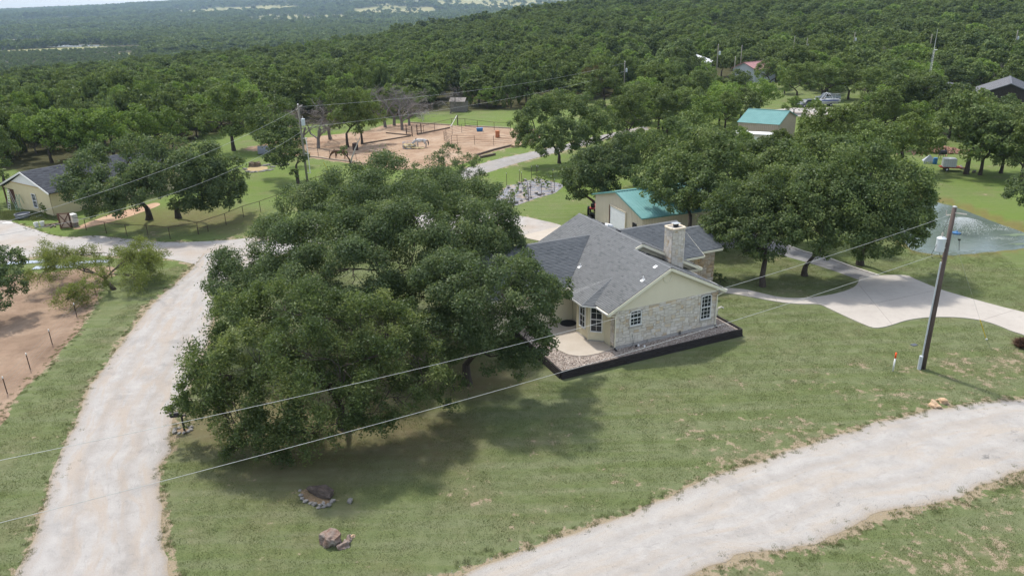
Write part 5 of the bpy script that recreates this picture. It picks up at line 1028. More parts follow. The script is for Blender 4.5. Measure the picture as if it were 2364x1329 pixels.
timbers([ch_(690, 590), ch_(945, 618)], 'timber_tan', 'long pale log lying in the paddock dirt', None, 9, .3)
pipe_fence([G(*ch_(*p)) for p in [(50, 640), (160, 648), (285, 665), (560, 705), (695, 718), (845, 730), (985, 745)]], 1.4, 'thin pipe fence along the lawn side of the horse paddock', .035, True, (1.0,), 4)
pipe_fence([G(*ch_(*p)) for p in [(870, 290), (1270, 400), (1380, 370), (1500, 350), (1560, 325), (1665, 390), (1700, 320), (1830, 365), (2005, 365), (2170, 372)]][:0] or [G(*ch_(*p)) for p in [(1265, 402), (1380, 372), (1560, 325), (1700, 326), (1830, 345), (2005, 365), (2175, 372)]], 1.5, 'pipe fence between the horse paddock and the meadow', .04, True, (1.0,), 4)
# round pen of panels
def panel_pen(pxs, label):
    P_ = [G(*ch_(*p)) for p in pxs]; e = empty('round_pen', P_[0], 0, label, 'pen'); Q_ = [p-P_[0] for p in P_]
    for a, b in zip(Q_[:-1], Q_[1:]):
        pn = empty('pen_panel', parent=e); m = MB()
        for z in (.3, .6, .9, 1.2, 1.55): m.tube([(a[0], a[1], z), (b[0], b[1], z)], .022, 5, False)
        m.build('panel_rails', MATS['rust_pipe'], pn); MB().tube([(a[0], a[1], 0), (a[0], a[1], 1.65)], .035, 6).build('panel_post', MATS['rust_pipe'], pn)
panel_pen([(1480, 475), (1560, 515), (1618, 517), (1800, 522), (2000, 525), (2190, 510)], 'near half of the rusty panel round pen in the paddock'); panel_pen([(1480, 475), (1500, 430), (1565, 415), (1665, 392), (1830, 372)], 'far half of the rusty panel round pen in the paddock')
def gate_at(a, b, label):
    A_, B_ = G(*ch_(*a)), G(*ch_(*b)); d = B_-A_; e = empty('pipe_gate', A_, 0, label, 'gate')
    for p in (np.zeros(3), d): MB().tube([(p[0], p[1], 0), (p[0], p[1], 1.9)], .09, 8).build('post', MATS['rust_pipe'], e)
    for z in (.3, .7, 1.1, 1.5): MB().tube([(0, 0, z), (d[0], d[1], z)], .03, 6).build('rail', MATS['rust_pipe'], e)
gate_at((1145, 432), (1085, 415), 'open pipe gate left of the paddock gap'); gate_at((1197, 415), (1240, 405), 'pipe gate right of the paddock gap')
# corner posts, tub, board, tank
simple('post_green', (0.08, 0.085, 0.045)); g_ = G(*ch_(1622, 318)); cp = empty('brace_post', g_, 0, 'green corner post with pale diagonal brace at the meadow fence', 'fence post'); MB().tube([(0, 0, 0), (0, 0, 2.1)], .12, 8).build('post', MATS['post_green'], cp); MB().bar((-.1, 0, 2.0), (-1.3, -1.6, .1), .1, .1).build('brace', MATS['tpost_white'], cp)
simple('blue_plastic', (0.035, 0.14, 0.32), (0.05, 0.17, 0.36), 4, .5, .03); g_ = G(*ch_(1853, 378)); MB().box((0, 0, .3), (1.1, .8, .6), 0, 0, 0, 1.15).box((0, 0, .62), (1.3, .95, .05)).build('feed_tub', MATS['blue_plastic'], loc=g_, label='small blue feed tub in the round pen', cat='tub', bevel=.05)
simple('rust_panel', (0.38, 0.13, 0.055), (0.48, 0.19, 0.09), 4, .8); g_ = G(*ch_(2040, 443)); MB().lathe([(.4, 0), (.42, .05), (.4, .6), (.42, .62), (.4, .65), (.4, 1.2), (.38, 1.24)], n=14).build('rusty_barrel', MATS['rust_panel'], loc=g_, label='rust orange barrel standing in the round pen', cat='barrel')
g_ = G(*ch_(550, 575)); MB().lathe([(.48, 0), (.52, .1), (.5, .55), (.52, .6), (.5, 1.15), (.3, 1.25)], n=14).build('dark_barrel', simple('barrel_brown', (0.045, 0.03, 0.025)), loc=g_, label='dark brown barrel beside the small paddock tree', cat='barrel')
# shelter tank by the left oak
g_ = G(597, 356); st = empty('poly_shelter', g_, math.radians(14), 'dark domed animal shelter with slatted end beside the paddock', 'shelter'); m = MB(); pr = [(1.0*math.cos(a), 1.2*math.sin(a)+.15) for a in np.linspace(0, math.pi, 12)]; nn = len(pr)
m.add([(0, y, z) for y, z in pr]+[(3.2, y, z) for y, z in pr], [(i, i+1, nn+i+1, nn+i) for i in range(nn-1)]+[tuple(range(2*nn-1, nn-1, -1))]); m.build('shell', simple('shelter_grey', (0.16, 0.17, 0.19)), st, True); MB().add([(.05, y*.97, z*.97) for y, z in pr], [tuple(range(nn))]).build('opening', MATS['dark_opening'], st)
for k in range(4): MB().box((-.02, 0, .25+k*.28), (.04, 1.7-.3*k, .07)).build('slat', MATS['grey_metal'], st)
# horses
def horse(name, loc, rz, mats, label, head_low=1.0, sc=1.0):
    """body facing +x, grazing"""
    me = bpy.data.meshes.new('horse_body')
    J = {'hip': (-.75, 0, 1.32, .36, .40), 'rump': (-1.02, 0, 1.22, .22, .26), 'loin': (-.35, 0, 1.30, .35, .38), 'belly': (.05, 0, 1.24, .37, .40), 'chest': (.48, 0, 1.26, .33, .42), 'withers': (.66, 0, 1.36, .22, .36), 'neck1': (.98, 0, 1.22, .16, .25), 'neck2': (1.28, 0, .90, .13, .18), 'poll': (1.48, 0, .60, .11, .13), 'muz': (1.62, 0, .28, .09, .10), 'nose': (1.66, 0, .12, .07, .07),
         'tail1': (-1.16, 0, 1.18, .06, .06), 'tail2': (-1.26, 0, .80, .07, .07), 'tail3': (-1.26, 0, .45, .04, .04)}
    E_ = [('hip', 'rump'), ('hip', 'loin'), ('loin', 'belly'), ('belly', 'chest'), ('chest', 'withers'), ('withers', 'neck1'), ('neck1', 'neck2'), ('neck2', 'poll'), ('poll', 'muz'), ('muz', 'nose'), ('rump', 'tail1'), ('tail1', 'tail2'), ('tail2', 'tail3')]
    for s, n_ in ((-1, 'l'), (1, 'r')):
        o1 = .08*s
        J.update({'sh'+n_: (.52, .17*s, 1.02, .15, .17), 'kn'+n_: (.52+o1, .17*s, .52, .065, .07), 'fk'+n_: (.52+o1, .17*s, .14, .042, .045), 'ff'+n_: (.56+o1, .17*s, .03, .06, .055), 'st'+n_: (-.66+o1, .19*s, .98, .18, .2), 'hk'+n_: (-.94+o1, .18*s, .56, .07, .08), 'hf'+n_: (-.86+o1, .18*s, .14, .045, .05), 'hh'+n_: (-.80+o1, .18*s, .03, .06, .055), 'ear'+n_: (1.50, .09*s, .72, .035, .03)})
        E_ += [('chest', 'sh'+n_), ('sh'+n_, 'kn'+n_), ('kn'+n_, 'fk'+n_), ('fk'+n_, 'ff'+n_), ('hip', 'st'+n_), ('st'+n_, 'hk'+n_), ('hk'+n_, 'hf'+n_), ('hf'+n_, 'hh'+n_), ('poll', 'ear'+n_)]
    ks = list(J); me.from_pydata([tuple(c*sc for c in J[k][:3]) for k in ks], [(ks.index(a), ks.index(b)) for a, b in E_], []); me.materials.append(mats[0])
    e = empty(name, loc, rz, label, 'horse'); o = bpy.data.objects.new('body', me); finish(o, e); sk = o.modifiers.new('skin', 'SKIN'); sk.use_smooth_shade = True; sk.branch_smoothing = .6
    for i, k in enumerate(ks):
        me.skin_vertices[0].data[i].radius = (J[k][3]*sc*.92, J[k][4]*sc*.92); me.skin_vertices[0].data[i].use_root = (k == 'hip')
    o.modifiers.new('sub', 'SUBSURF').levels = 1; o.modifiers['sub'].render_levels = 2
    m = MB()
    for i in range(9):
        t_ = i/8; p = lerp((.72, 0, 1.68), (1.42, 0, .82), t_); m.tube([tuple(c*sc for c in p), tuple(c*sc for c in (p[0]-.03, .14 if i % 2 else -.14, p[2]-.2))], [.06*sc, .03*sc], 5)
    m.build('mane', mats[1], e); MB().tube([tuple(c*sc for c in q_) for q_ in [(-1.14, 0, 1.3), (-1.28, 0, 1.1), (-1.32, 0, .75), (-1.30, 0, .35)]], [.05*sc, .08*sc, .1*sc, .03*sc], 7).build('tail_hair', mats[1], e)
    return e
t = NT('horse_bay'); t.pbr(t.mix(t.noise(t.coord(), 2.5, 3), (0.075, 0.035, 0.018), (0.13, 0.062, 0.03)), .55, None, spec=.3)
t = NT('horse_grey'); v = t.coord(); col = t.ramp(t.noise(v, 3.5, 4), [(.35, (0.30, 0.29, 0.29)), (.55, (0.58, 0.56, 0.54))]); sp_ = t.n('SeparateXYZ'); t.put(sp_.inputs[0], v); col = t.mix(t.ramp(t.math('MULTIPLY', sp_.outputs[2], .6), [(.12, .85), (.5, 0.0)]), col, (0.13, 0.12, 0.12)); t.pbr(col, .6, None, spec=.3)
simple('mane_dark', (0.02, 0.016, 0.014), rough=.8)
g_ = G(*ch_(345, 674)); horse('horse', (g_[0]+.55, g_[1]+.2, 0), math.radians(188), (MATS['horse_bay'], MATS['mane_dark']), 'dark bay horse grazing at the paddock fence behind the greenish pole')
g_ = G(*ch_(1235, 552)); horse('horse', (g_[0], g_[1], 0), math.radians(186), (MATS['horse_grey'], MATS['mane_dark']), 'dapple grey horse eating at the hay ring', sc=1.02)
# hay ring
simple('hay', (0.42, 0.33, 0.17), (0.55, 0.45, 0.26), 9, .95, .8, 30, dist=.06); g_ = G(*ch_(1115, 555)); hr = empty('hay_ring', g_, 0, 'blue grey tube hay ring around a hay heap beside the grey horse', 'feeder'); simple('ring_blue', (0.24, 0.30, 0.40))
m = MB(); [m.tube([(1.15*math.cos(a), 1.0*math.sin(a), z) for a in np.linspace(0, 6.283, 20)], .03, 5, False) for z in (.1, .55, 1.05)]; m.build('hoops', MATS['ring_blue'], hr)
for k in range(10): a = k*.628; MB().tube([(1.15*math.cos(a), math.sin(a), 0), (1.15*math.cos(a), math.sin(a), 1.08)], .025, 5).build('upright', MATS['ring_blue'], hr)
link_mesh('hay_heap', rock_mesh('hay_heap', 'hay', (1.1, .9, .6), 90, 3, .4, 2), None, (g_[0], g_[1], -.1), label='heap of pale hay inside the tube ring', cat='hay'); link_mesh('hay_heap', rock_mesh('hay_heap', 'hay', (1.2, .6, .22), 91, 3, .4, 2), None, (g_[0]+1.5, g_[1]-.6, -.08), label='scattered low hay pile in front of the grey horse', cat='hay')
# ================================================================== GARDEN PLOT
t = NT('weed_fabric'); P0 = t.pos(); n1 = t.noise(P0, 1.0, 5, .6, .6); n2 = t.noise(t.mapping(P0, (1, 2.5, 1), (0, 0, .5)), 2.3, 4, .6, 1.2)
col = t.mix(t.ramp(n2, [(.5, 0.0), (.64, 1.0)]), (0.11, 0.115, 0.14), (0.42, 0.42, 0.44)); col = t.mix(t.ramp(n1, [(.5, 0.0), (.6, .8)]), col, (0.34, 0.27, 0.20)); t.pbr(col, .55, t.bump(n2, .8, .15), spec=.4)
gsh = poly_sheet('garden_plot', garden_poly, .02, 'weed_fabric', .12, 30, 'garden plot covered in dark weed fabric with bare soil', .3)
cg = garden_poly.mean(0)
for k, c in enumerate([(65, 320), (262, 275), (295, 310), (445, 215), (523, 200), (545, 210), (775, 270), (797, 430), (185, 620), (400, 555), (430, 480), (600, 480), (135, 590), (745, 370), (385, 460)]):
    g_ = G(*c4(*c)); s_ = empty('garden_stake', g_, 0, 'dark steel stake standing around the garden plot', 'stake', 'steel stakes around the garden plot'); MB().tube([(0, 0, 0), (rng.uniform(-.03, .03), 0, 1.75)], .03, 6).build('shaft', MATS['rust_pipe'], s_); MB().tube([(0, 0, 1.6), (0, 0, 1.78)], .032, 6).build('tip', MATS['tpost_white'], s_)
for k, c in enumerate([(345, 245), (455, 250), (530, 215), (255, 300), (410, 350), (280, 430), (330, 370), (520, 450), (620, 455), (430, 515), (560, 475), (90, 360), (140, 395), (215, 595), (290, 560), (120, 620), (880, 330), (760, 430), (380, 540)]):
    g_ = G(*c4(*c)); link_mesh('edging_stone', RM[k % 4], None, (g_[0], g_[1], 0), (0, 0, rng.uniform(0, 6)), (1.5+rng.random(),)*3, label='pale stone weighing down the garden weed fabric', cat='stone', group='stones on the weed fabric')
# ================================================================== POND FOUNTAIN
t = NT('spray'); tb = t.n('BsdfTransparent'); db = t.n('BsdfPrincipled'); db.inputs['Base Color'].default_value = (.85, .88, .9, 1); db.inputs['Roughness'].default_value = .4; mx = t.n('MixShader'); mx.inputs[0].default_value = .5; t.t.links.new(tb.outputs[0], mx.inputs[1]); t.t.links.new(db.outputs[0], mx.inputs[2]); t.t.links.new(mx.outputs[0], t.out.inputs[0])
ftn = empty('pond_fountain', (ft[0], ft[1], -.33), 0, 'small blue floating fountain spraying water in the pond', 'fountain'); MB().lathe([(.4, 0), (.42, .12), (.2, .2), (.08, .3)], n=14).build('float', MATS['blue_plastic'], ftn)
rs = np.random.RandomState(8); m = MB(); n = 5000; v_, f_ = [], []
an = rs.uniform(0, 6.283, n); rm_ = rs.uniform(.5, 2.4, n); tt = rs.uniform(0, 1, n)**.8; hh = 2.0-.2*rm_
x = rm_*tt*np.cos(an)*1.1+.9*tt; y = rm_*tt*np.sin(an); z = .3+4*hh*tt*(1-tt)*.55*1.3; s = rs.uniform(.007, .017, n)*(1+tt)
pv = np.stack([x, y, z], -1)[:, None]+octv[None]*s[:, None, None]; finish(bpy.data.objects.new('water_spray', np_mesh('water_spray', pv.reshape(-1, 3), (octf[None]+6*np.arange(n)[:, None, None]).reshape(-1, 3), MATS['spray'])), ftn, kind='stuff')
simple('foam', (0.62, 0.66, 0.64), (0.7, 0.74, 0.72), 3, .5, .1)
rs = np.random.RandomState(9); n = 420; cl = np.array([[5.2, 1.2], [7.6, -.6], [3.4, -2.0], [6.4, 2.2]])[rs.randint(0, 4, n)]; x = cl[:, 0]+rs.normal(0, .8, n); y = cl[:, 1]+rs.normal(0, .28, n); s = rs.uniform(.015, .04, n)
v3 = np.array([[1, 0, 0], [-.5, .87, 0], [-.5, -.87, 0]]); pv = np.stack([x, y, np.full(n, .012)], -1)[:, None]+v3[None]*s[:, None, None]*np.array([1.6, 1, 1]); finish(bpy.data.objects.new('ripple_foam', np_mesh('ripple_foam', pv.reshape(-1, 3), np.arange(3*n).reshape(-1, 3), MATS['foam'])), ftn, kind='stuff')
g_ = G(2214, 578); MB().tube([(0, 0, 0), (-.12, .1, 1.0)], .025, 6).box((-.12, .1, 1.05), (.2, .12, .14)).build('outlet_post', MATS['black_metal'], loc=g_, label='thin dark outlet post at the pond edge', cat='post')
simple('algae', (0.105, 0.15, 0.085), (0.14, 0.18, 0.11), 2, .6, .1)
for px, py, r_, lb in [(2352, 535, .9, 'larger green algae patch at the right end of the pond'), (2358, 556, .6, 'smaller green algae patch below the larger one')]:
    MB().prism([(r_*(1.5+.5*math.sin(3*a)+.3*math.sin(7*a+1))*math.cos(a), .55*r_*(1+.35*math.sin(2*a+1)+.2*math.sin(5*a))*math.sin(a)) for a in np.linspace(0, 6.283, 26, endpoint=False)], 0, .01).build('algae_mat', MATS['algae'], loc=(*G(px, py)[:2], -.327), label=lb, cat='algae')
# ================================================================== TOTE TRAILER AND YARD BITS (right)
ct = lambda x, y: (2060+x/6.645, 280+y/6.645)
simple('tote_white', (0.68, 0.70, 0.72), (0.74, 0.76, 0.78), 3, .45, .03); simple('trailer_red', (0.30, 0.06, 0.03)); g_ = G(*ct(850, 755)); tt_ = empty('water_tote_trailer', g_, math.radians(-18), 'white caged water tote on a small red trailer under the trees', 'trailer')
MB().box((0, 0, 1.15), (1.6, 1.25, 1.15)).build('tank', MATS['tote_white'], tt_, bevel=.08); m = MB()
for k in range(7): m.bar((-.81+k*.27, -.66, .6), (-.81+k*.27, -.66, 1.7), .02, .02, (0, 1, 0))
for k in range(6): m.bar((-.82, -.67, .62+k*.21), (.82, -.67, .62+k*.21), .02, .02); m.bar((-.83, -.66, .62+k*.21), (-.83, .66, .62+k*.21), .02, .02)
m.build('cage', MATS['galvanised'], tt_); MB().box((.2, 0, .5), (2.6, 1.3, .1)).build('bed', MATS['trailer_red'], tt_); MB().bar((1.4, 0, .48), (2.4, 0, .45), .1, .08).build('drawbar', MATS['trailer_red'], tt_)
for s in (-1, 1): o = MB().lathe([(.26, -.08), (.28, 0), (.26, .08)], n=14).build('wheel', MATS['black_metal'], tt_); o.location = (-.3, s*.75, .28); o.rotation_euler = (math.pi/2, 0, 0); r_ = MB().lathe([(.13, -.09), (.13, .09)], n=10).build('rim', MATS['white_vinyl'], o)
g_ = G(*ct(650, 655)); MB().lathe([(.28, 0), (.3, .04), (.29, .4), (.31, .44), (.29, .5), (.29, .84), (.26, .9)], n=16).build('blue_barrel', MATS['blue_plastic'], loc=g_, label='bright blue plastic barrel beside the white tote', cat='barrel', smooth=False)
g_ = G(*ct(555, 610)); MB().add([(-.8, 0, 0), (.9, -.2, 0), (.8, .7, 0), (-.5, .9, 0), (.2, .2, .9)], [(0, 1, 4), (1, 2, 4), (2, 3, 4), (3, 0, 4)]).build('grey_tarp', MATS['grey_metal'], loc=g_, label='grey tarp tent heap left of the blue barrel', cat='tarp')
g_ = G(*ct(575, 655)); e = empty('wire_crate', g_, math.radians(-12), 'low grey slatted crate in front of the tarp', 'crate')
for k in range(7): MB().box((-.75+k*.25, 0, .2), (.18, .04, .4)).build('slat', MATS['grey_metal'], e)
MB().box((0, .03, .36), (1.8, .04, .06)).build('rail', MATS['white_vinyl'], e)
g_ = G(*ct(755, 580)); e = empty('smoker', g_, 0, 'black barbecue smoker on thin legs by the brick pile', 'barbecue'); o = MB().lathe([(.0, -.5), (.34, -.48), (.36, 0), (.34, .48), (.0, .5)], n=16).build('drum', MATS['black_metal'], e); o.rotation_euler = (0, math.pi/2, 0); o.location = (0, 0, 1.0)
for sx in (-.3, .3):
    for sy in (-.2, .2): MB().bar((sx*1.3, sy*1.3, 0), (sx, sy, .8), .04, .04, (0, 1, 0)).build('leg', MATS['black_metal'], e)
MB().tube([(.35, 0, 1.2), (.35, 0, 1.7)], .06, 8).build('chimney', MATS['black_metal'], e)
simple('brick_rubble', (0.26, 0.13, 0.09), (0.42, 0.27, 0.20), 3, .95, .4, rnd=.3); m = MB(); rs_ = random.Random(4)
for k in range(420): r_ = abs(rs_.gauss(0, 1)); a = rs_.uniform(0, 6.28); m.box((r_*2.6*math.cos(a), r_*1.1*math.sin(a), max(.05, .9-.5*r_+rs_.uniform(-.1, .1))), (.3, .18, .14), rs_.uniform(0, 6), rs_.uniform(-.6, .6), rs_.uniform(-.6, .6))
g_ = G(*ct(745, 480)); o = m.build('brick_pile', MATS['brick_rubble'], loc=g_, label='spread heap of broken red bricks behind the smoker', cat='rubble', kind='stuff')
for k, c in enumerate([(1010, 720), (1060, 735), (1110, 750), (1160, 760), (1040, 700), (1250, 790), (980, 705)]): g_ = G(*ct(*c)); link_mesh('field_stone', RM[k % 4], None, (g_[0], g_[1], 0), (0, 0, k), (2.2, 2.2, 2.2), label='pale field stone scattered right of the white tote', cat='stone', group='stones right of the tote')
# ================================================================== VEHICLES FAR RIGHT
cv = lambda x, y: (1680+x/5.537, 180+y/5.537)
simple('boat_white', (0.62, 0.63, 0.66), rough=.3, bump=0); simple('boat_blue', (0.03, 0.05, 0.22), rough=.3, bump=0); simple('car_grey', (0.10, 0.115, 0.13), rough=.3, bump=0, spec=.5); simple('car_silver', (0.35, 0.38, 0.42), rough=.3, bump=0, spec=.5)
def wheels(par, pts, r):
    for (x, y) in pts: o = MB().lathe([(r*.9, -.11), (r, -.06), (r, .06), (r*.9, .11)], n=14).build('wheel', MATS['black_metal'], par); o.location = (x, y, r); o.rotation_euler = (math.pi/2, 0, 0); MB().lathe([(r*.55, -.12), (r*.55, .12)], n=10).build('rim', MATS['galvanised'], o)
def hull(par, prof, halfw, mat, name):
    v = []; f = []; n_ = len(prof)
    for s in (-1, 1):
        for x, z in prof: v.append((x, s*halfw(x, z), z))
    MB().add(v, [tuple(range(n_)), tuple(range(2*n_-1, n_-1, -1))]+[(i, n_+i, n_+(i+1) % n_, (i+1) % n_) for i in range(n_)]).build(name, MATS[mat], par, bevel=.04)
def vehicle(loc, rz, L_, prof, glass, mat, label, name, cat):
    e = empty(name, loc, rz, label, cat); hull(e, prof, lambda x, z: .92 if z < 1.15 else .78, mat, 'body')
    for s in (-1, 1): MB().add([(x, s*(.93 if z < 1.1 else .82), z) for x, z in glass], [tuple(range(len(glass)))]).build('side_window', MATS['window_glass'], e)
    wheels(e, [(L_*.31, -.85), (L_*.31, .85), (-L_*.31, -.85), (-L_*.31, .85)], .37)
    for s in (-1, 1): MB().box((L_/2-.02, s*.65, .8), (.06, .3, .16)).build('headlight', MATS['white_vinyl'], e)
    return e
car_prof = [(-2.3, .4), (2.3, .4), (2.32, .8), (1.3, 1.05), (.6, 1.6), (-1.3, 1.65), (-2.2, 1.15), (-2.3, .8)]; car_glass = [(1.1, 1.08), (.55, 1.5), (-1.2, 1.55), (-1.9, 1.12)]
g_ = G(*cv(1005, 370)); vehicle((g_[0], g_[1], 0), math.radians(200), 4.6, car_prof, car_glass, 'car_grey', 'dark grey car parked nose out left of the boat', 'parked_car', 'car')
trk = [(-2.7, .5), (2.7, .5), (2.72, .95), (1.5, 1.15), (1.0, 1.8), (-.5, 1.85), (-.7, 1.15), (-2.7, 1.15)]; g_ = G(*cv(1290, 315)); vehicle((g_[0]+1, g_[1]+3, 0), math.radians(185), 5.4, trk, [(1.3, 1.18), (.95, 1.7), (-.4, 1.75), (-.5, 1.18)], 'car_silver', 'silver pickup truck behind the boat', 'pickup_truck', 'truck')
g_ = G(*cv(1250, 360)); bt_ = empty('ski_boat', (g_[0], g_[1], 0), math.radians(176), 'white and blue ski boat with tow tower on a trailer', 'boat')
hp = [(-2.9, .9), (2.2, .85), (3.2, 1.55), (-2.9, 1.5)]; hull(bt_, hp, lambda x, z: (.95 if z > 1.2 else .6)*(1-max(0, (x-1)/2.6)**2*.95), 'boat_white', 'hull'); MB().box((-.6, -.97, 1.3), (3.6, .02, .2)).build('stripe', MATS['boat_blue'], bt_); MB().box((-.6, .97, 1.3), (3.6, .02, .2)).build('stripe', MATS['boat_blue'], bt_)
MB().add([(.6, -.75, 1.5), (1.2, 0, 1.5), (.6, .75, 1.5), (.2, .65, 2.0), (.6, 0, 2.0), (.2, -.65, 2.0)], [(0, 1, 4, 5), (1, 2, 3, 4)]).build('windscreen', MATS['window_glass'], bt_)
for s in (-1, 1): MB().tube([(-1.3, s*.92, 1.5), (-.4, s*.85, 2.7), (.1, s*.5, 2.9)], .05, 6).build('tower_tube', MATS['boat_white'], bt_); MB().tube([(.9, s*.92, 1.5), (.1, s*.5, 2.9)], .05, 6).build('tower_tube', MATS['boat_white'], bt_)
MB().tube([(.1, -.5, 2.9), (.1, .5, 2.9)], .05, 6).build('tower_tube', MATS['boat_white'], bt_); MB().box((-.1, 0, .6), (5.2, 1.5, .12)).build('trailer_frame', MATS['galvanised'], bt_); wheels(bt_, [(-.8, -.9), (-.8, .9)], .34); MB().box((-1.6, 0, 2.55), (2.6, 1.5, .07)).build('bimini', MATS['car_grey'], bt_)
for s in (-1, 1): MB().tube([(-1.6, s*.85, 1.5), (-1.6, s*.7, 2.55)], .03, 5).build('bimini_pole', MATS['boat_white'], bt_)
g_ = G(2035, 248); cv_ = empty('white_camper', (g_[0], g_[1], 0), math.radians(-15), 'white camper half hidden by foliage right of the boat', 'camper'); MB().box((0, 0, 1.7), (6, 2.4, 2.3)).build('body', MATS['white_roof'], cv_, bevel=.15); MB().box((-1, -1.21, 1.9), (1, .04, .7)).build('window', MATS['window_glass'], cv_); wheels(cv_, [(-.4, -1.1), (-.4, 1.1)], .36)
# red tractor corner behind workshop, dark oddments
g_ = G(1369, 494); e = empty('garden_tractor', g_, math.radians(80), 'small red tractor beside the workshop wall', 'tractor'); simple('tractor_red', (0.50, 0.08, 0.08), rough=.4); MB().box((.5, 0, .75), (1.1, .5, .5)).build('bonnet', MATS['tractor_red'], e, bevel=.06); MB().box((-.5, 0, .85), (.5, .9, .12)).build('fender', MATS['tractor_red'], e); MB().box((-.55, 0, 1.15), (.12, .45, .5)).build('seat', MATS['black_metal'], e); wheels(e, [(-.55, -.5), (-.55, .5)], .55); wheels(e, [(.8, -.4), (.8, .4)], .32)
for k, (px, py, lb) in enumerate([(1358, 512, 'black tyre lying behind the house beside the workshop'), (1366, 507, 'black tyre standing against the workshop corner')]): g_ = G(px, py); o = MB().lathe([(.36, -.1), (.42, 0), (.36, .1), (.24, .1), (.22, 0), (.24, -.1), (.36, -.1)], n=16).build('tyre', MATS['black_metal'], loc=(g_[0], g_[1], .12+.25*k), label=lb, cat='tyre'); o.rotation_euler = (k*1.3, 0, 0)
# orange brush heap left of the grey lane tree
for k, (px, py) in enumerate([(1196, 335), (1205, 338), (1214, 334), (1190, 340)]): g_ = G(px, py); link_mesh('rock', rock_mesh('rock', 'rock_tan', (.9, .6, .5), 60+k, 2), None, (g_[0], g_[1], -.1), (0, 0, k), label='orange boulder in the heap under the lane tree', cat='rock', group='orange boulders under the lane tree')
MB().prism([G(*c4(*c))[:2]-G(*c4(560, 1060))[:2] for c in [(240, 1105), (870, 955), (1000, 1000), (640, 1195), (570, 1175)]], 0, .06).build('back_slab', MATS['patio_concrete'], loc=(*G(*c4(560, 1060))[:2], .0), kind='structure', label='pale concrete slab behind the house')
# ================================================================== TREES
def leaf_mat(name, stops, trans=.36, rv=.22, hue=None):
    t = NT(name); col = t.ramp(t.attr('tone'), stops)
    k = t.math('ADD', t.math('MULTIPLY', t.rnd(), 2*rv), 1-rv); col = t.mix(1.0, col, k, 'MULTIPLY')
    if hue:
        ln = t.noise(t.n('ObjectInfo').outputs['Location'], .03, 4, .6); col = t.mix(t.ramp(ln, [(.42, 0.0), (.62, .8)]), col, tuple(c*1.5 for c in hue))
        col = t.mix(t.ramp(t.math('FRACT', t.math('MULTIPLY', t.rnd(), 7.31)), [(.55, 0.0), (1.0, .75)]), col, hue)
    d = t.n('BsdfDiffuse'); t.put(d.inputs[0], col); tl = t.n('BsdfTranslucent'); t.put(tl.inputs[0], t.mix(1.0, col, (1.25, 1.3, .75), 'MULTIPLY'))
    mx = t.n('MixShader'); mx.inputs[0].default_value = trans; t.t.links.new(d.outputs[0], mx.inputs[1]); t.t.links.new(tl.outputs[0], mx.inputs[2])
    g_ = t.n('BsdfGlossy'); g_.inputs['Roughness'].default_value = .45; g_.inputs[0].default_value = (.9, .95, 1, 1); m2 = t.n('MixShader'); m2.inputs[0].default_value = .012
    t.t.links.new(mx.outputs[0], m2.inputs[1]); t.t.links.new(g_.outputs[0], m2.inputs[2]); t.t.links.new(m2.outputs[0], t.out.inputs[0]); return t.m
leaf_mat('oak_leaf', [(0, (0.063, 0.093, 0.040)), (.5, (0.103, 0.143, 0.061)), (.85, (0.143, 0.186, 0.078)), (1, (0.195, 0.228, 0.097))], .36, .08)
leaf_mat('elm_leaf', [(0, (0.064, 0.093, 0.034)), (.5, (0.105, 0.144, 0.052)), (.85, (0.151, 0.190, 0.069)), (1, (0.206, 0.241, 0.090))])
leaf_mat('mesquite_leaf', [(0, (0.15, 0.185, 0.05)), (.5, (0.20, 0.235, 0.07)), (1, (0.26, 0.285, 0.10))], .45)
leaf_mat('lime_leaf', [(0, (0.094, 0.149, 0.034)), (.5, (0.144, 0.214, 0.048)), (1, (0.216, 0.282, 0.077))], .35)
leaf_mat('wood_leaf', [(0, (0.069, 0.103, 0.039)), (.5, (0.113, 0.156, 0.057)), (.85, (0.156, 0.199, 0.072)), (1, (0.204, 0.244, 0.094))], .28, .38, (0.095, 0.125, 0.032))
leaf_mat('lawn_leaf', [(0, (0.069, 0.103, 0.039)), (.5, (0.113, 0.156, 0.057)), (.85, (0.156, 0.199, 0.072)), (1, (0.204, 0.244, 0.094))], .36, .08)
leaf_mat('dead_twig', [(0, (0.12, 0.105, 0.10)), (1, (0.24, 0.215, 0.20))], 0, .15)
leaf_mat('brown_leaf', [(0, (0.10, 0.075, 0.035)), (.5, (0.14, 0.105, 0.045)), (1, (0.10, 0.11, 0.04))], .2)
simple('bark', (0.045, 0.036, 0.030), (0.085, 0.068, 0.056), 4, .95, .7, 18, stretch=(3, 3, .6), dist=.03); simple('bark_grey', (0.13, 0.115, 0.105), (0.22, 0.20, 0.185), 4, .95, .5, 18, stretch=(3, 3, .6)); simple('bark_white', (0.34, 0.32, 0.30), (0.46, 0.44, 0.42), 4, .95, .4, 18)
def unit(v): return v/np.maximum(np.linalg.norm(v, axis=-1, keepdims=True), 1e-9)
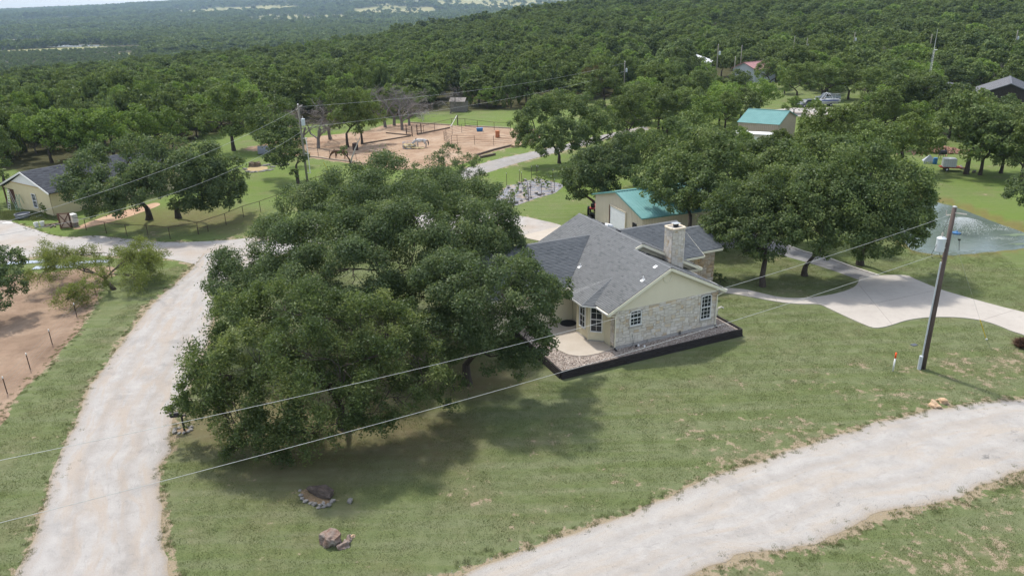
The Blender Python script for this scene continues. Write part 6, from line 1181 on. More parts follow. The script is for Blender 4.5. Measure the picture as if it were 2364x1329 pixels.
def crown(lobes, seed, leaf, wid, dens, style='round', nsub=16, tone_var=.35, subr=(.30, .5), cull=.62, zmin=.15):
    """leaves of one crown: lobes (x,y,z,r) broken into smaller clumps, each a shell of small rhombic leaves"""
    rs = np.random.RandomState(seed); L = np.array(lobes, float); C = []; Rr = []; D = []
    for (x, y, z, r) in L:
        d = unit(rs.normal(size=(nsub, 3))+np.array([0, 0, .28])); c = np.array([x, y, z])+d*r*rs.uniform(.55, .88, (nsub, 1)); rr_ = r*rs.uniform(subr[0], subr[1], nsub)
        dist = np.linalg.norm(c[:, None]-L[None, :, :3], axis=2)/L[None, :, 3]; inside = (dist < cull).sum(1) > 0
        keep = ~inside | (rs.rand(nsub) < .15); keep &= c[:, 2] > zmin
        C.append(c[keep]); Rr.append(rr_[keep]); D.append(d[keep])
    C = np.vstack(C); Rr = np.concatenate(Rr); D = np.vstack(D)
    n = np.maximum(8, (dens*4*math.pi*Rr**2*rs.uniform(.7, 1.25, len(Rr))).astype(int)); idx_ = np.repeat(np.arange(len(C)), n); N = len(idx_)
    ctone = rs.normal(0, tone_var*.5, len(C))
    if style == 'round':
        dr = unit(rs.normal(size=(N, 3))+.45*D[idx_]+np.array([0, 0, .25])); rad = Rr[idx_]*(rs.rand(N)**.3)*rs.uniform(.8, 1.15, N)*np.where(rs.rand(N) < .13, rs.uniform(1.0, 1.55, N), 1.0)
        p = C[idx_]+dr*rad[:, None]*np.array([1, 1, .82]); nrm = unit(dr*.75+rs.normal(size=(N, 3))*.6+np.array([0, 0, .35]))
    else:                                          # drooping sprays
        ns = np.maximum(4, n//11); st = np.repeat(np.arange(len(C)), ns); M = len(st); sdx = unit(rs.normal(size=(M, 3))*.75+D[st]*.9+np.array([0, 0, .15])); sl = Rr[st]*rs.uniform(.9, 1.7, M)
        offs = np.cumsum(ns)-ns; pick = offs[idx_]+(rs.rand(N)*ns[idx_]).astype(int); t_ = rs.rand(N)**.7
        p = C[idx_]+sdx[pick]*(sl[pick]*t_)[:, None]; p[:, 2] -= .38*sl[pick]*t_**2.2; p += rs.normal(size=(N, 3))*(.05+.09*Rr[idx_])[:, None]; nrm = unit(rs.normal(size=(N, 3))*.8+np.array([0, 0, .6])); dr = sdx[pick]
    ok = p[:, 2] > zmin*.5; p = p[ok]; nrm = nrm[ok]; idx_ = idx_[ok]; dr = dr[ok]; N = len(p)
    a = unit(np.cross(nrm, unit(rs.normal(size=(N, 3))+dr*.6))); b = np.cross(nrm, a); s = rs.uniform(.7, 1.3, (N, 1)); la = a*leaf*.5*s; lb = b*wid*.5*s
    v = np.stack([p-la, p+lb-la*.1, p+la, p-lb-la*.1], 1).reshape(-1, 3)
    tone = np.clip(.45+ctone[idx_]+rs.normal(0, .22, N), 0, 1); return v, np.arange(4*N).reshape(-1, 4), np.repeat(tone, 4)
def limbs(base, lobes, seed, r0, fork=1.6, stems=1, lean=(0, 0), twigs=3, n_=7):
    """trunk and limbs reaching every lobe"""
    rs = random.Random(seed); m = MB(); b = Vector(base); fk = b+Vector((lean[0], lean[1], fork)); nodes = [(fk, r0*.8)]
    m.tube([b-Vector((0, 0, .25)), b+Vector((0, 0, .05)), b+(fk-b)*.4+Vector((rs.uniform(-.08, .08), rs.uniform(-.08, .08), 0)), fk], [r0*1.55, r0*1.25, r0*.95, r0*.8], 10)
    for (x, y, z, r) in sorted(lobes, key=lambda l: (Vector(l[:3])-fk).length):
        t_ = Vector((x, y, z)); q_, rq = min(nodes, key=lambda k: (k[0]-t_).length+max(0, k[0].z-t_.z)*.6); d = t_-q_; L = d.length
        if L < .3: continue
        pts = [q_]; rad = [rq*.8]; k = max(3, int(L/.9)); re = max(.025, min(rq*.5, .02+.014*r*2))
        sag = Vector((rs.uniform(-.15, .15), rs.uniform(-.15, .15), rs.uniform(.05, .2)))*L*.6
        for i in range(1, k+1):
            f = i/k; p = q_+d*f+sag*math.sin(f*math.pi)+Vector((rs.gauss(0, .05), rs.gauss(0, .05), rs.gauss(0, .05)))*L**.5; pts.append(p); rad.append(rq*.8+(re-rq*.8)*f); nodes.append((p, rad[-1]))
        m.tube(pts, rad, n_, False)
        for i in range(twigs):
            e = t_+Vector((rs.gauss(0, 1), rs.gauss(0, 1), rs.gauss(.2, .8))).normalized()*r*rs.uniform(.6, .95); c = (t_+e)/2+Vector((0, 0, rs.uniform(-.1, .25)*r)); s = pts[max(1, int(len(pts)*rs.uniform(.5, 1))-1)]; m.tube([s, c, e], [re*.8, re*.5, .012], 5, False)
    return m
def tree_obj(name, loc, lobes, seed, leafm, leaf, wid, dens, label, r0=.3, fork=1.6, style='round', barkm='bark', group=None, **kw):
    """a unique tree; lobes in world coordinates"""
    lo = [(x-loc[0], y-loc[1], z-loc[2], r) for x, y, z, r in lobes]; e = empty(name, loc, 0, label, 'tree', group)
    v, f, tn = crown(lo, seed, leaf, wid, dens, style, **{k: w for k, w in kw.items() if k in ('nsub', 'subr', 'cull', 'zmin', 'tone_var')})
    finish(bpy.data.objects.new('crown', np_mesh('crown', v, f, MATS[leafm], {'tone': ('POINT', tn)})), e)
    limbs((0, 0, 0), lo, seed+1, r0, fork, lean=kw.get('lean', (0, 0)), twigs=kw.get('twigs', 3)).build('trunk', MATS[barkm], e, True); return e
def densify(L):
    """fill the gaps between neighbouring lobes of one crown"""
    out = list(L)
    for i in range(len(L)):
        for j in range(i):
            a, b = np.array(L[i]), np.array(L[j]); d = np.linalg.norm(a[:3]-b[:3])
            if .7*(a[3]+b[3]) < d < 1.25*(a[3]+b[3]): out.append(tuple((a+b)/2*np.array([1, 1, 1, .92])))
    return out
def LB(rows): return [(*G(px, py, z)[:2], z, r) for px, py, z, r in rows]
# the great live oak
A_l = LB([(900, 440, 9.3, 2.8), (810, 450, 9.0, 2.6), (985, 455, 9.2, 2.7), (1075, 475, 8.6, 2.6), (1130, 520, 7.4, 2.2), (715, 520, 7.8, 2.7), (640, 585, 6.3, 2.6), (575, 635, 5.2, 2.3), (545, 690, 4.2, 2.0), (770, 560, 8.0, 2.6), (865, 540, 8.6, 2.6), (960, 545, 8.4, 2.5), (1045, 570, 7.6, 2.4), (1110, 595, 6.4, 2.2), (735, 645, 6.6, 2.5), (820, 640, 7.0, 2.3), (660, 680, 5.0, 2.3), (950, 620, 6.8, 2.2), (1030, 640, 6.4, 2.2), (600, 745, 3.6, 1.9), (690, 470, 7.0, 1.8), (1150, 465, 6.6, 1.6), (520, 650, 4.6, 1.6), (1160, 560, 5.8, 1.6),
    (870, 600, 7.4, 2.4), (790, 700, 5.6, 2.2), (700, 590, 7.2, 2.4), (900, 690, 5.2, 1.9), (1000, 690, 5.0, 2.0), (1060, 620, 6.4, 2.0), (880, 480, 9.0, 2.6), (960, 500, 9.0, 2.6), (1050, 520, 8.4, 2.4), (640, 640, 5.6, 2.2), (740, 490, 8.2, 2.4), (820, 500, 8.8, 2.5), (700, 740, 4.4, 1.9)])
tree_obj('live_oak', G(905, 775), A_l, 101, 'oak_leaf', .145, .092, 62, 'huge dark green live oak spreading in front of the stone house', .48, 2.0, nsub=20, subr=(.22, .5), twigs=4)
C_l = LB([(1110, 690, 7.0, 2.0), (1175, 685, 7.2, 2.0), (1225, 665, 7.0, 1.6), (1195, 630, 7.6, 1.5), (1265, 665, 6.0, 1.3), (1300, 668, 5.4, .8), (1150, 755, 5.4, 1.8), (1200, 775, 4.8, 1.7), (1235, 795, 3.8, 1.3), (1085, 740, 5.6, 1.7), (1190, 825, 2.9, 1.3), (1250, 740, 4.8, 1.0), (1130, 815, 3.4, 1.3), (1050, 700, 6.4, 1.7), (1045, 770, 4.6, 1.6), (990, 770, 4.8, 1.6), (1080, 640, 7.4, 1.6), (1020, 640, 7.4, 1.8)])
tree_obj('live_oak', G(1078, 885), C_l, 111, 'oak_leaf', .155, .10, 50, 'rounder oak leaning over the patio and the end of the timber wall', .3, 1.4, nsub=16)
v, f, tn = crown([(.4, -.2, 3.2, .9), (1.0, .2, 2.6, .7), (1.6, .3, 3.4, .7)], 115, .16, .05, 26, 'spray', nsub=8)
co = [o for o in bpy.data.objects if o.get('label', '').startswith('rounder oak')][0]; dv = np.array(LB([(1235, 690, 5.2, 1)])[0][:3])-np.array(co.location); v = v+dv-np.array([1.0, .1, 3.0])
finish(bpy.data.objects.new('dead_foliage', np_mesh('dead_foliage', v, f, MATS['brown_leaf'], {'tone': ('POINT', tn)})), co)
B_l = LB([(560, 760, 6.4, 2.0), (640, 725, 7.0, 2.1), (720, 735, 7.2, 2.1), (800, 745, 7.0, 1.9), (880, 750, 6.6, 1.8), (500, 820, 5.4, 1.8), (585, 835, 5.6, 2.0), (690, 825, 6.2, 2.0), (780, 845, 5.6, 1.8), (870, 820, 5.6, 1.7), (950, 820, 5.0, 1.6), (540, 925, 3.6, 1.5), (565, 990, 2.0, 1.3), (650, 930, 3.6, 1.7), (730, 935, 3.6, 1.6), (815, 925, 3.6, 1.6), (895, 900, 3.6, 1.6), (975, 880, 3.4, 1.4), (465, 900, 3.8, 1.2), (425, 945, 2.3, .75), (690, 1000, 1.9, 1.2), (620, 1005, 1.8, 1.2), (1020, 850, 3.2, 1.2), (510, 870, 4.6, 1.5), (840, 985, 1.9, 1.0), (1045, 900, 2.1, .9), (520, 955, 2.4, 1.2), (555, 1005, 1.6, 1.2), (600, 1020, 1.4, 1.0), (660, 1005, 1.8, 1.2), (720, 1000, 1.9, 1.2), (790, 975, 2.3, 1.3), (860, 955, 2.4, 1.2), (930, 930, 2.6, 1.2), (450, 930, 2.5, .9), (408, 940, 2.1, .55), (545, 1035, 1.1, .7), (640, 880, 4.0, 1.8), (745, 885, 4.0, 1.8), (850, 870, 3.9, 1.7), (930, 760, 5.6, 1.7), (560, 880, 3.8, 1.6)])
tree_obj('cedar_elm', G(790, 985), B_l, 121, 'elm_leaf', .15, .075, 80, 'feathery olive green elm drooping over the shaded lawn', .3, 1.5, 'spray', nsub=13, zmin=.25, twigs=6, tone_var=.7, subr=(.22, .5))
D_l = LB([(1040, 360, 4.6, 1.6), (1000, 375, 4.2, 1.4), (1085, 385, 4.2, 1.6), (1040, 400, 3.8, 1.8), (1105, 415, 3.2, 1.3), (960, 400, 3.4, 1.3)])
tree_obj('small_olive_tree', G(1045, 465), D_l, 131, 'oak_leaf', .24, .09, 20, 'grey green upright tree behind the great oak beside the grey lane', .16, 1.0, 'spray')
E_l = LB([(612, 515, 1.4, .8), (600, 535, 1.0, .8), (632, 530, 1.1, .8), (650, 505, 1.3, .7)])
tree_obj('roadside_bush', G(615, 552), E_l, 133, 'oak_leaf', .18, .09, 70, 'small dark bush where the gravel track meets the great oak', .06, .3, 'spray')
# mesquite leaning over the dirt paddock
M_l = LB([(330, 580, 2.4, .95), (345, 610, 1.9, .9), (300, 600, 2.2, .8), (310, 640, 1.5, .8), (270, 590, 2.2, .6), (200, 590, 2.6, .9), (150, 590, 2.5, .9), (115, 605, 2.2, .9), (90, 640, 1.5, .8), (180, 620, 2.2, .8), (150, 690, 1.0, .7), (190, 670, 1.2, .7), (240, 640, 1.6, .5), (355, 590, 2.0, .7), (120, 575, 2.4, .7)])
tree_obj('mesquite', G(262, 668), [(a, b, c, r*1.3) for a, b, c, r in densify(M_l)], 141, 'mesquite_leaf', .14, .055, 42, 'pale green mesquite leaning left over the dirt paddock edge', .2, .75, 'spray', lean=(-.5, .1), nsub=12, subr=(.45, .75), cull=.4, twigs=5)
W_l = LB([(-30, 620, 4.2, 1.8), (20, 600, 4.4, 1.2), (25, 640, 3.4, 1.1), (40, 660, 2.6, .8), (-10, 680, 2.6, 1.3), (10, 690, 2.0, .8)])
tree_obj('edge_oak', G(-30, 745), W_l, 143, 'oak_leaf', .19, .12, 32, 'dark oak cut by the left edge above the dirt paddock', .22, 1.2)
# oaks by the yellow house
Y_l = LB([(210, 390, 6.0, 2.6), (300, 370, 7.4, 2.8), (390, 365, 7.6, 2.8), (170, 430, 4.6, 2.2), (250, 440, 4.8, 2.3), (340, 430, 5.6, 2.4), (430, 400, 6.6, 2.4), (200, 470, 3.2, 1.6), (290, 470, 3.6, 1.8)])
tree_obj('yard_oak', G(345, 507), densify(Y_l), 151, 'oak_leaf', .25, .16, 20, 'dark oak hiding the right half of the yellow house', .38, 1.4)
Y2_l = LB([(480, 375, 6.8, 2.4), (530, 400, 5.4, 2.0), (450, 430, 5.0, 2.2), (510, 440, 3.8, 1.8), (550, 430, 3.2, 1.2), (420, 450, 4.0, 1.8), (540, 460, 2.2, .9), (480, 465, 2.6, 1.2)])
tree_obj('yard_oak', G(412, 503), densify(Y2_l), 153, 'oak_leaf', .25, .16, 20, 'oak with three dark stems inside the curve of the pipe fence', .34, 1.6, stems=3)
Y3_l = LB([(600, 275, 8.2, 2.2), (650, 290, 7.6, 2.2), (620, 320, 6.4, 2.2), (670, 330, 5.6, 1.9), (640, 360, 4.6, 1.7), (690, 365, 4.2, 1.2), (650, 250, 8.6, 1.8), (680, 400, 2.6, .7)])
tree_obj('forked_tree', G(690, 438), densify(Y3_l), 155, 'lawn_leaf', .27, .17, 17, 'forked dark tree just left of the greenish pole', .26, 2.6)
# trees right of the house
R1 = LB([(1700, 470, 6.4, 2.0), (1770, 450, 7.0, 2.1), (1820, 480, 6.4, 1.9), (1660, 500, 5.2, 1.6), (1740, 520, 5.0, 1.9), (1800, 540, 4.6, 1.7), (1690, 545, 4.2, 1.5), (1770, 570, 3.6, 1.3), (1720, 580, 3.2, .9), (1640, 520, 4.6, 1.0), (1840, 530, 4.6, 1.3)])
tree_obj('lawn_oak', G(1760, 661), densify(R1), 161, 'lawn_leaf', .20, .125, 30, 'straight trunked oak on the shaded lawn nearest the house corner', .24, 2.4)
R2 = LB([(1820, 430, 7.8, 2.0), (1890, 420, 8.0, 2.1), (1850, 480, 6.6, 2.0), (1920, 480, 6.2, 1.9), (1880, 530, 5.0, 1.8), (1830, 540, 4.8, 1.3), (1930, 530, 4.8, 1.4), (1900, 575, 3.6, .9)])
tree_obj('lawn_oak', G(1857, 636), densify(R2), 163, 'lawn_leaf', .20, .125, 30, 'oak with a wide V shaped trunk beside the grey gravel drive', .26, .9)
R3 = LB([(1950, 400, 9.0, 2.4), (2030, 390, 9.2, 2.5), (2090, 440, 7.6, 2.3), (1990, 470, 7.0, 2.3), (2060, 490, 6.2, 2.2), (2115, 500, 5.2, 1.6), (1960, 520, 5.4, 1.9), (2030, 550, 4.2, 1.7), (2100, 540, 4.0, 1.3), (1900, 440, 7.6, 1.9), (2130, 470, 5.8, 1.2), (1990, 570, 3.4, 1.1), (2130, 525, 4.4, .9)])
tree_obj('lawn_oak', G(1985, 611), densify(R3), 165, 'lawn_leaf', .21, .135, 28, 'broad oak between the grey drive and the pond', .3, 2.2)
R4 = LB([(1505, 440, 5.8, 1.2), (1560, 470, 4.9, 1.1), (1625, 445, 5.8, 1.5), (1665, 470, 4.8, 1.3), (1500, 350, 7.6, 2.2), (1560, 330, 8.6, 2.4), (1630, 350, 8.6, 2.3), (1690, 380, 7.6, 2.2), (1530, 400, 6.6, 2.0), (1600, 400, 7.0, 2.1), (1660, 420, 6.2, 1.9), (1490, 410, 5.8, 1.5), (1550, 440, 5.2, 1.3), (1640, 460, 4.6, 1.2), (1710, 430, 5.6, 1.6), (1590, 455, 5.0, 1.0)])
tree_obj('lawn_oak', G(1588, 578), densify(R4), 167, 'lawn_leaf', .23, .15, 22, 'tall oak overhanging the teal workshop roof', .24, 3.6)
R5 = LB([(1330, 400, 5.2, 1.9), (1380, 370, 6.4, 2.0), (1440, 350, 7.2, 2.1), (1350, 430, 3.8, 1.5), (1410, 400, 5.4, 1.8), (1320, 440, 2.8, 1.2), (1440, 410, 5.0, 1.5), (1380, 440, 3.4, 1.2)])
tree_obj('leaning_oak', G(1376, 488), densify(R5), 169, 'oak_leaf', .24, .15, 22, 'dark oak with leaning trunk left of the workshop', .24, 1.2, lean=(-.3, .2))
R6 = LB([(1195, 290, 5.8, 1.8), (1230, 330, 4.2, 1.5), (1260, 340, 3.9, 1.3), (1240, 260, 7.6, 2.2), (1290, 245, 8.2, 2.4), (1350, 255, 7.8, 2.2), (1220, 300, 5.4, 1.9), (1280, 300, 6.0, 2.1), (1340, 310, 5.4, 1.9), (1390, 290, 6.0, 1.7), (1205, 325, 4.0, 1.2), (1310, 335, 4.2, 1.2), (1370, 330, 4.2, 1.2)])
tree_obj('lane_tree', G(1291, 377), densify(R6), 171, 'lawn_leaf', .26, .16, 22, 'fresh green round tree on grass between grey lane and garden plot', .26, 1.3)
R7 = LB([(1810, 385, 7.6, 2.2), (1870, 360, 8.4, 2.2), (1925, 350, 8.8, 2.4), (1755, 400, 6.8, 2.0), (1840, 400, 7.6, 2.2), (1740, 400, 6.4, 2.0), (1800, 420, 6.0, 1.9)])
tree_obj('lawn_oak', G(1800, 505), R7, 173, 'lawn_leaf', .26, .17, 18, 'olive oak behind the V trunked oak', .3, 2.4)
X1 = LB([(2380, 420, 5.6, 1.6), (2355, 445, 4.6, 1.2), (2340, 430, 4.8, .8), (2390, 460, 4.0, 1.4)])
tree_obj('edge_oak', G(2430, 545), X1, 175, 'oak_leaf', .22, .14, 26, 'oak branch reaching in at the right edge above the pond', .22, 1.6)
E2_l = LB([(1660, 640, .5, .38), (1672, 648, .45, .34), (1650, 632, .5, .3)])
tree_obj('foundation_shrub', G(1662, 652), E2_l, 177, 'oak_leaf', .1, .06, 90, 'low dark shrub at the rear stone wing by the walk', .04, .15, zmin=.05)
# brown ornamental grass at the right edge
rs = np.random.RandomState(3); n = 2200; an = rs.uniform(0, 6.28, n); tl = rs.uniform(0, .95, n); h = rs.uniform(.35, .8, n); bx_ = rs.normal(0, .16, (n, 2)); g_ = G(2362, 800)
tip = np.stack([bx_[:, 0]+np.cos(an)*tl*.75, bx_[:, 1]+np.sin(an)*tl*.75, h*(1-.5*tl)], -1); b0 = np.stack([bx_[:, 0], bx_[:, 1], np.zeros(n)], -1); sd_ = np.stack([-np.sin(an), np.cos(an), np.zeros(n)], -1)*.014; md_ = (b0+tip)/2+np.array([0, 0, .12])
v = np.stack([b0-sd_, b0+sd_, md_+sd_, tip, md_-sd_], 1).reshape(-1, 3); f = np.concatenate([np.stack([np.arange(n)*5, np.arange(n)*5+1, np.arange(n)*5+2, np.arange(n)*5+4], -1)]); f2 = np.stack([np.arange(n)*5+4, np.arange(n)*5+2, np.arange(n)*5+3, np.arange(n)*5+3], -1)
leaf_mat('russet_blade', [(0, (0.06, 0.032, 0.022)), (1, (0.17, 0.10, 0.07))], .1)
gm_ = bpy.data.meshes.new('grass_clump'); gm_.from_pydata([tuple(p) for p in v], [], [tuple(q) for q in f]+[tuple(q[:3]) for q in f2]); at = gm_.attributes.new('tone', 'FLOAT', 'POINT'); at.data.foreach_set('value', np.repeat(rs.rand(n), 5).astype(np.float32)); gm_.materials.append(MATS['russet_blade'])
link_mesh('grass_clump', gm_, None, g_, label='russet brown ornamental grass clump at the driveway edge', cat='plant')

# ---- prototypes shared by many trees
def proto(seed, H, R, kind, nl, leaf, wid, dens, leafm, nsub=12, trunk=True, barkm='bark', style='round'):
    rs = np.random.RandomState(seed); lo = []
    for i in range(nl):
        a = 2.4*i+rs.uniform(-.5, .5); q_ = math.sqrt((i+.4)/nl)*.72*R; zz = H*rs.uniform(.55, .8) if i < nl*.55 else H*rs.uniform(.34, .58); zz = zz+(R-q_)*.12
        lo.append((q_*math.cos(a), q_*math.sin(a), min(zz, H*.84), R*rs.uniform(.32, .46)))
    lo.append((0, 0, H*.8, R*.4)); v, f, tn = crown(lo, seed+5, leaf, wid, dens, style, nsub, zmin=.4)
    c = np_mesh('crown', v, f, MATS[leafm], {'tone': ('POINT', tn)}); tr = limbs((0, 0, 0), lo, seed+9, .028*H, H*.24, twigs=1, n_=5).mesh('trunk', MATS[barkm], True) if trunk else None
    return c, tr, H, R
MID = [proto(300+i, 8, 4.2, 'oak', 11, .30, .19, 13, 'wood_leaf') for i in range(4)]
MIDL = [proto(320+i, 7, 4.0, 'lime', 10, .30, .17, 12, 'lime_leaf') for i in range(2)]
MIDB = [proto(330, 8, 4.2, 'brown', 11, .28, .16, 8, 'brown_leaf')]
FOR = [proto(340+i, hh, rr_, 'oak', nl, .46, .33, 6.5, 'wood_leaf') for i, (hh, rr_, nl) in enumerate(((7.6, 4.6, 11), (9.4, 3.7, 9), (6.0, 5.2, 13), (8.4, 4.2, 8), (6.6, 4.0, 7), (7.8, 5.2, 14)))]
def bare_proto(seed, H, R, barkm='bark_grey', dens=14):
    """a leafless crown of fine twigs"""
    rs = random.Random(seed); m = MB(); tips = []
    def grow(p, d, L, r, k):
        q_ = p+d*L*.5+Vector((rs.gauss(0, .06), rs.gauss(0, .06), 0))*L; e = q_+(d+Vector((rs.gauss(0, .25), rs.gauss(0, .25), rs.gauss(.05, .15)))).normalized()*L*.5
        m.tube([p, q_, e], [r, r*.8, r*.6], 5 if k < 3 else 3, False)
        if k < 7:
            for _ in range(3): grow(e if rs.random() < .6 else q_, (d+Vector((rs.gauss(0, .75), rs.gauss(0, .75), rs.gauss(.05, .4)))).normalized(), L*rs.uniform(.55, .78), max(.011, r*.55), k+1)
    grow(Vector((0, 0, -.2)), Vector((.1, .05, 1)).normalized(), H*.36, .024*H, 1)
    me = m.mesh('branches', MATS[barkm]); return me
BARE = [bare_proto(400+i, 7.5, 3.5) for i in range(2)]; BAREW = bare_proto(410, 4.5, 2.5, 'bark_white')
def shape_words(h, r): return ('tall ' if h > 8.2 else 'low ' if h < 6.4 else 'middling ')+('broad ' if r > 4.5 else 'slim ' if r < 3.5 else 'round ')
def place(px, py, h, r, P_, label, name='oak_tree', group=None, rz=None, xy=None):
    g_ = GT(px, py) if xy is None else np.array([xy[0], xy[1], float(terrain(xy[0], xy[1]))]); c, tr, H, R = P_
    e = empty(name, g_, rng.uniform(0, 6.28) if rz is None else rz, label, 'tree', group); s = (r/R, r/R, h/H)
    link_mesh('crown', c, e, scale=s)
    if tr: link_mesh('trunk', tr, e, scale=s)
    return e
def bare(px, py, h, label, me=None, rz=0):
    g_ = GT(px, py); e = empty('bare_tree', g_, rz, label, 'tree'); link_mesh('branches', me or BARE[rng.randrange(2)], e, scale=(h/7.5*1.35, h/7.5*1.35, h/7.5)); return e
hand = [(540, 348, 11.5, 6.0, 0, 'big dark tree left of the horse paddock'), (803, 340, 10.0, 4.4, 1, 'dark tree behind the bay horse, left of a pair'), (836, 333, 9.2, 4.0, 2, 'dark tree behind the bay horse, right of a pair'), (1385, 352, 8.2, 3.6, 3, 'dark tree touching the round lane tree'), (1450, 330, 8.5, 4.2, 0, 'dark oak behind the lane right of the round lane tree'),
        (1520, 300, 8, 4.2, 1, 'oak behind the leaning oak and workshop'), (1395, 245, 9, 5.5, 3, 'grey green oak left of the pale pole'), (1500, 240, 9.5, 5.2, 2, 'large grey green oak right of the pale pole'), (1465, 430, 7.5, 3.6, 2, 'oak crown behind the workshop ridge'), (1560, 260, 7.6, 4.2, 0, 'oak near the clearing with thin trunks'), (1700, 236, 7.4, 4.2, 2, 'dark bushy tree right of the thin pole'), (1838, 232, 8.4, 4.8, 1, 'dark spreading oak left of the boat'),
        (1896, 231, 8.2, 5.0, 0, 'dark spreading oak above the parked boat'), (1958, 230, 8.2, 4.8, 2, 'dark spreading oak right of the boat'), (2230, 402, 11, 5.6, 3, 'stout trunked oak behind the white tote'), (2262, 404, 8.5, 4.2, 1, 'oak with slim dark trunk right of the tote'), (2310, 400, 7.6, 4.0, 2, 'low oak in deep shade right of the slim trunked oak'), (2355, 420, 8.5, 4.2, 0, 'oak at the right edge above the shaded bank'), (1950, 338, 5.6, 3.8, 3, 'oak between the teal shed lawn and the big lawn oaks'), (2030, 340, 9, 5, 1, 'oak left of the grey tarp heap'),
        (2060, 300, 9.5, 5, 0, 'tall dark oak behind the tarp heap'), (2130, 300, 9.5, 5.2, 2, 'tall oak below the lattice mast'), (2190, 320, 9, 4.6, 3, 'oak above the brick pile'), (2290, 335, 6.4, 4.4, 1, 'oak below the dark house'), (2350, 345, 6.4, 4.4, 0, 'oak at the right edge below the dark house'), (1600, 380, 8.5, 4.2, 3, 'oak behind the tall workshop oak'), (1795, 372, 4.8, 2.2, 0, 'upright cedar like tree before the teal shed'), (1872, 372, 7.2, 3.6, 2, 'oak right of the cedar like tree'),
        (1910, 400, 9, 4.4, 1, 'oak behind the broad pond oak'), (1985, 292, 5.4, 3.4, 3, 'low oak right of the parked boat trailer'), (1930, 305, 4.2, 2.8, 1, 'low oak in front of the parked boat'), (2010, 420, 8, 4.2, 0, 'oak hidden behind the broad pond oak'), (1680, 440, 8, 4, 3, 'oak behind the workshop end'), (1760, 470, 8, 4.2, 0, 'oak behind the straight trunked oak'), (2080, 400, 8, 4.0, 2, 'oak at the near end of the pond bank'), (10, 420, 8, 3.6, 1, 'dark oak behind the porch of the yellow house'), (-40, 470, 8, 4, 2, 'dark oak left of the yellow house at the edge'), (60, 350, 8, 4.2, 0, 'dark oak beyond the yellow roof ridge')]
for px, py, h, r, k, lab in hand: place(px, py, h, r, MID[k], lab)
light = [(120, 375, 8.6, 5.0, 0, 'light green tree behind the yellow roof, first from the left'), (190, 372, 8.4, 4.8, 1, 'light green tree behind the yellow roof, second from the left'), (265, 365, 8.4, 4.8, 0, 'light green tree behind the yellow roof, third from the left'), (340, 352, 8.0, 4.6, 1, 'light green tree behind the yellow roof, last of the row'), (85, 330, 9.6, 3.8, 0, 'yellowish green tree peeping above the light green row'), (400, 345, 7.2, 3.8, 1, 'small light tree beside the big dark tree'),
         (1610, 250, 6.5, 4.6, 0, 'light green bushy tree in front of the thin trunks'), (1560, 290, 6.5, 4.4, 1, 'light green bush below the pale pole'), (1750, 262, 7.0, 4.6, 0, 'bright round bush left of the gravel drive far back'), (1832, 262, 3.4, 2.4, 1, 'small bright bush beside the teal shed roof'), (1660, 290, 7, 4.2, 0, 'light green tree left of the teal shed'), (2080, 222, 8, 4.2, 1, 'yellow green tree before the lattice mast'), (1700, 372, 5.0, 3.0, 0, 'bright lime tree in front of the travel trailer'), (2270, 345, 7, 3.4, 1, 'lime green tree over the stout trunk'), (1880, 268, 3.6, 1.5, 0, 'thin young tree in front of the grey car')]
for px, py, h, r, k, lab in light: place(px, py, h, r, MIDL[k], lab, 'light_green_tree')
place(1370, 225, 8.5, 4.0, MIDB[0], 'brown tinged oak above the round lane tree', 'brown_oak')
for px, py, h, lab, rz in [(735, 343, 10.5, 'leafless grey tree leaning right behind the greenish pole', .2), (762, 322, 11, 'leafless grey tree beside the leaning bare tree', 2), (890, 294, 11, 'leafless grey crown at the paddock corner', 1), (928, 300, 10.5, 'leafless grey crown right of the paddock corner', 3), (910, 290, 11, 'bare grey tree behind the paddock corner pair', 4), (705, 332, 9, 'bare grey tree just behind the greenish pole', 1.5), (945, 290, 9, 'bare grey tree at the right of the paddock corner group', .7), (1040, 262, 6.5, 'bare grey tree left of the old plank shed', 5), (1780, 440, 6.5, 'grey twiggy bare tree among the lawn oaks', 2.5)]: bare(px, py, h, lab, None, rz)
bare(975, 279, 5.0, 'small whitish dead bush at the meadow edge', BAREW); 
g_ = G(*ch_(500, 716)); e = empty('small_paddock_tree', g_, 0, 'small forked paddock tree with a white dead limb', 'tree'); lo = [(-.9, .1, 2.0, .75), (-.4, 0, 2.3, .6), (-1.4, 0, 1.7, .5)]; v, f, tn = crown(lo, 77, .22, .13, 26, nsub=8); finish(bpy.data.objects.new('crown', np_mesh('crown', v, f, MATS['wood_leaf'], {'tone': ('POINT', tn)})), e)
m = MB(); m.tube([(0, 0, 0), (-.2, 0, .7), (-.7, 0, 1.5), (-1.0, .1, 2.1)], [.16, .12, .08, .03], 7); m.build('trunk', MATS['bark'], e); m = MB(); m.tube([(.02, 0, .05), (.25, 0, .9), (.9, .1, 2.3), (1.6, .2, 3.6), (1.9, .2, 4.3)], [.13, .11, .1, .07, .02], 7); m.tube([(1.4, .15, 3.2), (1.15, .1, 3.9), (1.25, .1, 4.4)], [.06, .04, .015], 5); m.build('dead_limb', MATS['bark_white'], e)
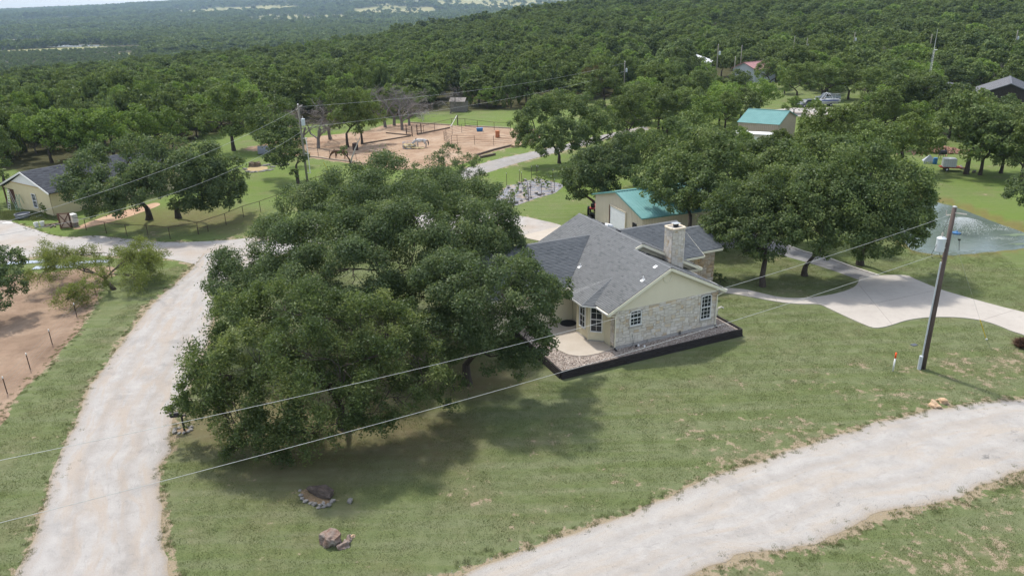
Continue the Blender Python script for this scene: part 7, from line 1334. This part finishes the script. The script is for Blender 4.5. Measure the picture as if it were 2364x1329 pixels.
# ---- wooded slopes: the nearest trees one by one, the rest as one mass
rs = np.random.RandomState(21)
def scatter(r0, r1, sp, amax=43):
    n = int(math.radians(2*amax)/2*(r1**2-r0**2)/sp**2); r = np.sqrt(rs.uniform(r0**2, r1**2, n)); a = np.radians(rs.uniform(-amax, amax, n)); return r*np.sin(a), r*np.cos(a)
def jgrid(r0, r1, sp, amax=43, j=.42):
    g = np.arange(-r1, r1, sp); gx, gy = np.meshgrid(g, g[g > -sp]); x = gx.ravel()+rs.uniform(-j, j, gx.size)*sp; y = gy.ravel()+rs.uniform(-j, j, gx.size)*sp; r = np.hypot(x, y); a = np.degrees(np.arctan2(x, y)); k = (r > r0) & (r < r1) & (np.abs(a) < amax); return x[k], y[k]
BLD = [(G(1690, 190)[:2], 14)]
AVOID = [(float(GT(px, py)[0]), float(GT(px, py)[1]), rad) for px, py, rad in [(1690, 190, 12), (1692, 200, 9), (1694, 208, 7), (1600, 168, 13), (1676, 200, 9), (2270, 250, 17), (2300, 262, 12), (2230, 238, 10), (2136, 232, 3), (1651, 207, 3), (1440, 228, 3), (1827, 160, 2.5), (1856, 162, 2.5), (1964, 150, 2.5), (2333, 152, 2.5), (1586, 148, 3), (1050, 250, 6)]]
AVOID += [(float(GT(l[0], l[1])[0]), float(GT(l[0], l[1])[1]), 4.6) for l in light[:6]]
def allowed(x, y):
    z = terrain(x, y); px, py = proj(x, y, z); ok = in_wood(px, py, y)
    for P_ in OPEN_FAR: ok &= ~(inpoly(px, py, P_) & (np.hypot(x, y) > 300) & (rs.rand(len(x)) > .06))
    ok &= ~inpoly(x, y, LAKE) & (dist_poly(x, y, LAKE) > np.where(np.hypot(x, y) < 1420, 120, 8))
    for ax, ay, ar in AVOID: ok &= np.hypot(x-ax, y-ay) > ar
    sc_ = (np.hypot(x, y) > 900) & (px > 560) & (px < 1250) & (py < 62) & (wavy(x, y, 420) > .15); ok &= ~(sc_ & (rs.rand(len(x)) > .22))
    ok &= ~((np.hypot(x, y) > 800) & (px < 620) & (wavy(x, y, 330) > .62) & (rs.rand(len(x)) > .12))
    return ok, z, px, py
x, y = jgrid(95, 330, 6.1); ok, z, px, py = allowed(x, y); x, y, z, px, py = x[ok], y[ok], z[ok], px[ok], py[ok]; d = np.hypot(x, y)
vis = (px > -60) & (px < W+60); order = np.argsort(np.where(vis, d, 1e9)); one = order[:225]; rest = order[225:]
def zone(p): return [k for k, lim in enumerate((420, 760, 1180, 1500, 1850, 5000)) if p < lim][0]
ZN = ['dark oak in the wood edge left behind the yellow house', 'dark oak in the wood edge behind the left paddock end', 'dark oak in the wood edge behind the horse paddock and plank shed', 'dark oak in the wood edge behind the round lane tree', 'dark oak in the wood around the red roofed shed', 'dark oak in the wood above the boat and the dark house']
ZL = [s.replace('dark oak', 'lighter green oak') for s in ZN]
for i in one:
    k = rng.random(); zn = zone(px[i]); hh = rng.uniform(5.2, 9.8); rad = rng.uniform(2.8, 5.4)
    if k < .07: e = empty('bare_tree', (x[i], y[i], z[i]), rng.uniform(0, 6), ZN[zn].replace('dark oak', 'leafless grey tree'), 'tree', ZN[zn].replace('dark oak', 'leafless trees')); link_mesh('branches', BARE[rng.randrange(2)], e, scale=(rng.uniform(.8, 1.05),)*3)
    elif k < .2: place(0, 0, hh*.9, rad, MIDL[rng.randrange(2)], shape_words(hh*.9, rad)+ZL[zn], 'oak_tree', ZL[zn].replace('oak', 'oaks'), xy=(x[i], y[i]))
    else: place(0, 0, hh, rad, FOR[rng.randrange(6)], shape_words(hh, rad)+ZN[zn], 'oak_tree', ZN[zn].replace('oak', 'oaks'), xy=(x[i], y[i]))
# scattered oaks around the far right clearings
ROOM = [(1400, 330), (1480, 214), (1600, 196), (2364, 216), (2420, 330), (2330, 345), (2200, 318), (2080, 330), (1960, 320), (1900, 300), (1800, 240), (1740, 225), (1700, 300), (1560, 330)]
CLEAR = [[(2215, 222), (2420, 215), (2420, 315), (2215, 290)], [(1790, 340), (1800, 228), (1990, 225), (2010, 335), (1920, 345), (1840, 345)], [(1700, 340), (1715, 250), (1850, 250), (1860, 330)], [(1640, 235), (1640, 185), (1725, 185), (1725, 240)]]
x2, y2 = jgrid(95, 260, 8.2); p2, q2 = proj(x2, y2, terrain(x2, y2)); ok2 = inpoly(p2, q2, ROOM)
for P_ in CLEAR: ok2 &= ~inpoly(p2, q2, P_)
for ax, ay, ar in AVOID: ok2 &= np.hypot(x2-ax, y2-ay) > ar*.8
for a_, b_, pp in zip(x2[ok2], y2[ok2], p2[ok2]):
    lt = rng.random() < .28; lb = ('light green' if lt else 'dark')+' oak scattered '+('left of the travel trailer and teal shed' if pp < 1740 else 'between the boat clearing and the dark house')
    hh = rng.uniform(6, 8.6); rad = rng.uniform(3.4, 4.9); place(0, 0, hh, rad, (MIDL if lt else MID)[rng.randrange(2 if lt else 4)], shape_words(hh, rad)+lb, 'oak_tree', lb.replace('oak', 'oaks'), xy=(a_, b_))
# canopy mass
pcol = bpy.data.collections.new('tree_shapes')
def preg(me):
    o = bpy.data.objects.new('shape_%02d' % len(pcol.objects), me); pcol.objects.link(o); return len(pcol.objects)-1
def joined(P_):
    c, tr, H, R = P_; bm = bmesh.new(); bm.from_mesh(c); nm = bpy.data.meshes.new('tree_shape'); k = len(bm.faces); bm.from_mesh(tr); bm.faces.ensure_lookup_table()
    for f in bm.faces[k:]: f.material_index = 1
    bm.to_mesh(nm); bm.free(); nm.materials.append(c.materials[0]); nm.materials.append(tr.materials[0]); return nm
leaf_mat('far_leaf', [(0, (0.067, 0.101, 0.038)), (.5, (0.110, 0.155, 0.056)), (1, (0.179, 0.224, 0.083))], .25, .42, (0.11, 0.14, 0.04))
I_near = [preg(joined(p)) for p in FOR]; I_bare = preg(BARE[0]); FORL = [proto(350+i, 7.0, 4.4, 'lime', 10, .46, .31, 6, 'lime_leaf') for i in range(2)]; I_lime = [preg(joined(p)) for p in FORL]
I_mid = [preg(proto(360+i, 6.4+.9*i, 5.2-.4*i, 'far', 6+i, .95, .68, 1.7, 'far_leaf', 9, False)[0]) for i in range(5)]
I_far = [preg(proto(370+i, 8.2, 4.6, 'far', 6, 1.7, 1.3, .6, 'far_leaf', 7, False)[0]) for i in range(4)]
px_, ix, sc, ro = [], [], [], []
def emit(x, y, z, ids, s0, s1):
    n = len(x); px_.append(np.stack([x, y, z], -1)); ix.append(np.array(ids)[rs.randint(0, len(ids), n)]); sc.append(rs.uniform(s0, s1, n)); ro.append(rs.uniform(0, 6.28, n))
emit(x[rest], y[rest], z[rest], I_near*4+[I_bare]*2+I_lime*2, .7, 1.15)
for r0, r1, sp, ids, s0, s1 in ((330, 560, 6.3, I_near*4+[I_bare]*2+I_lime*2, .65, 1.2), (560, 1000, 6.6, I_mid, .6, 1.25), (1000, 2000, 9.0, I_far, .7, 1.9), (2000, 3600, 15, I_far, 1.0, 2.9), (3600, 6700, 26, I_far, 1.4, 3.6)):
    xx, yy = jgrid(r0, r1, sp, 41); ok, zz, ppx, ppy = allowed(xx, yy); rr2 = np.hypot(xx, yy)
    ok &= (ppx > -200) & (ppx < W+200) & ((ppx < 1500) | (rr2 < 900)) & (ppy > -60)
    if r0 >= 3600: ok &= (wavy(xx, yy, 1500)+.6*wavy(xx, yy, 500) > -.5)
    s_mul = 1.0
    emit(xx[ok], yy[ok], zz[ok]-(.0 if r0 < 2000 else 1.0), ids, s0, s1)
    low = (ppx[ok] < 330) & (rr2[ok] > 850) & (rr2[ok] < 1450); sc[-1][low] = np.minimum(sc[-1][low], .55)          # low scrub on the near lake shore
pts = np.vstack(px_); me = bpy.data.meshes.new('forest'); me.vertices.add(len(pts)); me.vertices.foreach_set('co', pts.astype(np.float32).ravel())
def scatter_object(name, me, ix, sc, ro, col, label, cat):
    for nm, typ, arr in (('idx', 'INT', np.concatenate(ix).astype(np.int32)), ('scl', 'FLOAT', np.concatenate(sc).astype(np.float32)), ('rot', 'FLOAT', np.concatenate(ro).astype(np.float32))):
        a = me.attributes.new(nm, typ, 'POINT'); a.data.foreach_set('value', arr)
    o = bpy.data.objects.new(name, me); finish(o, kind='stuff', label=label, cat=cat)
    gt = bpy.data.node_groups.new(name+'_scatter', 'GeometryNodeTree'); gt.interface.new_socket('Geometry', in_out='INPUT', socket_type='NodeSocketGeometry'); gt.interface.new_socket('Geometry', in_out='OUTPUT', socket_type='NodeSocketGeometry')
    N = gt.nodes; gi = N.new('NodeGroupInput'); go = N.new('NodeGroupOutput'); iop = N.new('GeometryNodeInstanceOnPoints'); ci = N.new('GeometryNodeCollectionInfo'); ci.inputs['Collection'].default_value = col; ci.inputs['Separate Children'].default_value = True; ci.inputs['Reset Children'].default_value = True
    def na(nm, t_): x_ = N.new('GeometryNodeInputNamedAttribute'); x_.data_type = t_; x_.inputs[0].default_value = nm; return x_.outputs[0]
    cx = N.new('ShaderNodeCombineXYZ'); gt.links.new(na('rot', 'FLOAT'), cx.inputs[2]); gt.links.new(gi.outputs[0], iop.inputs['Points']); gt.links.new(ci.outputs[0], iop.inputs['Instance']); iop.inputs['Pick Instance'].default_value = True
    gt.links.new(na('idx', 'INT'), iop.inputs['Instance Index']); gt.links.new(cx.outputs[0], iop.inputs['Rotation']); gt.links.new(na('scl', 'FLOAT'), iop.inputs['Scale']); gt.links.new(iop.outputs[0], go.inputs[0])
    md = o.modifiers.new('scatter', 'NODES'); md.node_group = gt; return o
scatter_object('forest', me, ix, sc, ro, pcol, 'wooded slopes and valley reaching to the horizon', 'forest')
print('forest instances', len(pts))
# ================================================================== SHORT GRASS, WEEDS, GARDEN PLANTS, AIR
leaf_mat('grass_blade', [(0, (0.094, 0.116, 0.044)), (.5, (0.140, 0.165, 0.066)), (.8, (0.192, 0.206, 0.098)), (1, (0.27, 0.235, 0.145))], .25, .25)
gcol = bpy.data.collections.new('grass_shapes')
def tuft(seed, n, rad, h0, h1, w):
    r = np.random.RandomState(seed); p = np.stack([r.uniform(-rad, rad, n), r.uniform(-rad, rad, n), np.zeros(n)], -1); a = r.uniform(0, 6.28, n); h = r.uniform(h0, h1, n); ln = r.uniform(.2, .9, n)*h
    sdv = np.stack([-np.sin(a), np.cos(a), 0*a], -1)*w; tp = p+np.stack([np.cos(a)*ln, np.sin(a)*ln, h], -1); v = np.stack([p-sdv, p+sdv, tp], 1).reshape(-1, 3)
    me = np_mesh('tuft', v, np.arange(3*n).reshape(-1, 3), MATS['grass_blade'], {'tone': ('POINT', np.repeat(np.clip(r.normal(.45, .25, n), 0, 1), 3))}); o = bpy.data.objects.new('tuft_%d' % seed, me); gcol.objects.link(o)
for k in range(4): tuft(k, 240, .55, .025, .06, .010)
for k in range(4, 7): tuft(k, 60, .13, .02, .07, .008)
rs = np.random.RandomState(31); P_, ix, sc, ro = [], [], [], []
hard = [lane_poly[::4], road_poly[::4], yard_poly, drive_poly, paddock_poly, gdrive_poly, np.array([hw(*p) for p in [(-5.2, -1.7), (10.1, -1.7), (10.1, 2.6), (15, 7.5), (15, 13), (-7, 14), (-7, 6), (-5.2, 6)]]), pond_poly]
gx, gy = np.meshgrid(np.arange(-32, 46, .85), np.arange(24, 76, .85)); gx = gx.ravel()+rs.uniform(-.35, .35, gx.size); gy = gy.ravel()+rs.uniform(-.35, .35, gy.size)
ok = np.ones(len(gx), bool)
for h_ in hard: ok &= sd(gx, gy, h_) > .45
ppx, ppy = proj(gx, gy, np.zeros(len(gx))); ok &= (ppx > -80) & (ppx < W+80) & (ppy < HH+120)
lit_ = np.zeros(len(gx))
for cx, cy, rad in [(-11, 37.5, 7.5), (-9, 46, 6.5), (-16, 38.5, 5), (-3, 43.5, 4.0)]: lit_ = np.maximum(lit_, sstep(rad*1.2, rad*.35, np.hypot(gx-cx, gy-cy)))
ok &= rs.rand(len(gx)) > .75*lit_
gx, gy = gx[ok], gy[ok]; n = len(gx); P_.append(np.stack([gx, gy, np.zeros(n)], -1)); ix.append(rs.randint(0, 4, n)); sc.append(rs.uniform(.8, 1.2, n)); ro.append(rs.uniform(0, 6.28, n))
for line, cnt, spread in ((laneL, 520, .3), (laneR, 480, .3), (roadT, 760, .36), (roadB, 760, .5), (gp(PADDOCK[5:]), 260, .3), (gp(YARD[1:12]), 300, .35)):
    q_ = resample(line, .05); k = rs.randint(0, len(q_), cnt); xy = q_[k, :2]+rs.normal(0, spread, (cnt, 2)); 
    ok = np.ones(cnt, bool)
    for h_ in hard[:3]: ok &= (sd(xy[:, 0], xy[:, 1], h_) > .04) | (rs.rand(cnt) < .22)
    xy = xy[ok]; cnt = len(xy); P_.append(np.c_[xy, np.full(cnt, .012)]); ix.append(rs.randint(4, 7, cnt)); sc.append(rs.uniform(.6, 1.3, cnt)); ro.append(rs.uniform(0, 6.28, cnt))
wx = np.array([G(*c3(rs.uniform(20, 930), rs.uniform(830, 960))) for _ in range(420)]); P_.append(wx); ix.append(rs.randint(4, 7, 420)); sc.append(rs.uniform(2, 4.5, 420)); ro.append(rs.uniform(0, 6.28, 420))
me = bpy.data.meshes.new('lawn_grass'); pts = np.vstack(P_); me.vertices.add(len(pts)); me.vertices.foreach_set('co', pts.astype(np.float32).ravel())
scatter_object('lawn_grass', me, ix, sc, ro, gcol, 'short mown grass blades and tufts along the gravel edges', 'grass')
# loose stones thrown to the edges of the gravel
scol = bpy.data.collections.new('stone_shapes'); t = NT('loose_stone'); t.pbr(t.ramp(t.rnd(), [(0, (0.30, 0.285, 0.27)), (.5, (0.40, 0.385, 0.365)), (1, (0.50, 0.48, 0.45))]), .95, None, spec=.1)
for k in range(4):
    r = np.random.RandomState(k); scol.objects.link(bpy.data.objects.new('chip_%d' % k, np_mesh('chip', octv*r.uniform(.6, 1.2, (6, 1))*np.array([1, .8, .6]), octf, MATS['loose_stone'])))
P_, ix, sc, ro = [], [], [], []
for A_, B__, cnt in ((laneL, laneR, 5200), (roadT, roadB, 8200)):
    a = resample(A_, .1); b = resample(B__, .1); k = rs.randint(0, min(len(a), len(b)), cnt); u = rs.beta(.55, .55, cnt)*1.06-.03; t_ = k/min(len(a), len(b)); ia = (t_*(len(a)-1)).astype(int); ib = (t_*(len(b)-1)).astype(int)
    p = a[ia]*(1-u)[:, None]+b[ib]*u[:, None]+rs.normal(0, .12, (cnt, 3)); p[:, 2] = .018+.045*np.clip(4*u*(1-u), 0, 1); P_.append(p); ix.append(rs.randint(0, 4, cnt)); sc.append(.010+.024*rs.rand(cnt)**2.5); ro.append(rs.uniform(0, 6.28, cnt))
me = bpy.data.meshes.new('loose_gravel'); pts = np.vstack(P_); me.vertices.add(len(pts)); me.vertices.foreach_set('co', pts.astype(np.float32).ravel())
scatter_object('loose_gravel', me, ix, sc, ro, scol, 'loose gravel stones scattered over the lane and the front road', 'gravel')
for k, c in enumerate([(520, 300), (545, 330), (690, 340), (690, 380), (630, 350), (365, 490), (350, 500), (210, 480), (760, 240), (440, 320), (320, 345), (560, 250), (130, 480), (250, 400)]):
    g_ = G(*c4(*c)); lo = [(rng.uniform(-.2, .2), rng.uniform(-.2, .2), .3+.3*j, .28) for j in range(2+k % 3)]; v, f, tn = crown(lo, 500+k, .16, .09, 60, nsub=6, zmin=.02); o = bpy.data.objects.new('garden_plant', np_mesh('garden_plant', v, f, MATS['lime_leaf'], {'tone': ('POINT', tn)})); o.location = g_; finish(o, label='leafy green vegetable plant growing through the weed fabric', cat='plant', group='plants in the garden plot')
for k, c in enumerate([(700, 880), (800, 870), (750, 920)]):
    g_ = G(*c3(*c)); lo = [(0, 0, .3+.35*j, .3-.05*j) for j in range(4)]; v, f, tn = crown(lo, 540+k, .18, .1, 45, nsub=6, zmin=.02); o = bpy.data.objects.new('tall_weed', np_mesh('tall_weed', v, f, MATS['lime_leaf'], {'tone': ('POINT', tn)})); o.location = g_; finish(o, label='tall leafy weed against the yellow house wall', cat='plant', group='weeds along the yellow wall')
# haze of the summer air
hz = MB(); hz.box((0, 3400, 70), (14000, 9000, 0)); m = MB(); zt, zb_ = 176, -60; m.box((0, 3300, (zt+zb_)/2), (15000, 8600, zt-zb_)); o = m.build('haze', None, kind='stuff', label='thin blue summer haze over the valley', cat='haze')
hm_ = bpy.data.materials.new('haze'); hm_.use_nodes = True; t_ = hm_.node_tree; t_.nodes.clear(); ou = t_.nodes.new('ShaderNodeOutputMaterial'); pv_ = t_.nodes.new('ShaderNodeVolumePrincipled'); pv_.inputs['Color'].default_value = (0.58, 0.79, 1.0, 1); pv_.inputs['Density'].default_value = 0.00009; pv_.inputs['Anisotropy'].default_value = .1; t_.links.new(pv_.outputs[0], ou.inputs['Volume']); o.data.materials.append(hm_); o.display_type = 'WIRE'
